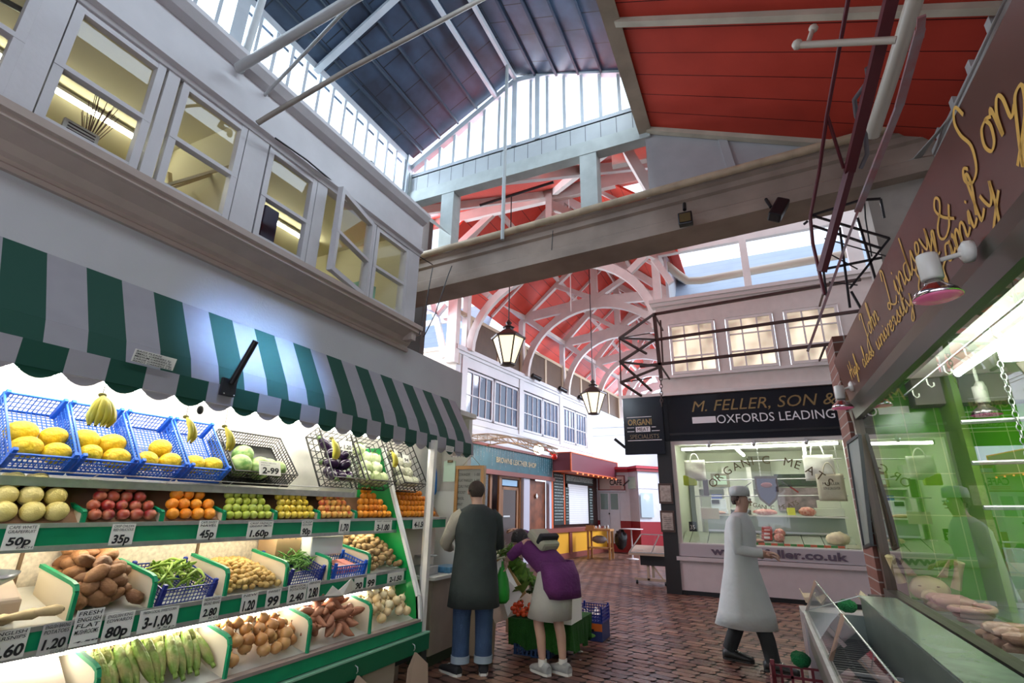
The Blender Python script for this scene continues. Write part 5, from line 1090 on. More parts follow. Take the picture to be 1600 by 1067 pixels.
for z, a, b in ((3.37, -2.35, -1.83), (3.15, -2.35, -2.2), (3.07, -2.35, -2.2), (3.15, -1.84, -1.75), (3.07, -1.84, -1.68), (2.88, -2.35, -1.65)): g.box(a, b, yy_ - .002, yy_, z, z + .012)
g.build('ruled_line', WL, f2)
# black post, window frame, base
fr(-1.78, -1.5, FY - .06, FY + .1, 0, 2.87, mat('black_post', (.012, .01, .01), .4), 'post', shop2)
FRM = mat('window_surround_white', (.62, .6, .55), .5)
g = G(); g.box(-1.5, -1.42, FY - .03, FY + .08, .9, 2.86); g.box(1.52, 1.6, FY - .03, FY + .08, .9, 2.86); g.box(-1.5, 1.6, FY - .03, FY + .08, 2.78, 2.86); g.box(-1.5, 1.6, FY - .03, FY + .08, .88, .92); g.build('window_surround', FRM, shop2)
G().quad((-1.42, FY, .92), (1.52, FY, .92), (1.52, FY, 2.78), (-1.42, FY, 2.78)).build('window_glass', GLASS, shop2)
LD = fr(-1.55, 2.3, FY - .05, FY + .1, .68, .9, mat('pinkish_grey_panel', (.42, .37, .38), .5), 'lettered_panel', shop2)
text('www.mfeller.co.uk', (-.92, FY - .055, .735), (1, 0, 0), ZU, mat('dull_violet_letters', (.1, .07, .1), .6), 'lettering', LD, width=2.2, height=.13, offset=.035)
PK = mat('pinkish_white_panel', (.55, .47, .46), .45, vary=.06)
fr(-1.55, 2.3, FY - .08, FY + .1, .6, .67, PK, 'ledge', shop2); fr(-1.52, 2.3, FY - .04, FY + .1, .08, .6, PK, 'base_panel', shop2); fr(-1.5, 2.3, FY + .0, FY + .1, 0, .1, BLACKM, 'kick_board', shop2)
# interior shell
INT = mat('shop_interior_paint', (.68, .72, .58), .6)
g = G(); g.box(-1.5, 2.3, 13.6, 13.7, 0, 2.9); struct(g.build('wall_butcher_back', INT)); g = G(); g.box(-1.58, -1.5, FY + .1, 13.7, 0, 2.9); g.box(2.25, 2.33, FY + .1, 13.7, 0, 2.9); struct(g.build('wall_butcher_side', INT)); g = G(); g.box(-1.58, 2.33, FY + .1, 13.7, 2.88, 2.96); struct(g.build('ceiling_butcher', mat('shop_ceiling', (.75, .77, .68), .7)))
tube_lamp('strip_light', (-1.35, FY + .25, 2.72), (1.5, FY + .25, 2.76), 'long strip light across the top of the butcher window', mat('butcher_tube', (1, 1, 1), .5, emit=(.96, 1, .84), estr=30), r=.03)
for i, (x, lab) in enumerate(((-.28, 'ceiling tube light hanging inside the butcher shop, left one'), (.95, 'slanting ceiling tube light inside the butcher shop beside the white bag'))): tube_lamp('strip_light', (x, 11.6, 2.74), (x + .1, 12.9, 2.74), lab, mat('butcher_tube'), r=.03)
for i, x in enumerate((-.76, .05, .93)):
    t = thing('clip_spotlight', (x, FY - .05, 2.82), 'small chrome spotlight %s on the lower edge of the black fascia' % ['nearest the post', 'in the middle', 'closest to the brick pier'][i], 'spotlight', 'clip spotlights'); G().lathe([(.02, 0), (.05, .06), (.03, .09)], (x, FY - .1, 2.7), 10).build('shade', STEEL, t); G().box(x - .01, x + .01, FY - .1, FY - .04, 2.78, 2.84).build('clip', STEEL, t)
# hanging rails, counter
g = G()
for z in (2.45, 2.1, 1.79): g.tube([(-1.15, FY + .35, z), (1.5, FY + .35, z + .03)], .011, 8)
t = thing('hanging_rails', (0, FY + .35, 2.1), 'three steel rails hung on chains inside the butcher window', 'rails')
g.build('rail', STEEL, t)
for x in (.1, 1.42):
    g = G()
    for i in range(26): z = 1.8 + i * .036; M3 = Matrix.Rotation(0 if i % 2 else 1.57, 3, 'Z'); g.tube([Vector((x, FY + .35, z)) + M3 @ Vector((.01 * math.cos(a), 0, .02 * math.sin(a))) for a in [j * math.pi / 3 for j in range(7)]], .003, 4)
    g.build('chain', STEEL, t)
ct = thing('display_counter', (0, 11.7, 0), 'refrigerated butcher counter with glass-green base trays behind the window', 'counter')
CT = mat('counter_green_steel', (.32, .36, .3), .3, metal=.5)
g = G(); g.extrude([(-1.45, FY + .15, .92), (-1.45, FY + .9, 1.1), (-1.45, FY + .9, 1.06), (-1.45, FY + .15, .88)], (2.95, 0, 0)); g.build('tray_deck', board_mat('counter_trays', (.4, .44, .36), 0, .33, .04, .25, vary=.1, dark=(.08, .1, .08)), ct)
fr(-1.0, 1.45, FY + .9, FY + .95, 1.08, 1.42, CT, 'upstand', ct); fr(-1.1, 1.5, FY + .85, FY + 1.25, 1.42, 1.45, mat('counter_top_white', (.75, .74, .68), .4), 'worktop', ct); fr(-1.0, 1.45, FY + .8, FY + .86, 1.12, 1.15, STEEL, 'rail', ct); fr(-1.3, 1.45, FY + .15, FY + .9, .0, .88, CT, 'base', ct)
g = G()
for i in range(16): g.cur = i % 2; g.box(-.4 + i * .105, -.4 + i * .105 + .1, FY + .12, FY + .14, .93, .965)
g.build('decorative_edging', [mat('edging_green', (.05, .2, .05), .7), mat('edging_red', (.5, .1, .05), .7)], ct)
MEAT = mat('raw_meat', (.45, .1, .08), .35, vary=.4, vscale=25, color2=(.6, .35, .28)); PMEAT = mat('pale_meat', (.62, .35, .28), .35, vary=.2, vscale=20)
def blob(name, loc, r, m, label, cat, seed=1, amp=.2, grp=None):
    o = lumpy(*r, amp, seed, 3, 16, 10).build(name, m, origin=Vector((0, 0, 0))); o.location = loc; return tag(o, label, cat, grp)
blob('meat_joint', (-.28, FY + .55, 1.12), (.12, .1, .1), MEAT, 'round red meat joint left of the red packets in the counter', 'meat', 1)
blob('meat_joint', (.3, FY + .6, 1.13), (.1, .09, .08), MEAT, 'dark rolled meat joint right of the red packets, upper one', 'meat', 4); blob('meat_joint', (.28, FY + .42, 1.05), (.09, .08, .08), MEAT, 'dark rolled meat joint right of the red packets, lower one', 'meat', 6)
blob('chicken', (1.22, FY + .4, 1.07), (.19, .12, .12), mat('chicken_skin', (.78, .66, .42), .4, vary=.2, vscale=12), 'whole pale chicken at the right end of the counter', 'chicken', 3, .25)
blob('meat_cut', (.1, FY + 1.0, 1.51), (.22, .1, .06), MEAT, 'red meat cut on the worktop under the hanging shield', 'meat', 9); blob('meat_cut', (-.8, FY + 1.0, 1.48), (.16, .1, .035), PMEAT, 'flat pale meat on the worktop beside the scales', 'meat', 11)
blob('meat_joint', (.85, FY + 1.0, 1.53), (.15, .1, .09), MEAT, 'dark meat joint on the worktop beside the yellow block', 'meat', 13)
blob('minced_meat', (-.1, FY + .3, .99), (.12, .08, .035), PMEAT, 'pale cut at the front edge of the counter', 'meat', 15)
blob('poultry_piece', (-.55, FY + .5, 1.07), (.13, .08, .05), mat('chicken_skin'), 'pale poultry piece near the left end of the counter', 'meat', 17)
fr_ = fr(.5, .64, FY + .95, FY + 1.1, 1.46, 1.6, mat('yellow_block', (.6, .6, .08), .5), 'yellow_block', None); tag(fr_, 'yellow box on the worktop beside the dark joint', 'box')
for i in range(3):
    o = fr(-.02 + i * .01, .16 + i * .01, FY + .4 + i * .12, FY + .5 + i * .12, 1.0 + i * .06, 1.1 + i * .07, mat('red_packet', (.5, .07, .04), .4, vary=.3, vscale=20), 'red_packet', None, .01); tag(o, 'red labelled packet %s in the column in the middle of the counter' % ['lowest', 'middle', 'topmost'][i], 'packet', 'red packets in the counter')
    fr(.02 + i * .01, .12 + i * .01, FY + .397 + i * .12, FY + .4 + i * .12, 1.03 + i * .06, 1.07 + i * .06, PAPER, 'packet_label', o)
t = thing('counter_scales', (-.75, FY + 1.05, 1.45), 'white electronic scales on the worktop', 'scales'); fr(-.95, -.6, FY + 1.0, FY + 1.2, 1.46, 1.54, mat('scale_white'), 'base', t, .01); fr(-.92, -.62, FY + 1.12, FY + 1.18, 1.54, 1.76, mat('scale_white'), 'display_head', t, .01); fr(-.9, -.75, FY + 1.1, FY + 1.12, 1.66, 1.74, BLACKM, 'screen', t)
t = thing('cash_register', (1.2, FY + 1.1, 1.45), 'cream cash register at the right of the worktop', 'till'); fr(.98, 1.48, FY + 1.0, FY + 1.25, 1.45, 1.6, mat('till_cream', (.5, .52, .42), .5), 'body', t, .01); fr(1.05, 1.45, FY + 1.1, FY + 1.2, 1.6, 1.75, mat('till_cream'), 'display', t, .01)
# hanging shield, cleavers, arched lettering on the glass
sh = [(-.02, 2.17), (.38, 2.17), (.38, 1.9), (.33, 1.74), (.18, 1.6), (.03, 1.74), (-.02, 1.9)]
t = thing('shield_sign', (.18, FY + .25, 1.6), 'dark shield-shaped sign with a pale blue lower half hanging in the butcher window', 'sign')
g = G(); g.extrude([(x, FY + .24, z) for x, z in sh], (0, .03, 0)); g.build('shield', mat('dark_bronze', (.08, .05, .03), .4), t)
g = G(); g.add([(.18 + (x - .18) * .82, FY + .236, 1.9 + (z - 1.9) * .82) for x, z in sh], [tuple(range(7))]); g.build('painted_face', mat('slate_blue', (.09, .1, .18), .4), t)
g = G(); g.ball((.18, FY + .23, 2.0), .1, .01, .05, 12, 8); g.build('emblem', mat('dusty_red', (.35, .12, .12), .6), t)
for i, (x0_, x1_, zz0, zz1) in enumerate(((-.3, -.08, 1.9, 2.05), (.44, .64, 2.08, 1.92))):
    t = thing('cleaver', (x0_, FY + .25, 1.9), 'cleaver with a red handle crossed %s the hanging shield' % ['left of', 'right of'][i], 'cleaver', 'cleavers beside the shield'); a = Vector((x0_, FY + .25, zz0)); b = Vector((x1_, FY + .25, zz1)); d = (b - a).normalized()
    if i == 0: G().bar(a + d * .08, b, .012, .11, up=(0, 1, 0)).build('blade', mat('dark_steel', (.1, .1, .1), .3, metal=.7), t); G().bar(a - d * .08, a + d * .08, .03, .035, up=(0, 1, 0)).build('handle', mat('cleaver_red', (.3, .03, .03), .4), t)
    else: G().bar(a, b - d * .08, .012, .11, up=(0, 1, 0)).build('blade', mat('dark_steel'), t); G().bar(b - d * .08, b + d * .08, .03, .035, up=(0, 1, 0)).build('handle', mat('cleaver_red'), t)
for o in bpy.data.objects:
    pass
def arc_text(s, cx, cz, R_, a0, a1, h, m, flip=1, parent=None):
    n = len(s)
    for i, ch in enumerate(s):
        if ch == ' ': continue
        a = a0 + (a1 - a0) * i / (n - 1); r = Vector((math.sin(a) if flip > 0 else -math.sin(a), 0, math.cos(a) if flip > 0 else math.cos(a)))
        pos = Vector((cx + R_ * math.sin(a), FY - .005, cz + flip * R_ * math.cos(a)))
        rt_ = Vector((math.cos(a), 0, -math.sin(a) * flip)); up_ = Vector((math.sin(a) * flip, 0, math.cos(a)))
        text(ch, pos - rt_ * h * .4, rt_, up_, m, 'window_lettering', parent, height=h)
arc_text('ORGANIC MEATS', .22, 1.1, 1.28, -.82, .82, .15, mat('green_gilt', (.09, .06, .015), .4), 1, shop2)
arc_text('ORGANIC MEATS', .22, 2.5, .95, -.48, .48, .075, mat('green_gilt'), -1, shop2)
# cotton bags hanging in the window, frames on the post, shelves
COT = mat('white_cotton', (.85, .85, .74), .8, bump=.5, bscale=7); COT2 = mat('cream_cotton', (.62, .6, .42), .8, bump=.8, bscale=8)
def tote(x0_, x1_, z0_, z1_, y, m, label, hz=.25, words=None):
    t = thing('cotton_bag', ((x0_ + x1_) / 2, y, z0_), label, 'bag', 'cotton bags in the butcher window'); g = G(); n = 8; vs = []; fs = []
    for i in range(n + 1):
        for j in range(n + 1): u = i / n; v = j / n; vs.append((x0_ + (x1_ - x0_) * u, y - .03 * math.sin(math.pi * u) * math.sin(math.pi * v) + .01 * math.sin(9 * v + 4 * u), z0_ + (z1_ - z0_) * v))
    for i in range(n):
        for j in range(n): u = i * (n + 1) + j; fs.append((u, u + n + 1, u + n + 2, u + 1))
    g.add(vs, fs, True); o = g.build('bag', m, t); o.modifiers.new('s', 'SOLIDIFY').thickness = .01
    w_ = x1_ - x0_; pts = [(x0_ + w_ * (.28 + .44 * i / 10), y, z1_ - .02 + hz * math.sin(math.pi * i / 10) ** .6) for i in range(11)]
    G().tube(pts, .012, 6).build('handle', m, t)
    if words: 
        for i, s in enumerate(words): text(s, (x0_ + w_ * .2, y - .06, z1_ - .2 - i * .08), (1, 0, 0), ZU, INK, 'lettering', t, width=w_ * .6, height=.045)
tote(.86, 1.36, 2.08, 2.55, FY + .3, COT, 'large white cotton bag hanging at the top right of the butcher window', .28)
tote(-1.3, -.9, 2.1, 2.5, FY + .3, COT, 'white cotton bag hanging at the left of the butcher window', .15)
tote(1.02, 1.46, 1.72, 2.2, FY + .22, COT2, 'creased cream cotton bag with printing hanging below the large white bag', .22, ['M. FELLER', 'SON & DAUGHTER'])
for i, (z0_, z1_) in enumerate(((1.63, 2.02), (1.1, 1.5))):
    t = thing('framed_certificate', (-1.65, FY - .08, z0_), ['framed picture hung on the black post, upper of the two', 'framed certificate on the black post, lower of the two'][i], 'picture frame', 'frames on the black post')
    fr(-1.8, -1.53, FY - .1, FY - .07, z0_, z1_, mat('dark_wood_frame', (.06, .03, .02), .4), 'frame', t); fr(-1.77, -1.56, FY - .105, FY - .1, z0_ + .04, z1_ - .04, mat('faded_paper', (.45, .38, .32), .6, vary=.4 if i == 0 else .05, vscale=18), 'picture', t)
    if i: 
        g = G()
        for j in range(6): g.box(-1.73, -1.6, FY - .107, FY - .105, z0_ + .09 + j * .035, z0_ + .094 + j * .035)
        g.build('printed_line', INK, t)
t = thing('wall_shelves', (-.6, 13.4, 1.8), 'white shelves with frames at the back of the butcher shop', 'shelves'); 
for z in (1.55, 2.0): fr(-1.3, -.1, 13.2, 13.6, z, z + .04, mat('counter_top_white'), 'shelf', t)
for x in (-1.3, -.65, -.12): fr(x - .05, x + .05, 13.15, 13.6, .9, 2.5, mat('counter_top_white'), 'upright', t)
o = fr(-.95, -.55, 13.1, 13.15, 2.05, 2.35, mat('green_brown_frame', (.16, .14, .06), .5), 'framed_notice', None); tag(o, 'framed green notice on the back shelf of the butcher shop', 'picture frame'); fr(-.89, -.61, 13.09, 13.1, 2.1, 2.3, mat('pale_green_paper', (.45, .6, .45), .6), 'picture', o)
o = fr(-.98, -.75, 13.1, 13.14, 1.62, 1.88, mat('blue_paper', (.05, .1, .4), .6), 'blue_poster', None); tag(o, 'small blue poster below the framed notice', 'poster')
o = fr(-.1, .35, 13.3, 13.55, 2.0, 2.75, mat('green_grey_cabinet', (.17, .18, .13), .5), 'wall_cabinet', None); tag(o, 'dark green-grey wall cabinet at the back of the butcher shop', 'cabinet')
o = fr(.4, 1.3, 13.5, 13.58, 2.1, 2.35, mat('dark_green_board', (.02, .04, .02), .5), 'dark_board', None); tag(o, 'long dark green board on the back wall behind the shield', 'board')
o = fr(.4, 1.5, 13.52, 13.58, 1.55, 2.05, mat('back_hatch', (.3, .22, .24), .5, vary=.5), 'back_hatch', None); tag(o, 'reddish hatch opening on the back wall below the dark board', 'hatch')
o = fr(-1.35, -1.1, FY + .3, FY + .45, 2.0, 2.2, mat('yellow_green_tubs', (.5, .6, .05), .5), 'yellow_tub', None, .02); tag(o, 'yellow-green tub hanging at the left of the butcher window', 'tub')
o = fr(-.98, -.88, FY + .33, FY + .4, 1.8, 2.12, mat('dark_knife_block', (.05, .02, .02), .4), 'knife_holder', None, .01); tag(o, 'narrow dark red and black holder hanging beside the yellow tub', 'holder')
o = fr(-1.05, -.72, FY + .2, FY + .22, 1.36, 1.56, mat('pale_yellow_card', (.65, .68, .45), .6), 'yellow_card', None); tag(o, 'blank pale yellow card standing in the butcher window', 'card')
o = fr(-1.3, -1.16, FY + .18, FY + .2, 1.12, 1.3, CH, 'black_price_board', None); tag(o, 'small black board marked 35 at the lower left of the butcher window', 'board'); text('35', (-1.28, FY + .175, 1.16), (1, 0, 0), ZU, PAPER, 'lettering', o, width=.09, height=.08)
o = fr(1.3, 1.5, FY + .15, FY + .17, .93, .99, mat('pale_yellow_card'), 'small_card', None); tag(o, 'small yellow card under the chicken at the right end of the counter', 'card')
# brown iron awning frame standing out from the shop
LF = thing('iron_lattice', (0, 9.8, 4.3), 'brown iron lattice awning frame with three long bars in front of the butcher shop', 'awning frame')
def q9(x, y, Y=9.8): return P(x, y, Y=Y)
for (a, b) in (((1020, 491), (1345, 436)), ((1020, 531), (1345, 485)), ((1000, 572), (1315, 535))): G().bar(q9(*a), q9(*b), .05, .05).build('long_bar', RUST, LF)
t0, t1, t2 = q9(1022, 490), q9(1023, 530), q9(1033, 572)
n0, n1, n2 = q9(968, 528, 8.6), q9(969, 565, 8.6), q9(970, 597, 8.6)
g = G()
for a, b in ((t0, n0), (t1, n1), (t2, n2)): g.bar(a, b, .045, .045)
g.build('side_bar', RUST, LF); g = G()
for c_ in (t0, t2, q9(1290, 445), q9(1290, 538)): G().bar(c_, (c_.x, FY - .03, c_.z), .03, .03).build('wall_bracket', RUST, LF)
g = G()
for a, b in ((n0, t1), (n1, t2), (n2, q9(1002, 618, 9.4)), (n0, q9(1010, 552, 9.4)), (n1, q9(1018, 610, 9.5))): g.bar(a, b, .035, .035)
g.build('diagonal', RUST, LF); g = G(); g.bar(n0, n2, .02, .02); g.bar(t0, q9(1033, 590), .07, .05); g.bar(q9(1032, 500), q9(1036, 570), .03, .03); g.bar(n0, q9(1015, 520, 9.8), .02, .02); g.bar(n2, q9(1018, 590, 9.8), .02, .02); g.build('upright', RUST, LF)
g = G(); p0_ = q9(1032, 575); p1_ = q9(1034, 634)
for i in range(11):
    z = p0_.lerp(p1_, i / 10.5); M3 = Matrix.Rotation(0 if i % 2 else 1.57, 3, 'Z'); g.tube([z + M3 @ Vector((.024 * math.cos(a), 0, .045 * math.sin(a))) for a in [j * math.pi / 4 for j in range(9)]], .008, 5)
g.build('chain', RUST, LF)
# closed-up refrigerated trolley left of the post
tr = thing('display_trolley', (-2.3, 11.9, 0), 'glass-topped display trolley on wheels left of the black post', 'trolley'); TW = mat('trolley_tan', (.4, .3, .22), .5)
g = G(); g.extrude([(-2.68, 11.7, .58), (-2.68, 12.5, .58), (-2.68, 12.5, .74), (-2.68, 11.7, .62)], (.9, 0, 0)); g.build('body', TW, tr)
g = G(); g.quad((-2.66, 11.72, .63), (-1.8, 11.72, .63), (-1.8, 12.3, .98), (-2.5, 12.3, .98)); g.build('glass_top', GLASS, tr)
g = G(); 
for a, b in (((-2.66, 11.72, .63), (-2.5, 12.3, .98)), ((-2.2, 11.72, .63), (-2.1, 12.3, .98)), ((-2.5, 12.3, .98), (-1.8, 12.3, .98)), ((-2.66, 11.72, .63), (-1.8, 11.72, .64))): g.bar(a, b, .02, .02)
g.build('glass_frame', ALU, tr); fr(-2.45, -1.85, 11.8, 12.4, .38, .58, BLACKM, 'motor_box', tr)
for y in (11.85, 12.4): G().bar((-2.3, y, .08), (-2.3, y, .6), .05, .05).build('leg', TW, tr)
g = G(); g.bar((-2.6, 11.85, .1), (-1.9, 11.85, .1), .05, .05); g.bar((-2.3, 11.85, .5), (-2.0, 11.85, .12), .03, .03); g.build('stretcher', TW, tr)
for x in (-2.55, -1.95): G().lathe([(.045, -.02), (.045, .02)], (x, 11.85, .046), 12, Matrix.Rotation(1.57, 3, 'Y')).build('wheel', BLACKM, tr)
g = G(); g.bar((-2.62, FY - .2, 2.88), (-2.42, FY - .1, 2.7), .05, .05); o = g.build('black_bracket', BLACKM); o.location.z += .05; tag(o, 'black tube bracket sticking out at the lower left of the black fascia', 'bracket')
# ================================================================ NEAR RIGHT BUTCHER (sign, window, outdoor case)
SX = .78
TILE = board_mat('green_tiles', (.13, .5, .012), 0, .2, .03, .12, vary=.2, dark=(.5, .7, .2), rows=(2, .3, .022, 0), vscale=1.5)
TILE2 = board_mat('green_tiles_side', (.13, .5, .012), 1, .2, .03, .12, vary=.2, dark=(.5, .7, .2), rows=(2, .3, .022, 0), vscale=1.5)
g = G(); g.box(.84, 3.0, 4.9, 5.0, .0, 2.5); struct(g.build('wall_tiled_end', TILE)); g = G(); g.box(2.3, 2.36, -1, 4.9, 0, 2.5); struct(g.build('wall_tiled_back', TILE2))
g = G(); g.box(1.36, 1.4, 4.55, 4.9, .9, 2.5); struct(g.build('trim_18', mat('tile_corner_trim', (.2, .35, .05), .3)))
g = G(); g.box(.8, 2.4, -1, 4.95, 2.5, 2.58); struct(g.build('ceiling_near_shop', mat('shop_ceiling')))
PIER = mat('pier_brown', (.08, .035, .025), .5, vary=.3)
BRK = board_mat('pier_brick', (.2, .07, .045), 2, .085, .12, .7, vary=.3, dark=(.3, .27, .24), rows=(0, .24, .05, .5))
g = G(); g.box(.74, .9, 4.86, 5.3, 0, 2.95); struct(g.build('column_brick', BRK))
ls = thing('butcher_window_front', (SX, 2, .95), 'brown framed butcher window front with the long maroon painted sign, close on the right', 'shop front')
g = G(); g.box(SX - .01, .88, 4.7, 4.86, 0, 2.3); g.box(SX - .03, .84, 4.66, 4.72, .95, 2.3); g.build('window_post', mat('brown_wood_post', (.1, .055, .035), .35, vary=.4, vscale=3, stretch=(1, 1, .1)), ls)
g = G(); g.extrude([(SX - .03, -1, 2.28), (SX - .02, -1, 2.2), (SX + .04, -1, 2.2), (SX + .04, -1, 2.34), (SX - .03, -1, 2.34)], (0, 5.8, 0)); g.build('head_moulding', mat('dark_bronze_moulding', (.035, .03, .015), .3), ls)
g = G(); g.quad((SX, -1, .99), (SX, 4.68, .99), (SX, 4.68, 2.22), (SX, -1, 2.22)); g.build('window_glass', glass_mat('big_pane', (1, 1, 1), 1.6), ls)
g = G(); g.box(SX - .04, SX + .03, -1, 4.74, .93, 1.0); g.box(SX - .08, SX - .03, -1, 4.74, .9, .93); g.build('sill', mat('worn_brown_sill', (.07, .06, .045), .4, vary=.4, vscale=6), ls)
g = G(); g.box(SX - .02, SX + .06, -1, 4.8, 0, .92); g.build('stall_riser', mat('worn_brown_sill'), ls)
sb0 = Vector((.765, 0, 2.31)); sb1 = Vector((.70, 0, 2.69)); SM = mat('sign_maroon', (.1, .028, .016), .28, vary=.25, vscale=2.5)
ya, yz = -1.0, 4.72
g = G(); g.add([(sb0.x, yz, sb0.z), (sb0.x, ya, sb0.z), (sb1.x, ya, sb1.z), (sb1.x, yz, sb1.z), (sb0.x + .06, yz, sb0.z), (sb0.x + .06, ya, sb0.z), (sb1.x + .06, ya, sb1.z), (sb1.x + .06, yz, sb1.z)], [(0, 1, 2, 3), (7, 6, 5, 4), (0, 3, 7, 4), (1, 5, 6, 2), (3, 2, 6, 7), (0, 4, 5, 1)]); sg = g.build('sign_board', SM, ls)
# cursive lettering, painted in gold: (advance, [strokes]) in x-height units
CUR = {
 'J': (.75, [[(.55, 1.0), (.3, 1.05), (.15, .9)], [(.5, 1.05), (.42, .6), (.38, .1), (.3, -.4), (.12, -.5), (0, -.3), (.2, -.05), (.6, .15)]]),
 'o': (.42, [[(.3, .42), (.12, .38), (.04, .18), (.14, .02), (.28, .08), (.34, .28), (.28, .42), (.42, .36)]]),
 'h': (.5, [[(0, .1), (.2, .6), (.24, 1.0), (.14, 1.02), (.1, .7), (.06, 0), (.12, .28), (.26, .44), (.34, .34), (.34, .05), (.5, .12)]]),
 'n': (.5, [[(0, .38), (.06, .42), (.07, 0), (.12, .28), (.26, .44), (.35, .34), (.35, .05), (.5, .12)]]),
 'L': (.85, [[(.2, .8), (.3, 1.05), (.42, .95), (.36, .6), (.26, .2), (.14, .02), (0, .08), (.1, .2), (.36, .04), (.6, -.04), (.78, .1)]]),
 'i': (.28, [[(0, .2), (.1, .44), (.1, .06), (.28, .14)], [(.1, .62), (.13, .66)]]),
 'd': (.5, [[(.32, .4), (.12, .4), (.03, .18), (.14, .01), (.3, .14), (.38, 1.0)], [(.36, .8), (.34, .06), (.5, .14)]]),
 's': (.38, [[(0, .1), (.2, .46), (.22, .25), (.28, .1), (.16, 0), (.02, .08)], [(.2, .02), (.38, .14)]]),
 'e': (.38, [[(.02, .18), (.2, .24), (.26, .38), (.16, .45), (.05, .3), (.08, .06), (.22, .02), (.38, .16)]]),
 'y': (.5, [[(0, .42), (.08, .2), (.18, .06), (.3, .2), (.36, .44)], [(.36, .44), (.32, 0), (.22, -.42), (.08, -.5), (.06, -.35), (.5, .12)]]),
 '&': (.9, [[(.75, .1), (.4, .45), (.22, .8), (.34, 1.0), (.46, .85), (.36, .62), (.12, .4), (.08, .15), (.26, 0), (.5, .1), (.66, .4), (.72, .5)]]),
 'S': (.75, [[(.62, .85), (.5, 1.08), (.34, .95), (.36, .7), (.5, .4), (.4, .08), (.16, 0), (0, .15), (.08, .3), (.2, .22)]]),
 'H': (.8, [[(.1, 1.0), (.16, .5), (.1, 0)], [(.6, 1.05), (.54, .5), (.6, 0)], [(0, .45), (.3, .55), (.7, .5)]]),
 'g': (.46, [[(.3, .4), (.12, .4), (.04, .2), (.14, .05), (.3, .2), (.33, .42), (.3, -.1), (.2, -.45), (.06, -.4), (.2, -.1), (.46, .14)]]),
 'c': (.36, [[(.28, .36), (.16, .44), (.05, .28), (.07, .06), (.2, .01), (.36, .14)]]),
 'l': (.28, [[(0, .2), (.16, .7), (.16, 1.0), (.08, .95), (.08, .1), (.14, .02), (.28, .14)]]),
 'a': (.46, [[(.3, .38), (.14, .42), (.04, .2), (.14, .02), (.28, .14), (.32, .42), (.32, .06), (.46, .14)]]),
 'u': (.5, [[(0, .3), (.06, .44), (.07, .1), (.16, .02), (.28, .14), (.34, .44), (.34, .06), (.5, .14)]]),
 'v': (.42, [[(0, .36), (.06, .42), (.14, .02), (.3, .42), (.42, .4)]]),
 'r': (.36, [[(0, .3), (.08, .46), (.12, .4), (.2, .4), (.18, .06), (.36, .14)]]),
 't': (.32, [[(0, .2), (.12, .8), (.1, .1), (.16, .02), (.32, .14)], [(0, .5), (.26, .54)]]),
 'f': (.4, [[(0, .2), (.22, .8), (.26, 1.0), (.16, .98), (.12, .5), (.08, -.1), (.04, -.45), (.14, -.3), (.16, .05), (.4, .16)], [(.02, .4), (.26, .44)]]),
 'm': (.7, [[(0, .38), (.06, .42), (.06, 0), (.12, .3), (.22, .43), (.28, .32), (.28, 0), (.34, .3), (.45, .43), (.52, .32), (.52, .05), (.7, .14)]]),
 ' ': (.3, []), '-': (.3, [[(0, .3), (.1, .36), (.2, .28)]])}
def smooth(p):
    if len(p) < 3: return p
    out = []
    for i in range(len(p) - 1):
        a, b, c, d = p[max(i - 1, 0)], p[i], p[i + 1], p[min(i + 2, len(p) - 1)]
        for k in range(5):
            t = k / 5; out.append(tuple(.5 * (2 * b[j] + (c[j] - a[j]) * t + (2 * a[j] - 5 * b[j] + 4 * c[j] - d[j]) * t * t + (3 * b[j] - a[j] - 3 * c[j] + d[j]) * t ** 3) for j in (0, 1)))
    out.append(p[-1]); return out
GOLDP = mat('gold_sign_paint', (.75, .42, .07), .45)
def script(s, y_start, y_end, frac, ht, name):
    """write s on the sloping sign from y_start towards the camera to y_end; frac = height of the baseline on the board"""
    w_ = sum(CUR[c][0] for c in s); k = (y_start - y_end) / w_; upv = (sb1 - sb0).normalized(); o0 = sb0 + (sb1 - sb0) * frac; x = 0; paths = []
    for c in s:
        for st_ in CUR[c][1]: paths.append([((x + px_ + py_ * .22) * k / ht, py_) for px_, py_ in smooth(st_)])
        x += CUR[c][0]
    return strokes(paths, (o0.x, y_start, o0.z), (0, -1, 0), upv, GOLDP, name, sg, .0065, ht)
script('John', 3.62, 3.2, .56, .14, 'lettering'); script('Lindsey', 3.0, 2.24, .5, .17, 'lettering'); script('&', 2.2, 1.99, .42, .13, 'lettering'); script('Son', 1.86, 1.5, .5, .19, 'lettering')
script('High', 4.36, 4.02, .36, .11, 'lettering'); script('class', 3.9, 3.55, .3, .11, 'lettering'); script('university', 3.46, 2.66, .28, .11, 'lettering'); script('&', 2.58, 2.4, .24, .11, 'lettering'); script('family', 2.3, 1.74, .22, .14, 'lettering'); script('h', 1.62, 1.42, .22, .14, 'lettering')
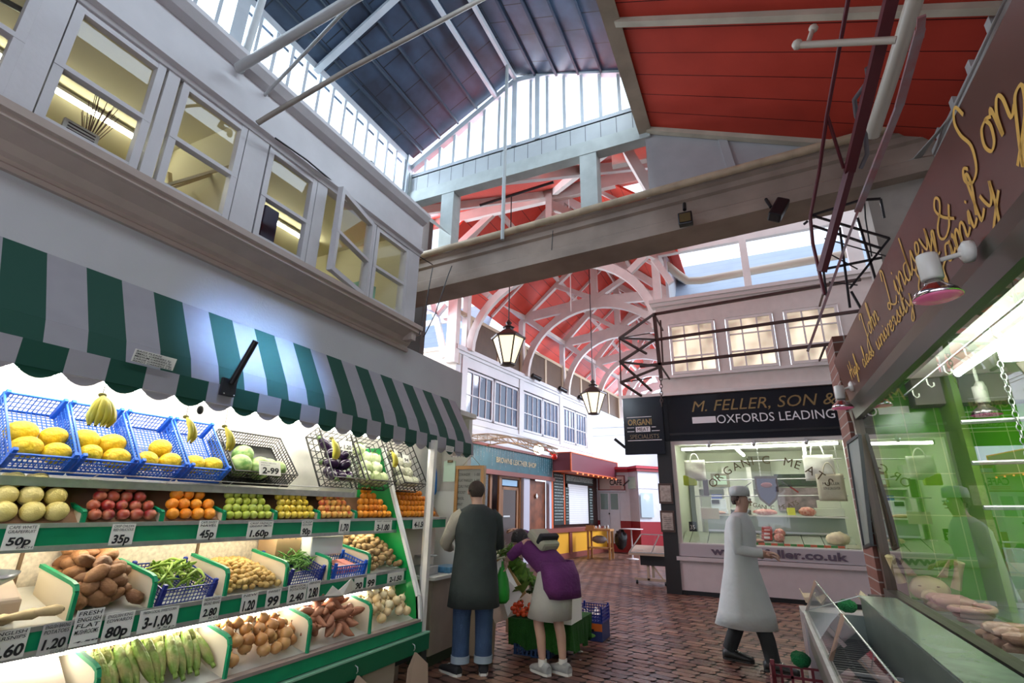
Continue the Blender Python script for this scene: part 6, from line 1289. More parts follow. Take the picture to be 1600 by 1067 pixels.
# counter inside the window
cs = thing('steel_counter', (1.3, 2, .95), 'stainless steel counter with drainer lines inside the near butcher window', 'counter')
g = G(); g.box(.84, 2.2, -1, 4.85, .86, .93); g.build('worktop', mat('pale_steel', (.6, .64, .6), .25, metal=.8, vary=.1), cs); g = G(); g.box(1.5, 2.3, 4.84, 4.88, .93, 1.3); g.build('splashback', mat('pale_steel'), cs); g = G(); g.bar((1.1, 4.75, .95), (1.6, 4.75, .95), .02, .03); g.build('edge_rail', STEEL, cs)
SAU = rnd_mat('pink_sausage', [(.62, .32, .27), (.68, .38, .32)], .35, bump=.2, bscale=40); SAU2 = rnd_mat('brown_sausage', [(.42, .2, .14), (.5, .27, .19)], .35, bump=.3, bscale=60)
def tray(cx, cy, w_, d, label):
    t = thing('meat_tray', (cx, cy, .93), label, 'tray', 'steel trays in the near window'); g = G(); z = .932
    g.box(cx - w_ / 2, cx + w_ / 2, cy - d / 2, cy + d / 2, z, z + .006); g.box(cx - w_ / 2 - .01, cx - w_ / 2 + .004, cy - d / 2, cy + d / 2, z, z + .03); g.box(cx + w_ / 2 - .004, cx + w_ / 2 + .01, cy - d / 2, cy + d / 2, z, z + .03); g.box(cx - w_ / 2, cx + w_ / 2, cy - d / 2 - .01, cy - d / 2 + .004, z, z + .03); g.box(cx - w_ / 2, cx + w_ / 2, cy + d / 2 - .004, cy + d / 2 + .01, z, z + .03); g.build('tray', STEEL, t)
tray(1.0, 4.3, .3, .42, 'steel tray of fat pale sausages, farthest from the camera'); tray(.98, 3.82, .3, .36, 'steel tray with a coil of thin sausages, in the middle'); tray(1.02, 3.3, .34, .5, 'steel tray of brown sausages, nearest complete one'); tray(1.0, 2.7, .34, .45, 'steel tray of minced pink meat at the photo edge')
def sausage(pts, r, m, label, grp):
    n = len(pts); o = G().tube(pts, [r * .45] + [r] * (n - 2) + [r * .45], 10).build('sausage', m); return tag(o, label, 'sausage', grp)
random.seed(11)
for i in range(7):
    y = 4.15 + (i % 4) * .09; z = .965 + (i // 4) * .045; x0_ = .9; sausage([(x0_ + .2 * t, y + .02 * math.sin(6 * t + i), z) for t in [j / 8 for j in range(9)]], .026, SAU, 'fat pale pink sausage on the farthest tray', 'pale sausages on the farthest tray')
sausage([(.98 + (.05 + .016 * a / 6.28) * math.cos(a), 3.82 + (.05 + .016 * a / 6.28) * 1.2 * math.sin(a), .955 + .004 * a) for a in [j * .35 for j in range(58)]], .014, SAU, 'long thin sausage coiled on the middle tray', 'coiled sausage')
for i in range(7):
    y = 3.12 + (i % 4) * .11; z = .965 + (i // 4) * .045; sausage([(.88 + .25 * t, y + .015 * math.sin(5 * t + i), z) for t in [j / 8 for j in range(9)]], .027, SAU2, 'thick brown sausage on the nearest complete tray', 'brown sausages on the near tray')
blob('minced_meat', (1.0, 2.75, .98), (.14, .18, .05), mat('mince_pink', (.6, .28, .24), .4, bump=1, bscale=70), 'mound of pink minced meat on the tray at the photo edge', 'meat', 3, .3)
# pig's head ornament with trotters
PIG = mat('pale_pig_skin', (.72, .58, .3), .45, vary=.15, vscale=9); pg = thing('pig_head', (.97, 4.55, .93), 'pale pig head with pricked ears and trotters standing at the far end of the window', 'pig head')
lumpy(.11, .1, .085, .06, 2, 2, 20, 14).build('head', PIG, pg, origin=Vector((0, 0, 0))); pg.children[0].location = (0, 0, .1)
g = G(); g.lathe([(.05, 0), (.052, .03), (.045, .045), (0, .046)], (.94, 4.43, 1.0), 14, Matrix.Rotation(math.pi / 2 + .2, 3, 'X')); g.build('snout', PIG, pg)
g = G()
for dx in (-.016, .016): g.ball((.94 + dx, 4.383, 1.005), .008, .004, .01, 8, 6)
g.build('nostril', mat('pig_dark', (.25, .12, .07), .6), pg); g = G()
for dx in (-.05, .05): g.ball((.95 + dx, 4.45, 1.06), .01, .006, .004, 8, 6)
g.build('closed_eye', mat('pig_dark'), pg)
for sx_ in (-1, 1):
    g = G(); b = Vector((.97 + sx_ * .08, 4.53, 1.11)); g.add([b + Vector((-.03, 0, 0)), b + Vector((.03, .01, 0)), b + Vector((sx_ * .06, -.02, .12)), b + Vector((0, -.03, .04))], [(0, 1, 2), (0, 3, 2), (1, 2, 3)]); o = g.build('ear', PIG, pg); o.modifiers.new('s', 'SOLIDIFY').thickness = .01
for (x, z, a) in ((.83, 1.16, -.3), (1.12, 1.14, .3)): G().tube([(x, 4.58, z - .1), (x + a * .1, 4.57, z), (x + a * .15, 4.55, z + .07)], [.03, .024, .03], 10).build('trotter', PIG, pg)
# lamps, hooks, rails and chain inside
tube_lamp('strip_light', (.92, .9, 2.36), (.9, 4.35, 2.33), 'long bright strip light just inside the near butcher window', TUBE2, r=.02, house=(0, 0, .04))
tube_lamp('strip_light', (1.3, 1.0, 2.4), (1.3, 4.2, 2.4), 'second long strip light with a row of hooks beside it', mat('dim_tube', (1, 1, 1), .5, emit=(.85, 1, .82), estr=22), r=.02, house=(0, 0, .03))
t = thing('meat_rail', (1.05, 2.5, 2.32), 'steel meat rail with white hooks under the strip light', 'rail'); G().tube([(1.02, .8, 2.3), (1.02, 4.3, 2.3)], .007, 6).build('rail', STEEL, t)
for i in range(6): y = 4.1 - i * .33; G().tube([(1.02, y, 2.3), (1.02, y, 2.26), (1.035, y, 2.24), (1.05, y, 2.25), (1.05, y, 2.27)], .004, 6).build('hook', PAPER, t)
o = fr(1.35, 1.6, 3.2, 3.7, 2.34, 2.46, mat('bright_box_lamp', (1, 1, 1), .5, emit=(.9, 1, .88), estr=14), 'box_lamp', None, .02); tag(o, 'bright white box lamp on the ceiling of the near butcher shop', 'lamp')
t = thing('shelf_rails', (1.4, 3.9, 1.55), 'three thick steel rails hung on a chain in front of the green tiles', 'rails')
for z in (2.04, 1.8, 1.55): G().tube([(1.17, 3.9, z), (2.25, 3.9, z + .02)], .014, 10).build('rail', STEEL, t)
g = G()
for i in range(24): z = 1.5 + i * .038; M3 = Matrix.Rotation(0 if i % 2 else 1.57, 3, 'Z'); g.tube([Vector((1.42, 3.88, z)) + M3 @ Vector((.013 * math.cos(a), 0, .024 * math.sin(a))) for a in [j * math.pi / 4 for j in range(9)]], .0035, 5)
g.build('chain', STEEL, t)
# pink heat lamps in front of the sign
CHR = mat('chrome_lamp', (.7, .6, .62), .12, metal=1); 
def heat(base, drop, label, s=1, out=.12):
    base = Vector(base); t = thing('heat_lamp', base, label, 'lamp', 'heat lamps'); b2 = base + Vector((-out, 0, -.02 * s)); WP_ = mat('lamp_white', (.72, .68, .62), .4)
    G().lathe([(.035 * s, 0), (.035 * s, .02 * s), (.02 * s, .03 * s)], base, 16, Matrix.Rotation(-math.pi / 2, 3, 'Y')).build('wall_mount', WP_, t); G().tube([base, b2], .008 * s, 8).build('arm', WP_, t)
    G().lathe([(0, .03 * s), (.028 * s, .028 * s), (.03 * s, .02 * s), (.03 * s, -.055 * s), (.026 * s, -.06 * s)], b2, 18).build('lamp_holder', WP_, t)
    G().lathe([(.02 * s, -.055 * s), (.026 * s, -.075 * s), (.055 * s, -.1 * s), (.065 * s, -.12 * s)], b2, 22).build('reflector', CHR, t); G().lathe([(.064 * s, -.12 * s), (.05 * s, -.126 * s), (0, -.13 * s)], b2, 22).build('lens', mat('pink_lens', (.6, .12, .25), .2, emit=(.5, .1, .2), estr=.25), t)
heat((.735, 1.97, 2.33), 0, 'chrome pink heat lamp on a white wall mount in front of the maroon sign', 1.05, .12)
heat((.76, 4.45, 2.42), 0, 'small pink heat lamp at the far end of the maroon sign', 1.15, .1)
tag(G().tube([(1.43, 4.3, 2.3), (1.43, 4.3, 2.5)], .01, 6).build('lamp_drop_rod', PAPER), 'thin white rod holding the pink lamp inside the near window', 'rod')
heat((1.45, 4.3, 2.32), 0, 'pink heat lamp hanging inside the near butcher window against the tiles', 1.3, .02)
# framed board against the brick pier
t = thing('notice_panel', (.74, 4.86, 1.0), 'narrow black-framed panel fixed to the brick pier beside the near window', 'frame'); g = G(); g.add([P(1325, 692, Y=4.85), P(1343, 679, Y=4.6), P(1362, 850, Y=4.6), P(1351, 855, Y=4.85)], [(0, 1, 2, 3)]); g.build('panel', mat('grey_green_panel', (.22, .24, .2), .35), t); g = G()
cc4 = [P(1325, 692, Y=4.85), P(1343, 679, Y=4.6), P(1362, 850, Y=4.6), P(1351, 855, Y=4.85)]
for i in range(4): g.bar(cc4[i], cc4[(i + 1) % 4], .022, .022)
g.build('frame', BLACKM, t)
# ---- outdoor refrigerated case
cz = .97; x0c = .17; yF = 3.62
case = thing('outdoor_display_case', (.4, 2, 0), 'empty steel and glass outdoor display case standing under the near butcher window', 'display case')
GS = mat('grey_green_steel', (.24, .28, .25), .35, metal=.6, vary=.15, vscale=5)
g = G(); g.box(x0c - .015, x0c + .015, -.5, yF, cz - .05, cz + .0); g.build('front_lip', ALU, case)
g = G(); g.box(x0c, .46, -.5, yF, .78, .8); g.box(x0c, x0c + .01, -.5, yF, .78, cz); g.box(.45, .46, -.5, yF, .78, 1.06); g.box(x0c, .46, yF - .01, yF, .78, cz); g.build('tank', GS, case)
g = G(); 
for i in range(75): y = yF - .03 - i * .045; g.box(x0c + .02, .44, y - .004, y + .004, .85, .856)
for x in (.3, .4): g.box(x - .004, x + .004, -.5, yF - .02, .843, .85)
g.build('wire_grid', mat('dark_wire', (.12, .13, .13), .4, metal=.6), case)
g = G()
for y in (yF - .8, yF - 1.7): g.box(x0c + .02, .45, y - .008, y + .008, .86, .87)
g.build('cross_bar', ALU, case)
g = G(); g.box(.45, .62, -.5, yF + .02, 1.05, 1.07); g.build('back_ledge', mat('marbled_ledge', (.32, .38, .33), .2, metal=.3, vary=.35, vscale=7), case)
g = G(); g.box(.62, .69, -.5, 4.6, .85, .97); g.build('channel', BLACKM, case)
pa = [(x0c, cz), (x0c + .035, cz + .3)]
g = G(); g.quad((x0c, yF, cz), (x0c, -.5, cz), (x0c + .075, -.5, cz + .16), (x0c + .075, yF, cz + .16)); g.build('glass_front', GLASS, case); g = G(); g.quad((x0c, yF, cz), (x0c + .075, yF, cz + .16), (.45, yF, 1.07), (.45, yF, cz)); g.build('glass_end', GLASS, case)
g = G(); g.tube([(x0c + .075, -.5, cz + .16), (x0c + .075, yF, cz + .16)], .0035, 6); g.tube([(x0c + .0, yF, cz + .0), (.45, yF, 1.07)], .003, 6); g.build('glass_edge', mat('bright_edge', (.75, .8, .76), .15, metal=.5), case)
for y in (yF, 2.5, 1.6): G().bar((x0c, y, cz - .02), (x0c + .075, y, cz + .165), .007, .014).build('post', mat('copper_post', (.3, .18, .12), .35, metal=.5), case)
g = G(); g.box(x0c + .09, .6, -.4, yF - .1, .0, .78); g.build('cabinet', BLACKM, case)
# red crates, astroturf and wrapping beneath and behind the case
rc = crate('red_crate', mat('dark_red_plastic', (.16, .012, .02), .45), .3, .55, .162, 6, 10, 3, wire=.006, corner=True)
rc.location = (-.06, 2.95, .0); tag(rc, 'dark red plastic crate lowest in the pile beside the display case', 'crate', 'dark red crates')
for k in (1, 2, 3): c = copy_tree(rc); c.location = (-.06 + .005 * k, 2.95 - .01 * k, .185 * k); c['label'] = ['', 'dark red plastic crate second from the floor beside the display case', 'dark red plastic crate third from the floor beside the display case', 'topmost dark red plastic crate beside the display case'][k]
TURF = mat('astroturf', (.0, .16, .04), .9, bump=1, bscale=150)
blob('grass_tuft', (.1, 3.3, .79), (.045, .06, .035), TURF, 'dark green artificial grass bunch on top of the red crates', 'artificial grass', 2, .2); blob('grass_tuft', (.4, 3.8, .99), (.05, .05, .035), TURF, 'dark green artificial grass bunch behind the far end of the display case', 'artificial grass', 3, .2)
for k, (x, y, z, s_) in enumerate(((.2, 3.95, .97, .06), (.28, 3.9, .97, .06), (.5, 3.85, 1.0, .06))):
    g = G(); random.seed(20 + k); c0 = Vector((x, y, z)); ring = [c0 + Vector((s_ * random.uniform(.4, 1) * math.cos(a), s_ * .6 * random.uniform(.5, 1) * math.sin(a), s_ * random.uniform(.2, 1.3))) for a in [j * .9 for j in range(7)]]
    for j in range(7): g.add([c0, ring[j], ring[(j + 1) % 7]], [(0, 1, 2)])
    o = g.build('crumpled_wrap', mat('cream_wrap', (.65, .5, .38), .7)); o.modifiers.new('s', 'SOLIDIFY').thickness = .004; tag(o, 'crumpled cream paper wrap %s the far end of the display case' % ['left of', 'close behind', 'sticking up behind'][k], 'paper')
o = fr(.16, .6, 3.68, 4.1, 0, .93, mat('pinkish_grey_panel'), 'side_cabinet', None); tag(o, 'low cabinet hidden behind the far end of the display case', 'cabinet')
# folding awning irons hanging in front of the corner column
def q4(x, y, Y=4.35): return P(x, y, Y=Y - max(0, 330 - y) / 340 * 1.45)
ir = thing('folded_iron_linkage', q4(1282, 420), 'dark maroon folded awning irons hanging in front of the corner column', 'awning frame')
g = G(); g.bar(q4(1395, -12), q4(1327, 267), .07, .05); g.bar(q4(1327, 267), q4(1284, 424), .06, .045); g.build('main_arm', MAROON, ir)
g = G(); g.tube([q4(1326, -5), q4(1292, 180), q4(1280, 267), q4(1266, 338), q4(1270, 380), q4(1281, 428), q4(1288, 460)], .014, 8); g.tube([q4(1292, 178), q4(1318, 262)], .012, 6); g.build('thin_arm', MAROON, ir)
g = G(); g.bar(q4(1440, 25, 4.2), q4(1437, 60, 4.2), .04, .015); g.bar(q4(1438, 45, 4.2), q4(1405, 165, 4.2), .05, .02); g.bar(q4(1405, 165, 4.2), q4(1340, 330, 4.2), .045, .02); g.bar(q4(1340, 330, 4.2), q4(1262, 548, 4.2), .03, .018); g.build('flat_bar', mat('faded_grey_bar', (.27, .22, .23), .6, vary=.4, vscale=7, color2=(.3, .12, .12)), ir)
g = G()
for a, b in (((1268, 336), (1345, 312)), ((1345, 312), (1376, 310)), ((1268, 336), (1390, 372)), ((1270, 352), (1378, 388)), ((1288, 420), (1378, 402)), ((1340, 340), (1378, 470)), ((1390, 372), (1328, 450)), ((1330, 455), (1350, 490)), ((1312, 355), (1328, 480)), ((1262, 345), (1256, 350)), ((1376, 310), (1382, 340))): g.bar(q4(*a), q4(*b), .016, .016)
for a, b in (((1288, 372), (1385, 400)), ((1285, 390), (1340, 420)), ((1295, 440), (1340, 445))): g.bar(q4(*a), q4(*b), .008, .008)
g.build('link_bar', BLACKM, ir)
g = G(); g.tube([q4(1355, 105), q4(1357, 125), q4(1335, 155), q4(1338, 180), q4(1352, 210), q4(1355, 240), q4(1345, 262)], .016, 8); g.build('bent_handle', mat('grey_iron', (.16, .14, .15), .5), ir)
g = G(); g.tube([q4(1292, 465), q4(1284, 400), q4(1300, 350), q4(1316, 322)], .009, 6); g.tube([q4(1350, 300), q4(1352, 340), q4(1362, 400)], .006, 5); g.build('hanging_cable', BLACKM, ir)
o = G().tube([q4(1432, -10, 4.5), q4(1395, 110, 4.5), q4(1362, 212, 4.5)], .05, 12).build('cream_pipe', mat('cream_pipe')); tag(o, 'thick cream pipe slanting in front of the red ceiling', 'pipe')
o = G().tube([P(1245, 70, Y=3.1), P(1400, 62, Y=3.05)], .022, 8); o.tube([P(1262, 68, Y=3.1), P(1270, 45, Y=3.15)], .015, 6); o.ball(P(1271, 44, Y=3.15), .03, nu=8, nv=6); o.ball(P(1246, 69, Y=3.1), .035, nu=8, nv=6); o = o.build('sprinkler_pipe', mat('cream_pipe')); tag(o, 'short cream pipe with capped end under the red ceiling', 'pipe')
g = G()
for k in range(6):
    g.tube([(1.73 - .012 * k, y, 4.46 - .012 * k + .01 * math.sin(3 * y + k)) for y in [-.8 + .5 * j for j in range(11)]] + [(1.6 - .01 * k, 4.68, 4.4), (1.3, 4.68, 4.36 - .01 * k)], .006, 5)
o = g.build('cable_bundle', mat('grey_cable', (.35, .33, .3), .6)); tag(o, 'bundle of grey cables running along the edge of the red ceiling', 'cables')
# ================================================================ PEOPLE
def skin(name, nodes, edges, m, parent, sub=2):
    """one continuous surface grown over connected joints (modifier chain)"""
    idx = {k: i for i, k in enumerate(nodes)}; base = Vector((0, 0, 0)); q_ = parent
    while q_ is not None: base = base + q_.location; q_ = q_.parent
    me = bpy.data.meshes.new(name); me.from_pydata([Vector(v[0]) - base for v in nodes.values()], [(idx[a], idx[b]) for a, b in edges], []); me.update()
    o = bpy.data.objects.new(name, me); COL.objects.link(o); o.parent = parent; me.materials.append(m)
    s = o.modifiers.new('skin', 'SKIN'); s.use_smooth_shade = True
    if not me.skin_vertices: 
        pass
    for i, v in enumerate(nodes.values()):
        r = v[1]; me.skin_vertices[0].data[i].radius = (r, r) if not isinstance(r, tuple) else r; me.skin_vertices[0].data[i].use_root = (i == 0)
    u = o.modifiers.new('sub', 'SUBSURF'); u.levels = sub; u.render_levels = sub
    return o
def loft(name, rings, m, parent, n=22, wob=0, seed=0, cap=False):
    """rings: (centre, axis_right*half, axis_forward*half)"""
    vs = []; fs = []
    for j, (c, a, b) in enumerate(rings):
        c = Vector(c); a = Vector(a); b = Vector(b)
        for k in range(n):
            t = 2 * math.pi * k / n; f = 1 + wob * math.sin(5 * t + seed) * (j / len(rings)); vs.append(c + (a * math.cos(t) + b * math.sin(t)) * f)
    for j in range(len(rings) - 1):
        for k in range(n): fs.append((j * n + k, j * n + (k + 1) % n, (j + 1) * n + (k + 1) % n, (j + 1) * n + k))
    g = G(); g.add(vs, fs, True); 
    if cap: g.add(vs[:n], [tuple(range(n))]); g.add(vs[-n:], [tuple(range(n))])
    o = g.build(name, m, parent); s = o.modifiers.new('s', 'SOLIDIFY'); s.thickness = .008; return o
def hand(nodes, edges, wrist, pre, palm_dir, side_dir, fold, s=1.0):
    """palm, four unequal fingers and a thumb as skinned chains from the wrist node"""
    w_ = Vector(nodes[wrist][0]); d = Vector(palm_dir).normalized(); sd = Vector(side_dir).normalized(); f = Vector(fold).normalized()
    nodes[pre + 'palm'] = (w_ + d * .045 * s, (.03 * s, .018 * s)); edges.append((wrist, pre + 'palm'))
    for k, (off, L_) in enumerate(((-.032, .07), (-.011, .08), (.011, .075), (.03, .06))):
        a = w_ + d * .085 * s + sd * off * s; nodes[pre + 'k%d' % k] = (a, .0105 * s); edges.append((pre + 'palm', pre + 'k%d' % k))
        b = a + (d * .8 + f * .35).normalized() * L_ * .5 * s; nodes[pre + 'm%d' % k] = (b, .009 * s); edges.append((pre + 'k%d' % k, pre + 'm%d' % k))
        c = b + (d * .45 + f * .8).normalized() * L_ * .5 * s; nodes[pre + 't%d' % k] = (c, .0075 * s); edges.append((pre + 'm%d' % k, pre + 't%d' % k))
    a = w_ + d * .03 * s - sd * .035 * s + f * .01; nodes[pre + 'th0'] = (a, .012 * s); edges.append((pre + 'palm', pre + 'th0')); b = a + (d * .6 - sd * .6 + f * .3).normalized() * .045 * s; nodes[pre + 'th1'] = (b, .01 * s); edges.append((pre + 'th0', pre + 'th1'))
def shoe(parent, heel, direction, L_, m, sole, h=.075, w_=.045):
    d = Vector((direction[0], direction[1], 0)).normalized(); s = Vector((d.y, -d.x, 0)); heel = Vector(heel); g = G(); rings = []
    for t, hw, hh in ((-.02, .6, .75), (.08, .85, 1.0), (.3, .9, 1.1), (.5, .95, .85), (.75, 1.0, .6), (.92, .8, .45), (1.0, .45, .3)):
        rings.append((heel + d * L_ * t + Vector((0, 0, .012 + h * hh / 2)), s * w_ * hw, Vector((0, 0, h * hh / 2))))
    o = loft('shoe', rings, m, parent, 14, cap=True); g = G(); pts = []
    for t, hw in ((-.03, .6), (.1, .95), (.3, .95), (.5, 1), (.75, 1.08), (.93, .85), (1.03, .4)): pts.append((t, hw))
    poly = [heel + d * L_ * t + s * w_ * hw for t, hw in pts] + [heel + d * L_ * t - s * w_ * hw for t, hw in pts[::-1]]; G().extrude([p + Vector((0, 0, .0)) for p in poly], (0, 0, .022)).build('sole', sole, o)
    g = G()
    for t in (.35, .45, .55): c = heel + d * L_ * t + Vector((0, 0, .012 + h * (1.1 - (t - .3) * 1.1))); g.tube([c - s * w_ * .5, c + Vector((0, 0, .008)), c + s * w_ * .5], .003, 5)
    g.build('laces', PAPER, o); return o
def face(parent, c, fwd, up, skinm, hairm=None, s=1.0):
    f = Vector(fwd).normalized(); u = Vector(up).normalized(); r = f.cross(u).normalized(); c = Vector(c); EYEM = mat('eye_white', (.8, .78, .75), .3)
    g = G(); g.add([c + f * .088 * s + u * .02, c + f * .088 * s - r * .014 * s - u * .022 * s, c + f * .088 * s + r * .014 * s - u * .022 * s, c + f * .118 * s - u * .018 * s], [(0, 1, 3), (0, 3, 2), (1, 2, 3)], True); g.build('nose', skinm, parent)
    for sg_ in (-1, 1):
        G().ball(c + f * .085 * s + r * sg_ * .032 * s + u * .018 * s, .012 * s, nu=8, nv=6).build('eye', EYEM, parent); G().ball(c + f * .095 * s + r * sg_ * .032 * s + u * .018 * s, .005 * s, nu=6, nv=4).build('pupil', INK, parent)
        G().ball(c + r * sg_ * .082 * s - f * .005, .012 * s, .018 * s, .03 * s, 8, 6).build('ear', skinm, parent)
    G().tube([c + f * .09 * s - r * .022 * s - u * .045 * s, c + f * .096 * s - u * .046 * s, c + f * .09 * s + r * .022 * s - u * .045 * s], .005 * s, 6).build('mouth', mat('lip', (.4, .16, .13), .5), parent)
SKIN = mat('light_skin', (.55, .33, .24), .5, vary=.08, vscale=6)
# ---- shopkeeper in a dark grey-green overall, seen from behind
o0 = Vector((-2.66, 4.83, 0)); fw = Vector((-.55, .83, 0)).normalized(); rt = Vector((fw.y, -fw.x, 0))
Lm = lambda x, y, z: o0 + rt * x + fw * y + Vector((0, 0, z))
mn = thing('person', o0, 'person in a long dark overall and turned-up jeans seen from behind at the counter', 'person')
N = {'pelvis': (Lm(0, 0, .95), .12), 'waist': (Lm(0, .0, 1.1), .115), 'chest': (Lm(0, -.01, 1.3), .135), 'upper': (Lm(0, -.01, 1.4), .085), 'neck': (Lm(0, .01, 1.53), .048), 'jaw': (Lm(-.01, .05, 1.6), .072), 'skull': (Lm(-.01, .045, 1.66), .082), 'crown': (Lm(-.01, .03, 1.71), .07)}
Ed = [('pelvis', 'waist'), ('waist', 'chest'), ('chest', 'upper'), ('upper', 'neck'), ('neck', 'jaw'), ('jaw', 'skull'), ('skull', 'crown')]
for s_, k in ((-1, 'l'), (1, 'r')):
    N.update({k + 'hip': (Lm(s_ * .09, 0, .88), .095), k + 'knee': (Lm(s_ * .1, .02, .48), .062), k + 'ankle': (Lm(s_ * .1, -.02, .1), .042), k + 'sho': (Lm(s_ * .165, -.01, 1.395), .045)}); Ed += [('pelvis', k + 'hip'), (k + 'hip', k + 'knee'), (k + 'knee', k + 'ankle'), ('upper', k + 'sho')]
N.update({'lelb': (Lm(-.3, .06, 1.14), .042), 'lwr': (Lm(-.24, .3, 1.08), .028), 'relb': (Lm(.24, .08, 1.13), .042), 'rwr': (Lm(.12, .3, 1.1), .028)}); Ed += [('lsho', 'lelb'), ('lelb', 'lwr'), ('rsho', 'relb'), ('relb', 'rwr')]
hand(N, Ed, 'lwr', 'L', fw, rt, (0, 0, -1)); hand(N, Ed, 'rwr', 'R', fw - rt * .4, -rt, (0, 0, -1))
skin('body', N, Ed, SKIN, mn)
OV = mat('overall_cloth', (.035, .045, .042), .85, vary=.25, vscale=5, bump=.4, bscale=14); SH = mat('beige_shirt', (.42, .38, .3), .85, bump=.4, bscale=16); JN = mat('blue_jeans', (.035, .07, .15), .85, vary=.25, vscale=9, bump=.3, bscale=60)
def tr_rings(pts, f=1.0): return [(Lm(0, y, z), rt * a * f, fw * b * f) for z, a, b, y in pts]
loft('overall', tr_rings([(1.52, .07, .065, .01), (1.49, .12, .085, 0), (1.45, .19, .105, -.01), (1.4, .215, .12, -.01), (1.3, .22, .14, -.01), (1.12, .2, .14, 0), (.95, .215, .15, 0), (.75, .235, .165, 0), (.57, .25, .18, 0)]), OV, mn, 26, .03)
def limb(name, a, b, ra, rb, m, parent, n=5):
    a = Vector(a); b = Vector(b); return G().tube([a.lerp(b, i / n) for i in range(n + 1)], [ra + (rb - ra) * i / n for i in range(n + 1)], 14).build(name, m, parent)
def sleeve(name, pts, rs, m, parent): return G().tube(pts, rs, 14).build(name, m, parent)
sleeve('sleeve', [Lm(-.14, -.01, 1.43), Lm(-.2, 0, 1.38), Lm(-.26, .03, 1.25), Lm(-.305, .06, 1.14), Lm(-.28, .16, 1.11), Lm(-.25, .26, 1.085)], [.07, .078, .068, .062, .052, .044], SH, mn)
sleeve('sleeve', [Lm(.14, -.01, 1.43), Lm(.2, 0, 1.38), Lm(.225, .04, 1.25), Lm(.245, .08, 1.13), Lm(.19, .2, 1.11), Lm(.14, .27, 1.1)], [.07, .075, .066, .06, .05, .044], OV, mn)
for s_ in (-1, 1): sleeve('trouser_leg', [Lm(s_ * .09, 0, .95), Lm(s_ * .1, .0, .7), Lm(s_ * .11, .02, .48), Lm(s_ * .11, -.01, .25), Lm(s_ * .11, -.02, .12)], [.12, .105, .088, .082, .085], JN, mn); G().tube([Lm(s_ * .11, -.02, .1), Lm(s_ * .11, -.02, .16)], .09, 16).build('turn_up', mat('pale_turn_up', (.3, .36, .42), .85), mn)
BLK = mat('black_canvas', (.012, .012, .015), .7); RUB = mat('white_rubber', (.7, .68, .62), .6)
shoe(mn, Lm(-.12, -.09, 0), fw - rt * .7, .28, BLK, RUB); shoe(mn, Lm(.11, -.09, 0), fw + rt * .1, .28, BLK, RUB)
HAIR = mat('short_brown_hair', (.06, .04, .028), .8, bump=.6, bscale=90)
def headcap(name, c, r, m, parent, fwd, cut=.35, s=1.06):
    f = Vector(fwd).normalized(); g = G(); c = Vector(c)
    g.ball((0, 0, 0), r * s, r * s, r * s * 1.12, 22, 16); keep = []
    vs = g.v
    fs = [fc for fc in g.f if all(not (vs[i].dot(f) > r * cut and vs[i].z < r * .55) and vs[i].z > -r * (.35 if vs[i].dot(f) > -r * .3 else .8) for i in fc)]
    h = G(); h.add([v + c for v in vs], fs, True); o = h.build(name, m, parent); o.modifiers.new('s', 'SOLIDIFY').thickness = .012; return o
headcap('hair', Lm(-.01, .04, 1.668), .089, HAIR, mn, fw, s=1.0)
face(mn, Lm(-.01, .045, 1.65), fw, ZU, SKIN)
# ---- customer bending over the vegetables
o1 = Vector((-2.02, 5.2, 0)); fw2 = Vector((-.93, .36, 0)).normalized(); rt2 = Vector((fw2.y, -fw2.x, 0)); Lw = lambda x, y, z: o1 + rt2 * x + fw2 * y + Vector((0, 0, z))
wm = thing('person', o1, 'person in purple top and pale skirt bending over the vegetable stand', 'person')
N = {'pelvis': (Lw(0, -.1, .86), .12), 'waist': (Lw(0, .0, .98), .1), 'chest': (Lw(0, .14, 1.08), .115), 'upper': (Lw(0, .24, 1.13), .095), 'neck': (Lw(0, .31, 1.14), .05), 'jaw': (Lw(0, .39, 1.13), .066), 'skull': (Lw(0, .42, 1.17), .082), 'crown': (Lw(0, .41, 1.22), .06)}
Ed = [('pelvis', 'waist'), ('waist', 'chest'), ('chest', 'upper'), ('upper', 'neck'), ('neck', 'jaw'), ('jaw', 'skull'), ('skull', 'crown')]
for s_, k in ((-1, 'l'), (1, 'r')):
    dy = .06 * s_; N.update({k + 'hip': (Lw(s_ * .085, -.08, .82), .09), k + 'knee': (Lw(s_ * .08, .0 - dy, .45), .055), k + 'calf': (Lw(s_ * .08, -.04 - dy, .32), .052), k + 'ankle': (Lw(s_ * .08, -.06 - dy, .1), .034), k + 'sho': (Lw(s_ * .15, .22, 1.12), .05)}); Ed += [('pelvis', k + 'hip'), (k + 'hip', k + 'knee'), (k + 'knee', k + 'calf'), (k + 'calf', k + 'ankle'), ('upper', k + 'sho')]
N.update({'lelb': (Lw(-.2, .36, 1.0), .036), 'lwr': (Lw(-.18, .42, .98), .025), 'relb': (Lw(.16, .42, 1.2), .036), 'rwr': (Lw(.12, .6, 1.26), .024)}); Ed += [('lsho', 'lelb'), ('lelb', 'lwr'), ('rsho', 'relb'), ('relb', 'rwr')]
hand(N, Ed, 'lwr', 'L', Vector((0, 0, -1)) + fw2 * .3, fw2, -rt2, .9); hand(N, Ed, 'rwr', 'R', fw2, rt2, (0, 0, -1), .9); skin('body', N, Ed, SKIN, wm)
PUR = mat('purple_knit', (.13, .02, .13), .85, vary=.3, vscale=6, bump=.4, bscale=25); SKT = mat('pale_grey_skirt', (.5, .48, .43), .85, vary=.1, bump=.3, bscale=12)
upv = Vector((0, 0, 1)); bd = (fw2 * .75 + upv * .5).normalized(); bn = (upv * .75 - fw2 * .5).normalized()
def wr(c, a, b): return (c, rt2 * a, bn * b)
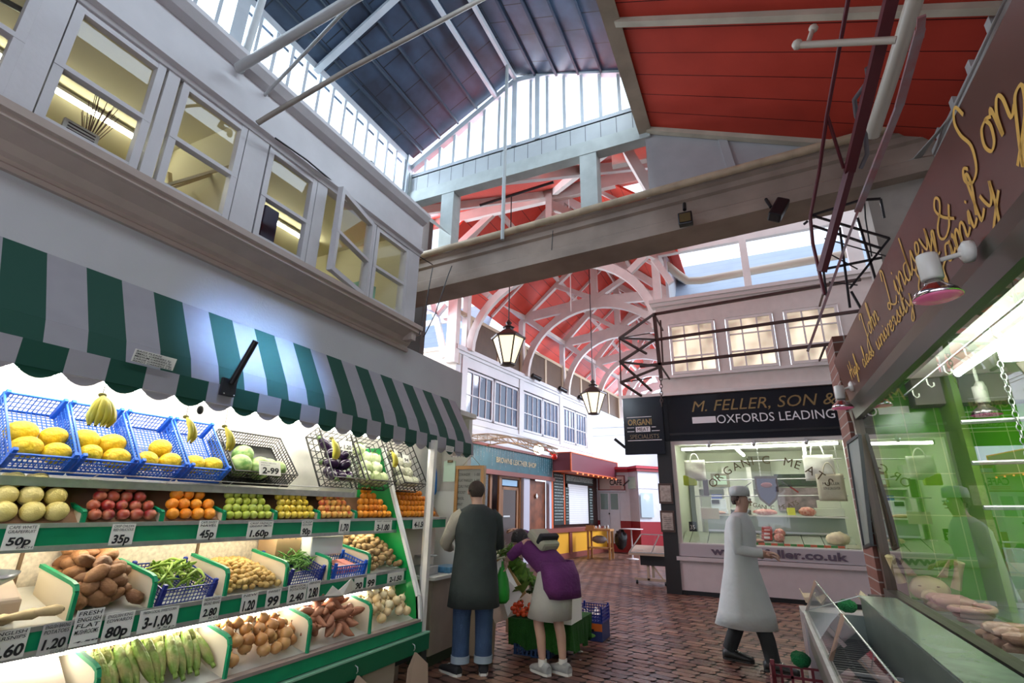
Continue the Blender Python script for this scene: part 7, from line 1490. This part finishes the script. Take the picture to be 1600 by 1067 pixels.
loft('top', [wr(Lw(0, -.14, .87), .17, .13), wr(Lw(0, -.04, .95), .165, .13), wr(Lw(0, .08, 1.03), .175, .125), wr(Lw(0, .18, 1.09), .18, .115), wr(Lw(0, .26, 1.12), .13, .09), wr(Lw(0, .3, 1.14), .07, .065)], PUR, wm, 22, .03)
loft('draped_cardigan', [(Lw(0, -.12, 1.0), rt2 * .19, fw2 * .14), (Lw(0, -.17, .88), rt2 * .21, fw2 * .15), (Lw(.0, -.2, .76), rt2 * .22, fw2 * .13), (Lw(.02, -.22, .68), rt2 * .2, fw2 * .1)], PUR, wm, 22, .08, 1)
loft('skirt', [(Lw(0, -.08, .93), rt2 * .16, fw2 * .13), (Lw(0, -.09, .82), rt2 * .19, fw2 * .16), (Lw(0, -.06, .65), rt2 * .21, fw2 * .18), (Lw(0, -.03, .48), rt2 * .22, fw2 * .2)], SKT, wm, 24, .05, 2)
sleeve('sleeve', [Lw(-.12, .22, 1.12), Lw(-.17, .27, 1.08), Lw(-.2, .35, 1.01)], [.06, .058, .05], PUR, wm); sleeve('sleeve', [Lw(.12, .22, 1.12), Lw(.16, .3, 1.15), Lw(.165, .42, 1.2), Lw(.15, .5, 1.23)], [.06, .056, .05, .042], PUR, wm)
h = headcap('hair', Lw(0, .41, 1.17), .094, mat('dark_hair', (.012, .01, .01), .6, bump=.6, bscale=80), wm, fw2, .45, 1.1)
G().ball(Lw(0, .33, 1.16), .06, .055, .075, 12, 8).build('hair_back', mat('dark_hair'), wm); face(wm, Lw(0, .415, 1.15), fw2 * .9 - upv * .2, upv, SKIN, s=.9)
bp_ = thing('shoulder_bag', Lw(-.02, .08, 1.14), 'beige and black shoulder bag lying across the back of the bending person', 'bag'); Rm = Matrix((rt2, bd, bn)).transposed(); G().obox(Lw(-.02, .04, 1.19), .26, .26, .1, Rm).build('bag', mat('beige_bag', (.4, .38, .28), .7), bp_, bevel=.03); G().obox(Lw(-.02, -.02, 1.2), .27, .06, .115, Rm).build('flap_band', BLKB if False else BLK, bp_, bevel=.02)
SIL = mat('silver_trainer', (.42, .42, .4), .45, vary=.3, vscale=14)
shoe(wm, Lw(-.08, -.08, 0), fw2 + rt2 * .15, .26, SIL, RUB, .085); shoe(wm, Lw(.08, -.2, 0), fw2, .26, SIL, RUB, .085)
for s_ in (-1, 1): dy = .06 * s_; G().tube([Lw(s_ * .08, -.06 - dy, .07), Lw(s_ * .08, -.06 - dy, .13)], .042, 12).build('sock', RUB, wm)
gb = thing('green_carrier_bag', Lw(-.2, .46, .62), 'bright green carrier bag held by the bending person above the tomatoes', 'bag'); GBM = mat('green_polythene', (.02, .32, .03), .4, bump=.4, bscale=14)
c0 = Lw(-.2, .46, 0); loft('bag', [(c0 + Vector((0, 0, z)), rt2 * a, fw2 * b) for z, a, b in ((.9, .02, .02), (.85, .04, .03), (.78, .07, .045), (.68, .085, .06), (.6, .08, .06), (.57, .05, .04))], GBM, gb, 16, .08, 1, True); G().tube([c0 + Vector((0, 0, .88)), c0 + Vector((0, 0, .96))], [.018, .012], 8).build('handle', GBM, gb)
# ---- walking butcher in a long white coat
o2 = Vector((-.25, 6.45, 0)); fw3 = Vector((.97, -.2, 0)).normalized(); rt3 = Vector((fw3.y, -fw3.x, 0)); Lc = lambda x, y, z: o2 + rt3 * x + fw3 * y + Vector((0, 0, z))
bt = thing('person', o2, 'person in a long white coat and cap striding past the organic butcher', 'person')
N = {'pelvis': (Lc(0, 0, .93), .12), 'waist': (Lc(0, .01, 1.08), .12), 'chest': (Lc(0, .03, 1.28), .135), 'upper': (Lc(0, .03, 1.4), .11), 'neck': (Lc(0, .05, 1.49), .055), 'jaw': (Lc(0, .09, 1.565), .07), 'skull': (Lc(0, .08, 1.63), .086), 'crown': (Lc(0, .07, 1.68), .068)}
Ed = [('pelvis', 'waist'), ('waist', 'chest'), ('chest', 'upper'), ('upper', 'neck'), ('neck', 'jaw'), ('jaw', 'skull'), ('skull', 'crown')]
N.update({'lhip': (Lc(-.09, 0, .87), .09), 'lknee': (Lc(-.09, -.07, .48), .055), 'lank': (Lc(-.09, -.24, .12), .04), 'rhip': (Lc(.09, 0, .87), .09), 'rknee': (Lc(.09, .12, .48), .055), 'rank': (Lc(.09, .22, .1), .04), 'lsho': (Lc(-.17, .03, 1.4), .055), 'rsho': (Lc(.17, .03, 1.4), .055), 'lelb': (Lc(-.22, .0, 1.12), .042), 'lwr': (Lc(-.16, .22, 1.05), .027), 'relb': (Lc(.22, .04, 1.12), .042), 'rwr': (Lc(.14, .28, 1.1), .027)})
Ed += [('pelvis', 'lhip'), ('lhip', 'lknee'), ('lknee', 'lank'), ('pelvis', 'rhip'), ('rhip', 'rknee'), ('rknee', 'rank'), ('upper', 'lsho'), ('upper', 'rsho'), ('lsho', 'lelb'), ('lelb', 'lwr'), ('rsho', 'relb'), ('relb', 'rwr')]
hand(N, Ed, 'lwr', 'L', fw3, rt3, (0, 0, -1)); hand(N, Ed, 'rwr', 'R', fw3 - rt3 * .3, -rt3, (0, 0, -1)); skin('body', N, Ed, SKIN, bt)
COAT = mat('white_coat', (.55, .58, .56), .8, bump=.4, bscale=9, vary=.06); DT = mat('dark_trousers', (.02, .022, .022), .85)
loft('coat', [(Lc(0, y, z), rt3 * a, fw3 * b) for z, a, b, y in ((1.49, .07, .07, .05), (1.45, .14, .095, .04), (1.4, .2, .12, .03), (1.28, .215, .15, .03), (1.1, .2, .15, .01), (.92, .215, .165, 0), (.7, .235, .22, 0), (.5, .245, .27, 0), (.36, .25, .3, -.02))], COAT, bt, 26, .03, 1)
sleeve('sleeve', [Lc(-.14, .03, 1.41), Lc(-.2, .02, 1.36), Lc(-.22, 0, 1.22), Lc(-.225, 0, 1.12), Lc(-.2, .12, 1.08), Lc(-.17, .2, 1.055)], [.065, .072, .066, .06, .05, .045], COAT, bt); sleeve('sleeve', [Lc(.14, .03, 1.41), Lc(.2, .03, 1.36), Lc(.22, .03, 1.22), Lc(.22, .04, 1.12), Lc(.18, .18, 1.1), Lc(.15, .26, 1.1)], [.065, .072, .066, .06, .05, .045], COAT, bt)
sleeve('trouser_leg', [Lc(-.09, 0, .9), Lc(-.09, -.04, .65), Lc(-.09, -.08, .48), Lc(-.09, -.16, .28), Lc(-.09, -.24, .1)], [.1, .09, .08, .075, .07], DT, bt); sleeve('trouser_leg', [Lc(.09, 0, .9), Lc(.09, .07, .65), Lc(.09, .13, .48), Lc(.09, .19, .28), Lc(.09, .22, .08)], [.1, .09, .08, .075, .07], DT, bt)
BT = mat('black_boot', (.015, .015, .013), .5); shoe(bt, Lc(-.09, -.3, .0), fw3, .29, BT, BT, .09, .052); shoe(bt, Lc(.09, .14, 0), fw3, .3, BT, BT, .09, .052)
headcap('hair', Lc(0, .07, 1.64), .093, HAIR, bt, fw3, .2); face(bt, Lc(0, .08, 1.62), fw3, ZU, SKIN); loft('cap', [(Lc(0, .07, z), rt3 * a, fw3 * a) for z, a in ((1.67, .105), (1.72, .107), (1.76, .1), (1.78, .06), (1.782, .005))], COAT, bt, 22)
# ================================================================ COUNTER AND VEGETABLE STAND BESIDE THE SHOPKEEPER
cn = thing('serving_counter', (-3.4, 5.6, 0), 'white-topped serving counter with a dark base behind the post, scale on it', 'counter')
CB = mat('counter_beige', (.42, .34, .27), .6, vary=.1); fr(-3.38, -3.1, 4.75, 5.8, .1, .78, CB, 'base', cn); fr(-3.385, -3.06, 4.72, 5.83, .78, .81, mat('counter_top_white'), 'worktop', cn); fr(-3.36, -3.12, 4.77, 5.8, 0, .1, mat('kick_green', (.04, .06, .03), .6), 'kick_board', cn)
t = thing('counter_scale', (-3.3, 4.9, .81), 'grey shop scale with a round pan on the counter beside the white post', 'scale'); fr(-3.4, -3.2, 4.8, 5.0, .81, .9, ALU, 'body', t, .01); G().lathe([(0, .98), (.09, .985), (.12, 1.0)], (-3.3, 4.9, 0), 18).build('pan', STEEL, t); G().tube([(-3.3, 4.9, .9), (-3.3, 4.9, .98)], .015, 8).build('stem', ALU, t)
o = fr(-3.36, -3.12, 5.1, 5.4, .81, .87, mat('blue_film', (.1, .3, .5), .3, vary=.5, vscale=20), 'blue_packet', None, .01); tag(o, 'blue wrapped packets lying on the serving counter', 'packet')
o = fr(-3.85, -3.38, 5.62, 5.66, 0, 1.68, mat('plain_white_board', (.85, .85, .8), .6), 'white_board', None); tag(o, 'plain white board standing on the counter left of the menu board', 'board')  # even off-white colour of the board itself
t = thing('herb_menu_board', (-3.17, 5.55, 1.2), 'wood-framed menu board listing herbs, hung on strings behind the shopkeeper', 'sign')
b = fr(-3.35, -2.99, 5.54, 5.57, 1.15, 1.96, mat('grey_board', (.3, .3, .28), .7), 'board', t); g = G(); g.box(-3.37, -3.33, 5.52, 5.58, 1.13, 1.98); g.box(-3.01, -2.97, 5.52, 5.58, 1.13, 1.98); g.box(-3.37, -2.97, 5.52, 5.58, 1.94, 1.98); g.box(-3.37, -2.97, 5.52, 5.58, 1.13, 1.17); g.build('frame', mat('light_varnish'), t)
for i, (s, pr_) in enumerate((('CORIANDER', '1-00'), ('FLAT PARSLEY', '1-00'), ('CURLY PARSLEY', '1-00'), ('ROCKET', '1-20'), ('BASIL', '1-50'), ('MINT', '80'), ('THYME', '80'))): text(s, (-3.325, 5.535, 1.86 - i * .07), (1, 0, 0), ZU, INK, 'lettering', b, width=min(.2, .018 * len(s)), height=.032); text(pr_, (-3.1, 5.535, 1.86 - i * .07), (1, 0, 0), ZU, INK, 'lettering', b, width=.07, height=.032)
g = G(); g.tube([(-3.3, 5.55, 1.97), (-3.16, 5.55, 2.1)], .003, 4); g.tube([(-3.02, 5.55, 1.97), (-3.16, 5.55, 2.1)], .003, 4); g.tube([(-3.16, 5.55, 2.1), (-3.16, 5.55, 2.3)], .003, 4); g.build('string', mat('string', (.4, .32, .2), .8), t)
t = thing('clipboard', (-3.44, 5.5, 1.8), 'pale green clipboard hanging under the end of the awning', 'clipboard'); fr(-3.53, -3.36, 5.5, 5.505, 1.79, 2.04, mat('pale_green_sheet', (.55, .72, .6), .6), 'sheet', t); fr(-3.47, -3.4, 5.485, 5.5, 2.02, 2.05, mat('clip_brown', (.15, .1, .05), .5), 'clip', t)
o = loft('blue_bag_body', [((-3.68, 5.5, z), (.05 * k, 0, 0), (0, .03, 0)) for z, k in ((2.6, .06), (2.1, .08), (1.98, .3), (1.9, .8), (1.8, 1), (1.68, 1), (1.64, .8))], mat('blue_carrier', (.0, .16, .55), .4), None, 14, .1, 0, True); o.name = 'blue_carrier_bag'; tag(o, 'bright blue carrier bag hanging just right of the white post', 'bag')
# sloping vegetable stand
vs_ = thing('vegetable_stand', (-2.9, 5.7, 0), 'sloping wooden vegetable stand with a white inner board beside the shopkeeper', 'stand'); VB = mat('stand_beige', (.5, .38, .27), .6, vary=.1)
side = [(-3.0, 0), (-2.7, 0), (-2.68, .33), (-2.95, .93), (-3.1, .93), (-3.1, 0)]
g = G(); g.extrude([(x, 5.35, z) for x, z in side], (0, .03, 0)); g.build('side_panel', VB, vs_); g = G(); g.extrude([(x, 6.5, z) for x, z in side], (0, .03, 0)); g.build('side_panel', VB, vs_)
g = G(); g.extrude([(-2.68, 5.38, .33), (-2.95, 5.38, .93), (-2.97, 5.38, .92), (-2.7, 5.38, .32)], (0, 1.1, 0)); g.build('sloping_board', VB, vs_)
g = G(); pA = [P(770, 882, Y=5.6), P(784, 872, Y=5.75), P(815, 928, Y=5.75), P(793, 963, Y=5.6)]; g.add(pA, [(0, 1, 2, 3)]); o = g.build('white_board', mat('plain_white_board'), vs_); o.modifiers.new('s', 'SOLIDIFY').thickness = .015
g = G(); a_, b_2 = P(777, 868, Y=5.78), P(818, 930, Y=5.78); g.bar(a_, b_2, .09, .02, up=(0, -1, 0)); g.build('wooden_edge', mat('golden_wood', (.45, .28, .1), .5), vs_)
LEAF = rnd_mat('leaf_green', [(.1, .24, .03), (.2, .36, .06), (.05, .15, .03)], .5, bump=.3, bscale=30); LEEK = mat('leek_white', (.72, .75, .55), .4)
def leek():
    g = G(); o = stamp(G().tube([(0, 0, -.1), (0, 0, .05)], [.016, .013], 8), 'leek', LEEK)
    for k in range(5): a = k * 1.25; g.add([(0, 0, .05), (.02 * math.cos(a) + .01, .02 * math.sin(a), .12), (.06 * math.cos(a), .06 * math.sin(a), .2), (.03 * math.cos(a) - .01, .03 * math.sin(a), .13)], [(0, 1, 2, 3)])
    g.build('leaves', LEAF, o, origin=Vector((0, 0, 0))); return o
lk = leek(); lu = [False]; random.seed(9)
for i in range(16):
    t_ = i / 15; place(lk, lu, (-2.95 + .1 * (i % 3) * .5 + .12 * t_, 5.55 + .5 * random.random(), 1.0 - .1 * t_ + .04 * (i % 2)), (random.uniform(.9, 1.6), random.uniform(-.6, .6), random.uniform(0, 3)), 'leek or leafy vegetable piled on top of the sloping stand', 'leek', 'leeks on the vegetable stand')
def leafy():
    g = G()
    for k in range(9):
        a = k * .7; ln = .12 + .03 * (k % 3); c_, s_ = math.cos(a), math.sin(a); g.add([(0, 0, 0), (c_ * ln * .5 - s_ * .04, s_ * ln * .5 + c_ * .04, .07), (c_ * ln, s_ * ln, .05 + .03 * (k % 2)), (c_ * ln * .5 + s_ * .04, s_ * ln * .5 - c_ * .04, .06)], [(0, 1, 2, 3)], True)
    return stamp(g, 'leafy_greens', LEAF)
lf = leafy(); fu2 = [False]
for i in range(14): t_ = i / 13; place(lf, fu2, (-2.88 + .38 * t_, 5.85 + random.uniform(-.08, .15), .98 - .42 * t_), (random.uniform(-.5, .5), .7 + random.uniform(-.3, .3), random.uniform(0, 6)), 'bunch of dark leafy greens on the slope of the vegetable stand', 'greens', 'leafy greens on the vegetable stand', random.uniform(.8, 1.2))
# green cloth table with tomatoes and foam box
gt = thing('cloth_covered_table', (-2.25, 5.85, 0), 'low table skirted in green artificial grass beside the vegetable stand', 'table'); GC = mat('grass_cloth', (.015, .12, .008), .95, bump=1, bscale=120, vary=.3, vscale=4)
g = G(); z1c = .36; x0_, x1_, y0_, y1_ = -2.62, -1.9, 5.55, 6.3
n = 18; ring = []
for (ax, ay), (bx_, by_) in (((x0_, y0_), (x1_, y0_)), ((x1_, y0_), (x1_, y1_)), ((x1_, y1_), (x0_, y1_)), ((x0_, y1_), (x0_, y0_))):
    for i in range(n): t_ = i / n; ring.append((ax + (bx_ - ax) * t_, ay + (by_ - ay) * t_))
vs2 = [(x, y, z1c) for x, y in ring] + [(x + .02 * math.sin(i * 1.7), y + .02 * math.cos(i * 1.9), .1 + .03 * math.sin(i * .8)) for i, (x, y) in enumerate(ring)]; m4 = len(ring)
g.add(vs2, [(i, (i + 1) % m4, m4 + (i + 1) % m4, m4 + i) for i in range(m4)] + [tuple(range(m4))]); g.build('grass_cloth', GC, gt)
uc = crate('supporting_crate', mat('steel_blue_plastic', (.03, .07, .16), .4), .4, .6, .2, 8, 10, 3, wire=.008); uc.location = (-2.58, 5.64, 0); tag(uc, 'steel blue crate holding up the green covered table', 'crate')
TOM = rnd_mat('tomato_skin', [(.7, .07, .02), (.8, .12, .03)], .2); tm = make_round('tomato', TOM, .027, .1, False, oblate=.85); G().lathe([(.0, .0), (.012, .002)], (0, 0, .022), 5).build('calyx', mat('tomato_green', (.05, .2, .03), .6), tm, origin=Vector((0, 0, 0))); tu = [False]; random.seed(4)
for i in range(46):
    x = -2.6 + random.random() * .28; y = 5.6 + random.random() * .25; place(tm, tu, (x, y, .39 + .035 * (i // 16) * (1 if i < 46 else 0) + (.02 if i % 2 else 0)), rr_(), 'small red tomato heaped on the green covered table', 'tomato', 'tomatoes on the green table')
fb = thing('foam_box', (-2.08, 5.62, .36), 'open white foam box on the green covered table in front of the bending person', 'box'); FM = mat('white_foam'); g = G(); xa, xb, yaa, yb2, za, zb2 = -2.28, -1.88, 5.5, 5.85, .37, .69; k_ = .03
g.box(xa, xb, yaa, yb2, za, za + k_); g.box(xa, xa + k_, yaa, yb2, za, zb2); g.box(xb - k_, xb, yaa, yb2, za, zb2); g.box(xa, xb, yaa, yaa + k_, za, zb2); g.box(xa, xb, yb2 - k_, yb2, za, zb2); g.build('box_shell', FM, fb)
# blue crate on a fruit carton
ca_ = thing('fruit_carton', (-2.03, 6.75, 0), 'orange and blue printed fruit carton on the floor under the blue crate', 'box'); fr(-2.2, -1.87, 6.6, 6.95, 0, .2, mat('carton_navy', (.02, .035, .14), .5), 'carton', ca_, .004)
fr(-2.2, -1.87, 6.596, 6.6, .11, .19, mat('carton_orange', (.65, .14, .02), .5), 'orange_band', ca_); fr(-2.1, -1.97, 6.594, 6.597, .1, .13, BLACKM, 'hand_hole', ca_); G().ball((-2.03, 6.597, .06), .08, .004, .025, 14, 6).build('printed_emblem', mat('emblem_green', (.15, .4, .08), .5), ca_)
tc2 = crate('top_crate', BPL2, .33, .34, .15, 10, 10, 4, wire=.004); tc2.location = (-2.2, 6.61, .205); tag(tc2, 'navy blue crate with crumpled white paper standing on the printed carton', 'crate')
g = G(); random.seed(31); c0 = Vector((-2.03, 6.72, .27))
for j in range(9): a = j * .7; g.add([c0, c0 + Vector((.12 * math.cos(a), .1 * math.sin(a), random.uniform(.0, .1))), c0 + Vector((.12 * math.cos(a + .7), .1 * math.sin(a + .7), random.uniform(.0, .1)))], [(0, 1, 2)])
o = g.build('crumpled_tissue', PAPER); tag(o, 'crumpled white paper inside the navy blue crate', 'paper')
# litter on the floor
for i, (x, y, s_, lab) in enumerate(((875, 1020, .07, 'crumpled pale foil on the floor beside the grass cloth'), (905, 1018, .05, 'small crumpled foil piece on the floor'), (884, 1047, .025, 'small white paper scrap on the floor by the silver trainers'), (907, 1031, .02, 'tiny white scrap farther right on the floor'), (760, 1030, .035, 'crumpled wrapper on the floor beside the turned-up jeans'), (1014, 1035, .02, 'tiny white scrap in the middle of the paving'))):
    c0 = P(x, y, Z=.01); g = G(); random.seed(i)
    for j in range(6): a = j * 1.05; g.add([c0 + Vector((0, 0, s_ * .4)), c0 + Vector((s_ * math.cos(a), s_ * .6 * math.sin(a), random.uniform(0, .01))), c0 + Vector((s_ * math.cos(a + 1.05), s_ * .6 * math.sin(a + 1.05), random.uniform(0, .01)))], [(0, 1, 2)])
    tag(g.build('paper_scrap', mat('pale_litter', (.55, .58, .58), .4)), lab, 'litter')
# ================================================================ FITTINGS ON THE BEAM AND ROOF
p = P(1070, 330, Y=4.55); t = thing('flood_light', p, 'small black floodlight hanging from the main beam', 'floodlight'); G().tube([p + Vector((0, .05, .12)), p + Vector((0, 0, .02))], .018, 8).build('bracket', BLACKM, t); g = G(); g.box(p.x - .065, p.x + .065, p.y - .05, p.y + .02, p.z - .16, p.z - .03); g.build('housing', BLACKM, t, bevel=.008); g = G(); g.box(p.x - .05, p.x + .05, p.y - .056, p.y - .05, p.z - .14, p.z - .05); g.build('lens', mat('brownish_lens', (.12, .09, .04), .15), t)
p = P(1212, 325, Y=4.45); t = thing('loudspeaker', p, 'black box loudspeaker tilted on a bracket from the main beam', 'speaker'); M3 = Matrix.Rotation(.5, 3, 'Y') @ Matrix.Rotation(-.3, 3, 'X'); g = G(); g.obox(p + Vector((.02, 0, -.02)), .11, .1, .22, M3); g.build('cabinet', BLACKM, t, bevel=.015); G().tube([p + Vector((-.03, .05, .05)), p + Vector((-.05, .15, .2))], .015, 8).build('bracket', BLACKM, t)
p = P(575, 262, X=-3.35); t = thing('grey_speaker', p, 'grey two-tone loudspeaker mounted on the sill below the lantern windows', 'speaker'); M3 = Matrix.Rotation(-.35, 3, 'X') @ Matrix.Rotation(.5, 3, 'Z'); g = G(); g.obox(p, .1, .12, .14, M3); g.build('cabinet', mat('grey_speaker_case', (.3, .31, .32), .4), t, bevel=.02); g = G(); g.obox(p + M3 @ Vector((.045, 0, -.02)), .03, .1, .1, M3); g.build('grille', mat('brown_grille', (.1, .08, .07), .7), t); G().tube([p, p + Vector((-.02, -.12, -.04)), p + Vector((-.05, -.14, -.1))], .012, 6).build('bracket', ALU, t)
# cables drooping from the upper storey to the beam
for k, (pts, lab) in enumerate((([(655, 522, 4.2), (662, 500, 4.3), (670, 450, 4.5), (676, 418, 4.55)], 'black cable looping from the cornice corner up to the beam, left one'), ([(662, 526, 4.2), (680, 490, 4.3), (700, 430, 4.5), (706, 415, 4.55)], 'black cable looping from the cornice corner up to the beam, right one'), ([(645, 387, 4.2), (655, 400, 4.3), (676, 413, 4.55)], 'short black cable from the fascia corner to the beam'))):
    tag(G().tube([P(x, y, Y=Y_) for x, y, Y_ in pts], .006, 6).build('black_cable', BLACKM), lab, 'cable')
tag(G().tube([P(430, 215, X=-3.12), P(480, 250, X=-3.14), P(540, 300, X=-3.2), P(560, 305, X=-3.3)], .007, 6).build('black_cable', BLACKM), 'black cable running along the top of the upper fascia', 'cable')
# tie rods of the lantern
RODM = mat('tie_rod_paint', (.55, .56, .56), .5, vary=.15)
def rod(a, b, r, lab, m=RODM): return tag(G().tube([a, b], r, 10).build('tie_rod', m), lab, 'rod', 'tie rods under the lantern')
rod(P(372, 106, X=-3.1), P(570, -14, X=-1.9), .035, 'thick pale iron tie bar rising from the upper fascia to the roof')
rod(P(375, 110, X=-3.15), P(412, -8, X=-3.3), .03, 'short upright pale post standing on the fascia beside the tie bar')
rod(P(414, 148, X=-3.2), P(560, -6, X=-2.0), .013, 'thin pale tie rod parallel to the thick bar')
tag(G().tube([P(402, 192, X=-3.1), P(430, 175, X=-3.0), P(545, 108, X=-2.5), P(765, -8, X=-1.6)], .02, 10).build('conduit_pipe', mat('brownish_pipe', (.34, .3, .26), .5, vary=.2)), 'long brownish conduit pipe crossing below the dark lantern roof', 'pipe')
tag(G().tube([(-2.31, 4.55, 7.0), (-2.31, 4.55, 4.42)], .022, 10).build('vertical_conduit', mat('galvanised', (.4, .42, .42), .5)), 'vertical grey conduit dropping from the lantern ridge to the beam', 'pipe')
tag(G().tube([(-4.1, 4.59, 4.46 + sk(-4.1)), (1.5, 4.59, 4.46 + sk(1.5))], .042, 10).build('beam_pipe', mat('brownish_cream_pipe', (.55, .42, .28), .5, vary=.25, vscale=8)), 'cream-brown pipe running along the top of the main beam', 'pipe')
tag(G().tube([P(862, 390, Y=4.6), P(864, 360, Y=4.6)], .005, 5).build('beam_cable', BLACKM), 'short black cable on the face of the main beam', 'cable')
# things behind the upper windows
tube_lamp('strip_light', (-4.5, .5, zz(4.72)), (-4.5, 2.0, zz(4.72)), 'strip light seen through the second upper window', mat('yellow_tube', (1, 1, 1), .5, emit=(1, .97, .7), estr=28), r=.018, house=(0, 0, .03))
tube_lamp('strip_light', (-4.5, 2.6, zz(4.72)), (-4.5, 3.9, zz(4.72)), 'strip light seen through the fourth upper window', mat('yellow_tube'), r=.018, house=(0, 0, .03))
o = fr(-3.75, -3.4, 2.22, 2.34, zz(3.55), zz(4.2), mat('dark_navy_case', (.01, .02, .06), .4), 'dark_cabinet', None, .01); tag(o, 'dark navy equipment case standing inside the fourth upper window', 'case')
o = fr(-3.62, -3.4, 2.36, 2.5, zz(3.55), zz(4.05), mat('dark_navy_case'), 'stereo_box', None, .01); tag(o, 'black box beside the navy case inside the fourth upper window', 'case')
t = thing('dried_plant', (-3.5, 1.18, zz(3.6)), 'vase of dried twigs inside the second upper window', 'plant'); g = G(); random.seed(2)
for i in range(34): a = random.uniform(0, 6.28); r_ = random.uniform(.02, .12); h_ = random.uniform(.35, .52); g.tube([(-3.5, 1.18, zz(3.6) + .12), (-3.5 + r_ * .5 * math.cos(a), 1.18 + r_ * .5 * math.sin(a), zz(3.6) + h_ * .6), (-3.5 + r_ * math.cos(a), 1.18 + r_ * math.sin(a), zz(3.6) + h_)], .0018, 4)
g.build('twigs', mat('twig', (.12, .07, .05), .8), t); G().lathe([(.03, 0), (.05, .05), (.035, .12), (.04, .14)], (-3.5, 1.18, zz(3.55)), 14).build('vase', BLACKM, t)
o = fr(-3.42, -3.4, 1.02, 1.2, zz(3.57), zz(3.8), mat('pale_leaflet', (.55, .55, .5), .6), 'leaflet', None); tag(o, 'printed leaflet leaning inside the second upper window', 'leaflet')
g = G()
for i in range(9): g.box(-3.398, -3.396, 1.04, 1.18, zz(3.6) + i * .02, zz(3.6) + i * .02 + .006)
g.build('printed_line', INK, o)
o = tag(G().tube([(-3.9, .7, zz(4.7)), (-3.9, .9, zz(4.74)), (-3.9, 1.05, zz(4.7))], .02, 6).build('black_hook_rail', BLACKM), 'curved black rail hanging from the ceiling in the second upper window', 'rail')
for i, (x0_, y0_, x1_, y1_) in enumerate(((-3.6, 1.55, -3.8, 2.1), (-3.7, 1.5, -3.5, 2.1), (-3.5, 1.75, -4.1, 1.95))): tag(G().bar((x0_, y0_, zz(3.6)), (x1_, y1_, zz(4.3)), .03, .02).build('leaning_lath', mat('pale_lath', (.6, .5, .3), .7)), 'pale wooden lath leaning inside the third upper window', 'lath', 'laths inside the third upper window')
o = fr(-3.6, -3.36, 3.85 * S, 4.05 * S, zz(3.57), zz(3.85), mat('mint_box', (.3, .6, .42), .6), 'mint_box', None); tag(o, 'pale green carton inside the last upper window', 'box')
o = fr(-3.55, -3.36, 2.6, 2.72, zz(3.57), zz(3.68), mat('green_folder', (.03, .4, .12), .5), 'green_folder', None); tag(o, 'bright green folder lying on the sill in the fourth upper window', 'folder')
# ================================================================ WALLS ADDED AROUND THE VIEW TO CLOSE OFF DAYLIGHT
DW = mat('enclosing_wall', (.12, .1, .09), .8)
g = G(); g.box(-5, -2.6, -1.62, -1.5, 0, 8); g.box(1.6, 3, -1.62, -1.5, 0, 8); g.box(-5, 3, -1.62, -1.5, 3.1, 8); struct(g.build('wall_added_back', DW)); g = G(); g.box(2.4, 2.5, -1.5, 5.4, 0, 4.6); struct(g.build('wall_right_outer', DW)); g = G(); g.box(5.5, 5.6, 5, 11, 0, 7.5); struct(g.build('wall_cross_end', mat('cross_end_wall', (.3, .27, .25), .8)))  # back wall and its opening are invented, shaped to let fill light in
g = G(); g.box(2.6, 5.6, FY, FY + .1, 0, 6.0); struct(g.build('wall_cross_far', mat('cross_end_wall'))); g = G(); g.box(-10.1, -10, 5, 11, 0, 7.5); struct(g.build('wall_cross_west', DW)); g = G(); g.box(1.8, 5.6, 4.9, 5.0, 2.5, 6.2); struct(g.build('wall_cross_near', mat('cross_end_wall')))
g = G(); g.box(-10, -3.9, 5.3, 5.4, 0, 5.5); struct(g.build('wall_cross_south', DW)); g = G(); g.extrude([(-.6, YG + .06, 5.65), (2.6, YG + .06, 4.4), (2.6, YG + .06, 6.6), (-.6, YG + .06, 6.6)], (0, .05, 0)); struct(g.build('wall_above_panel', DW))
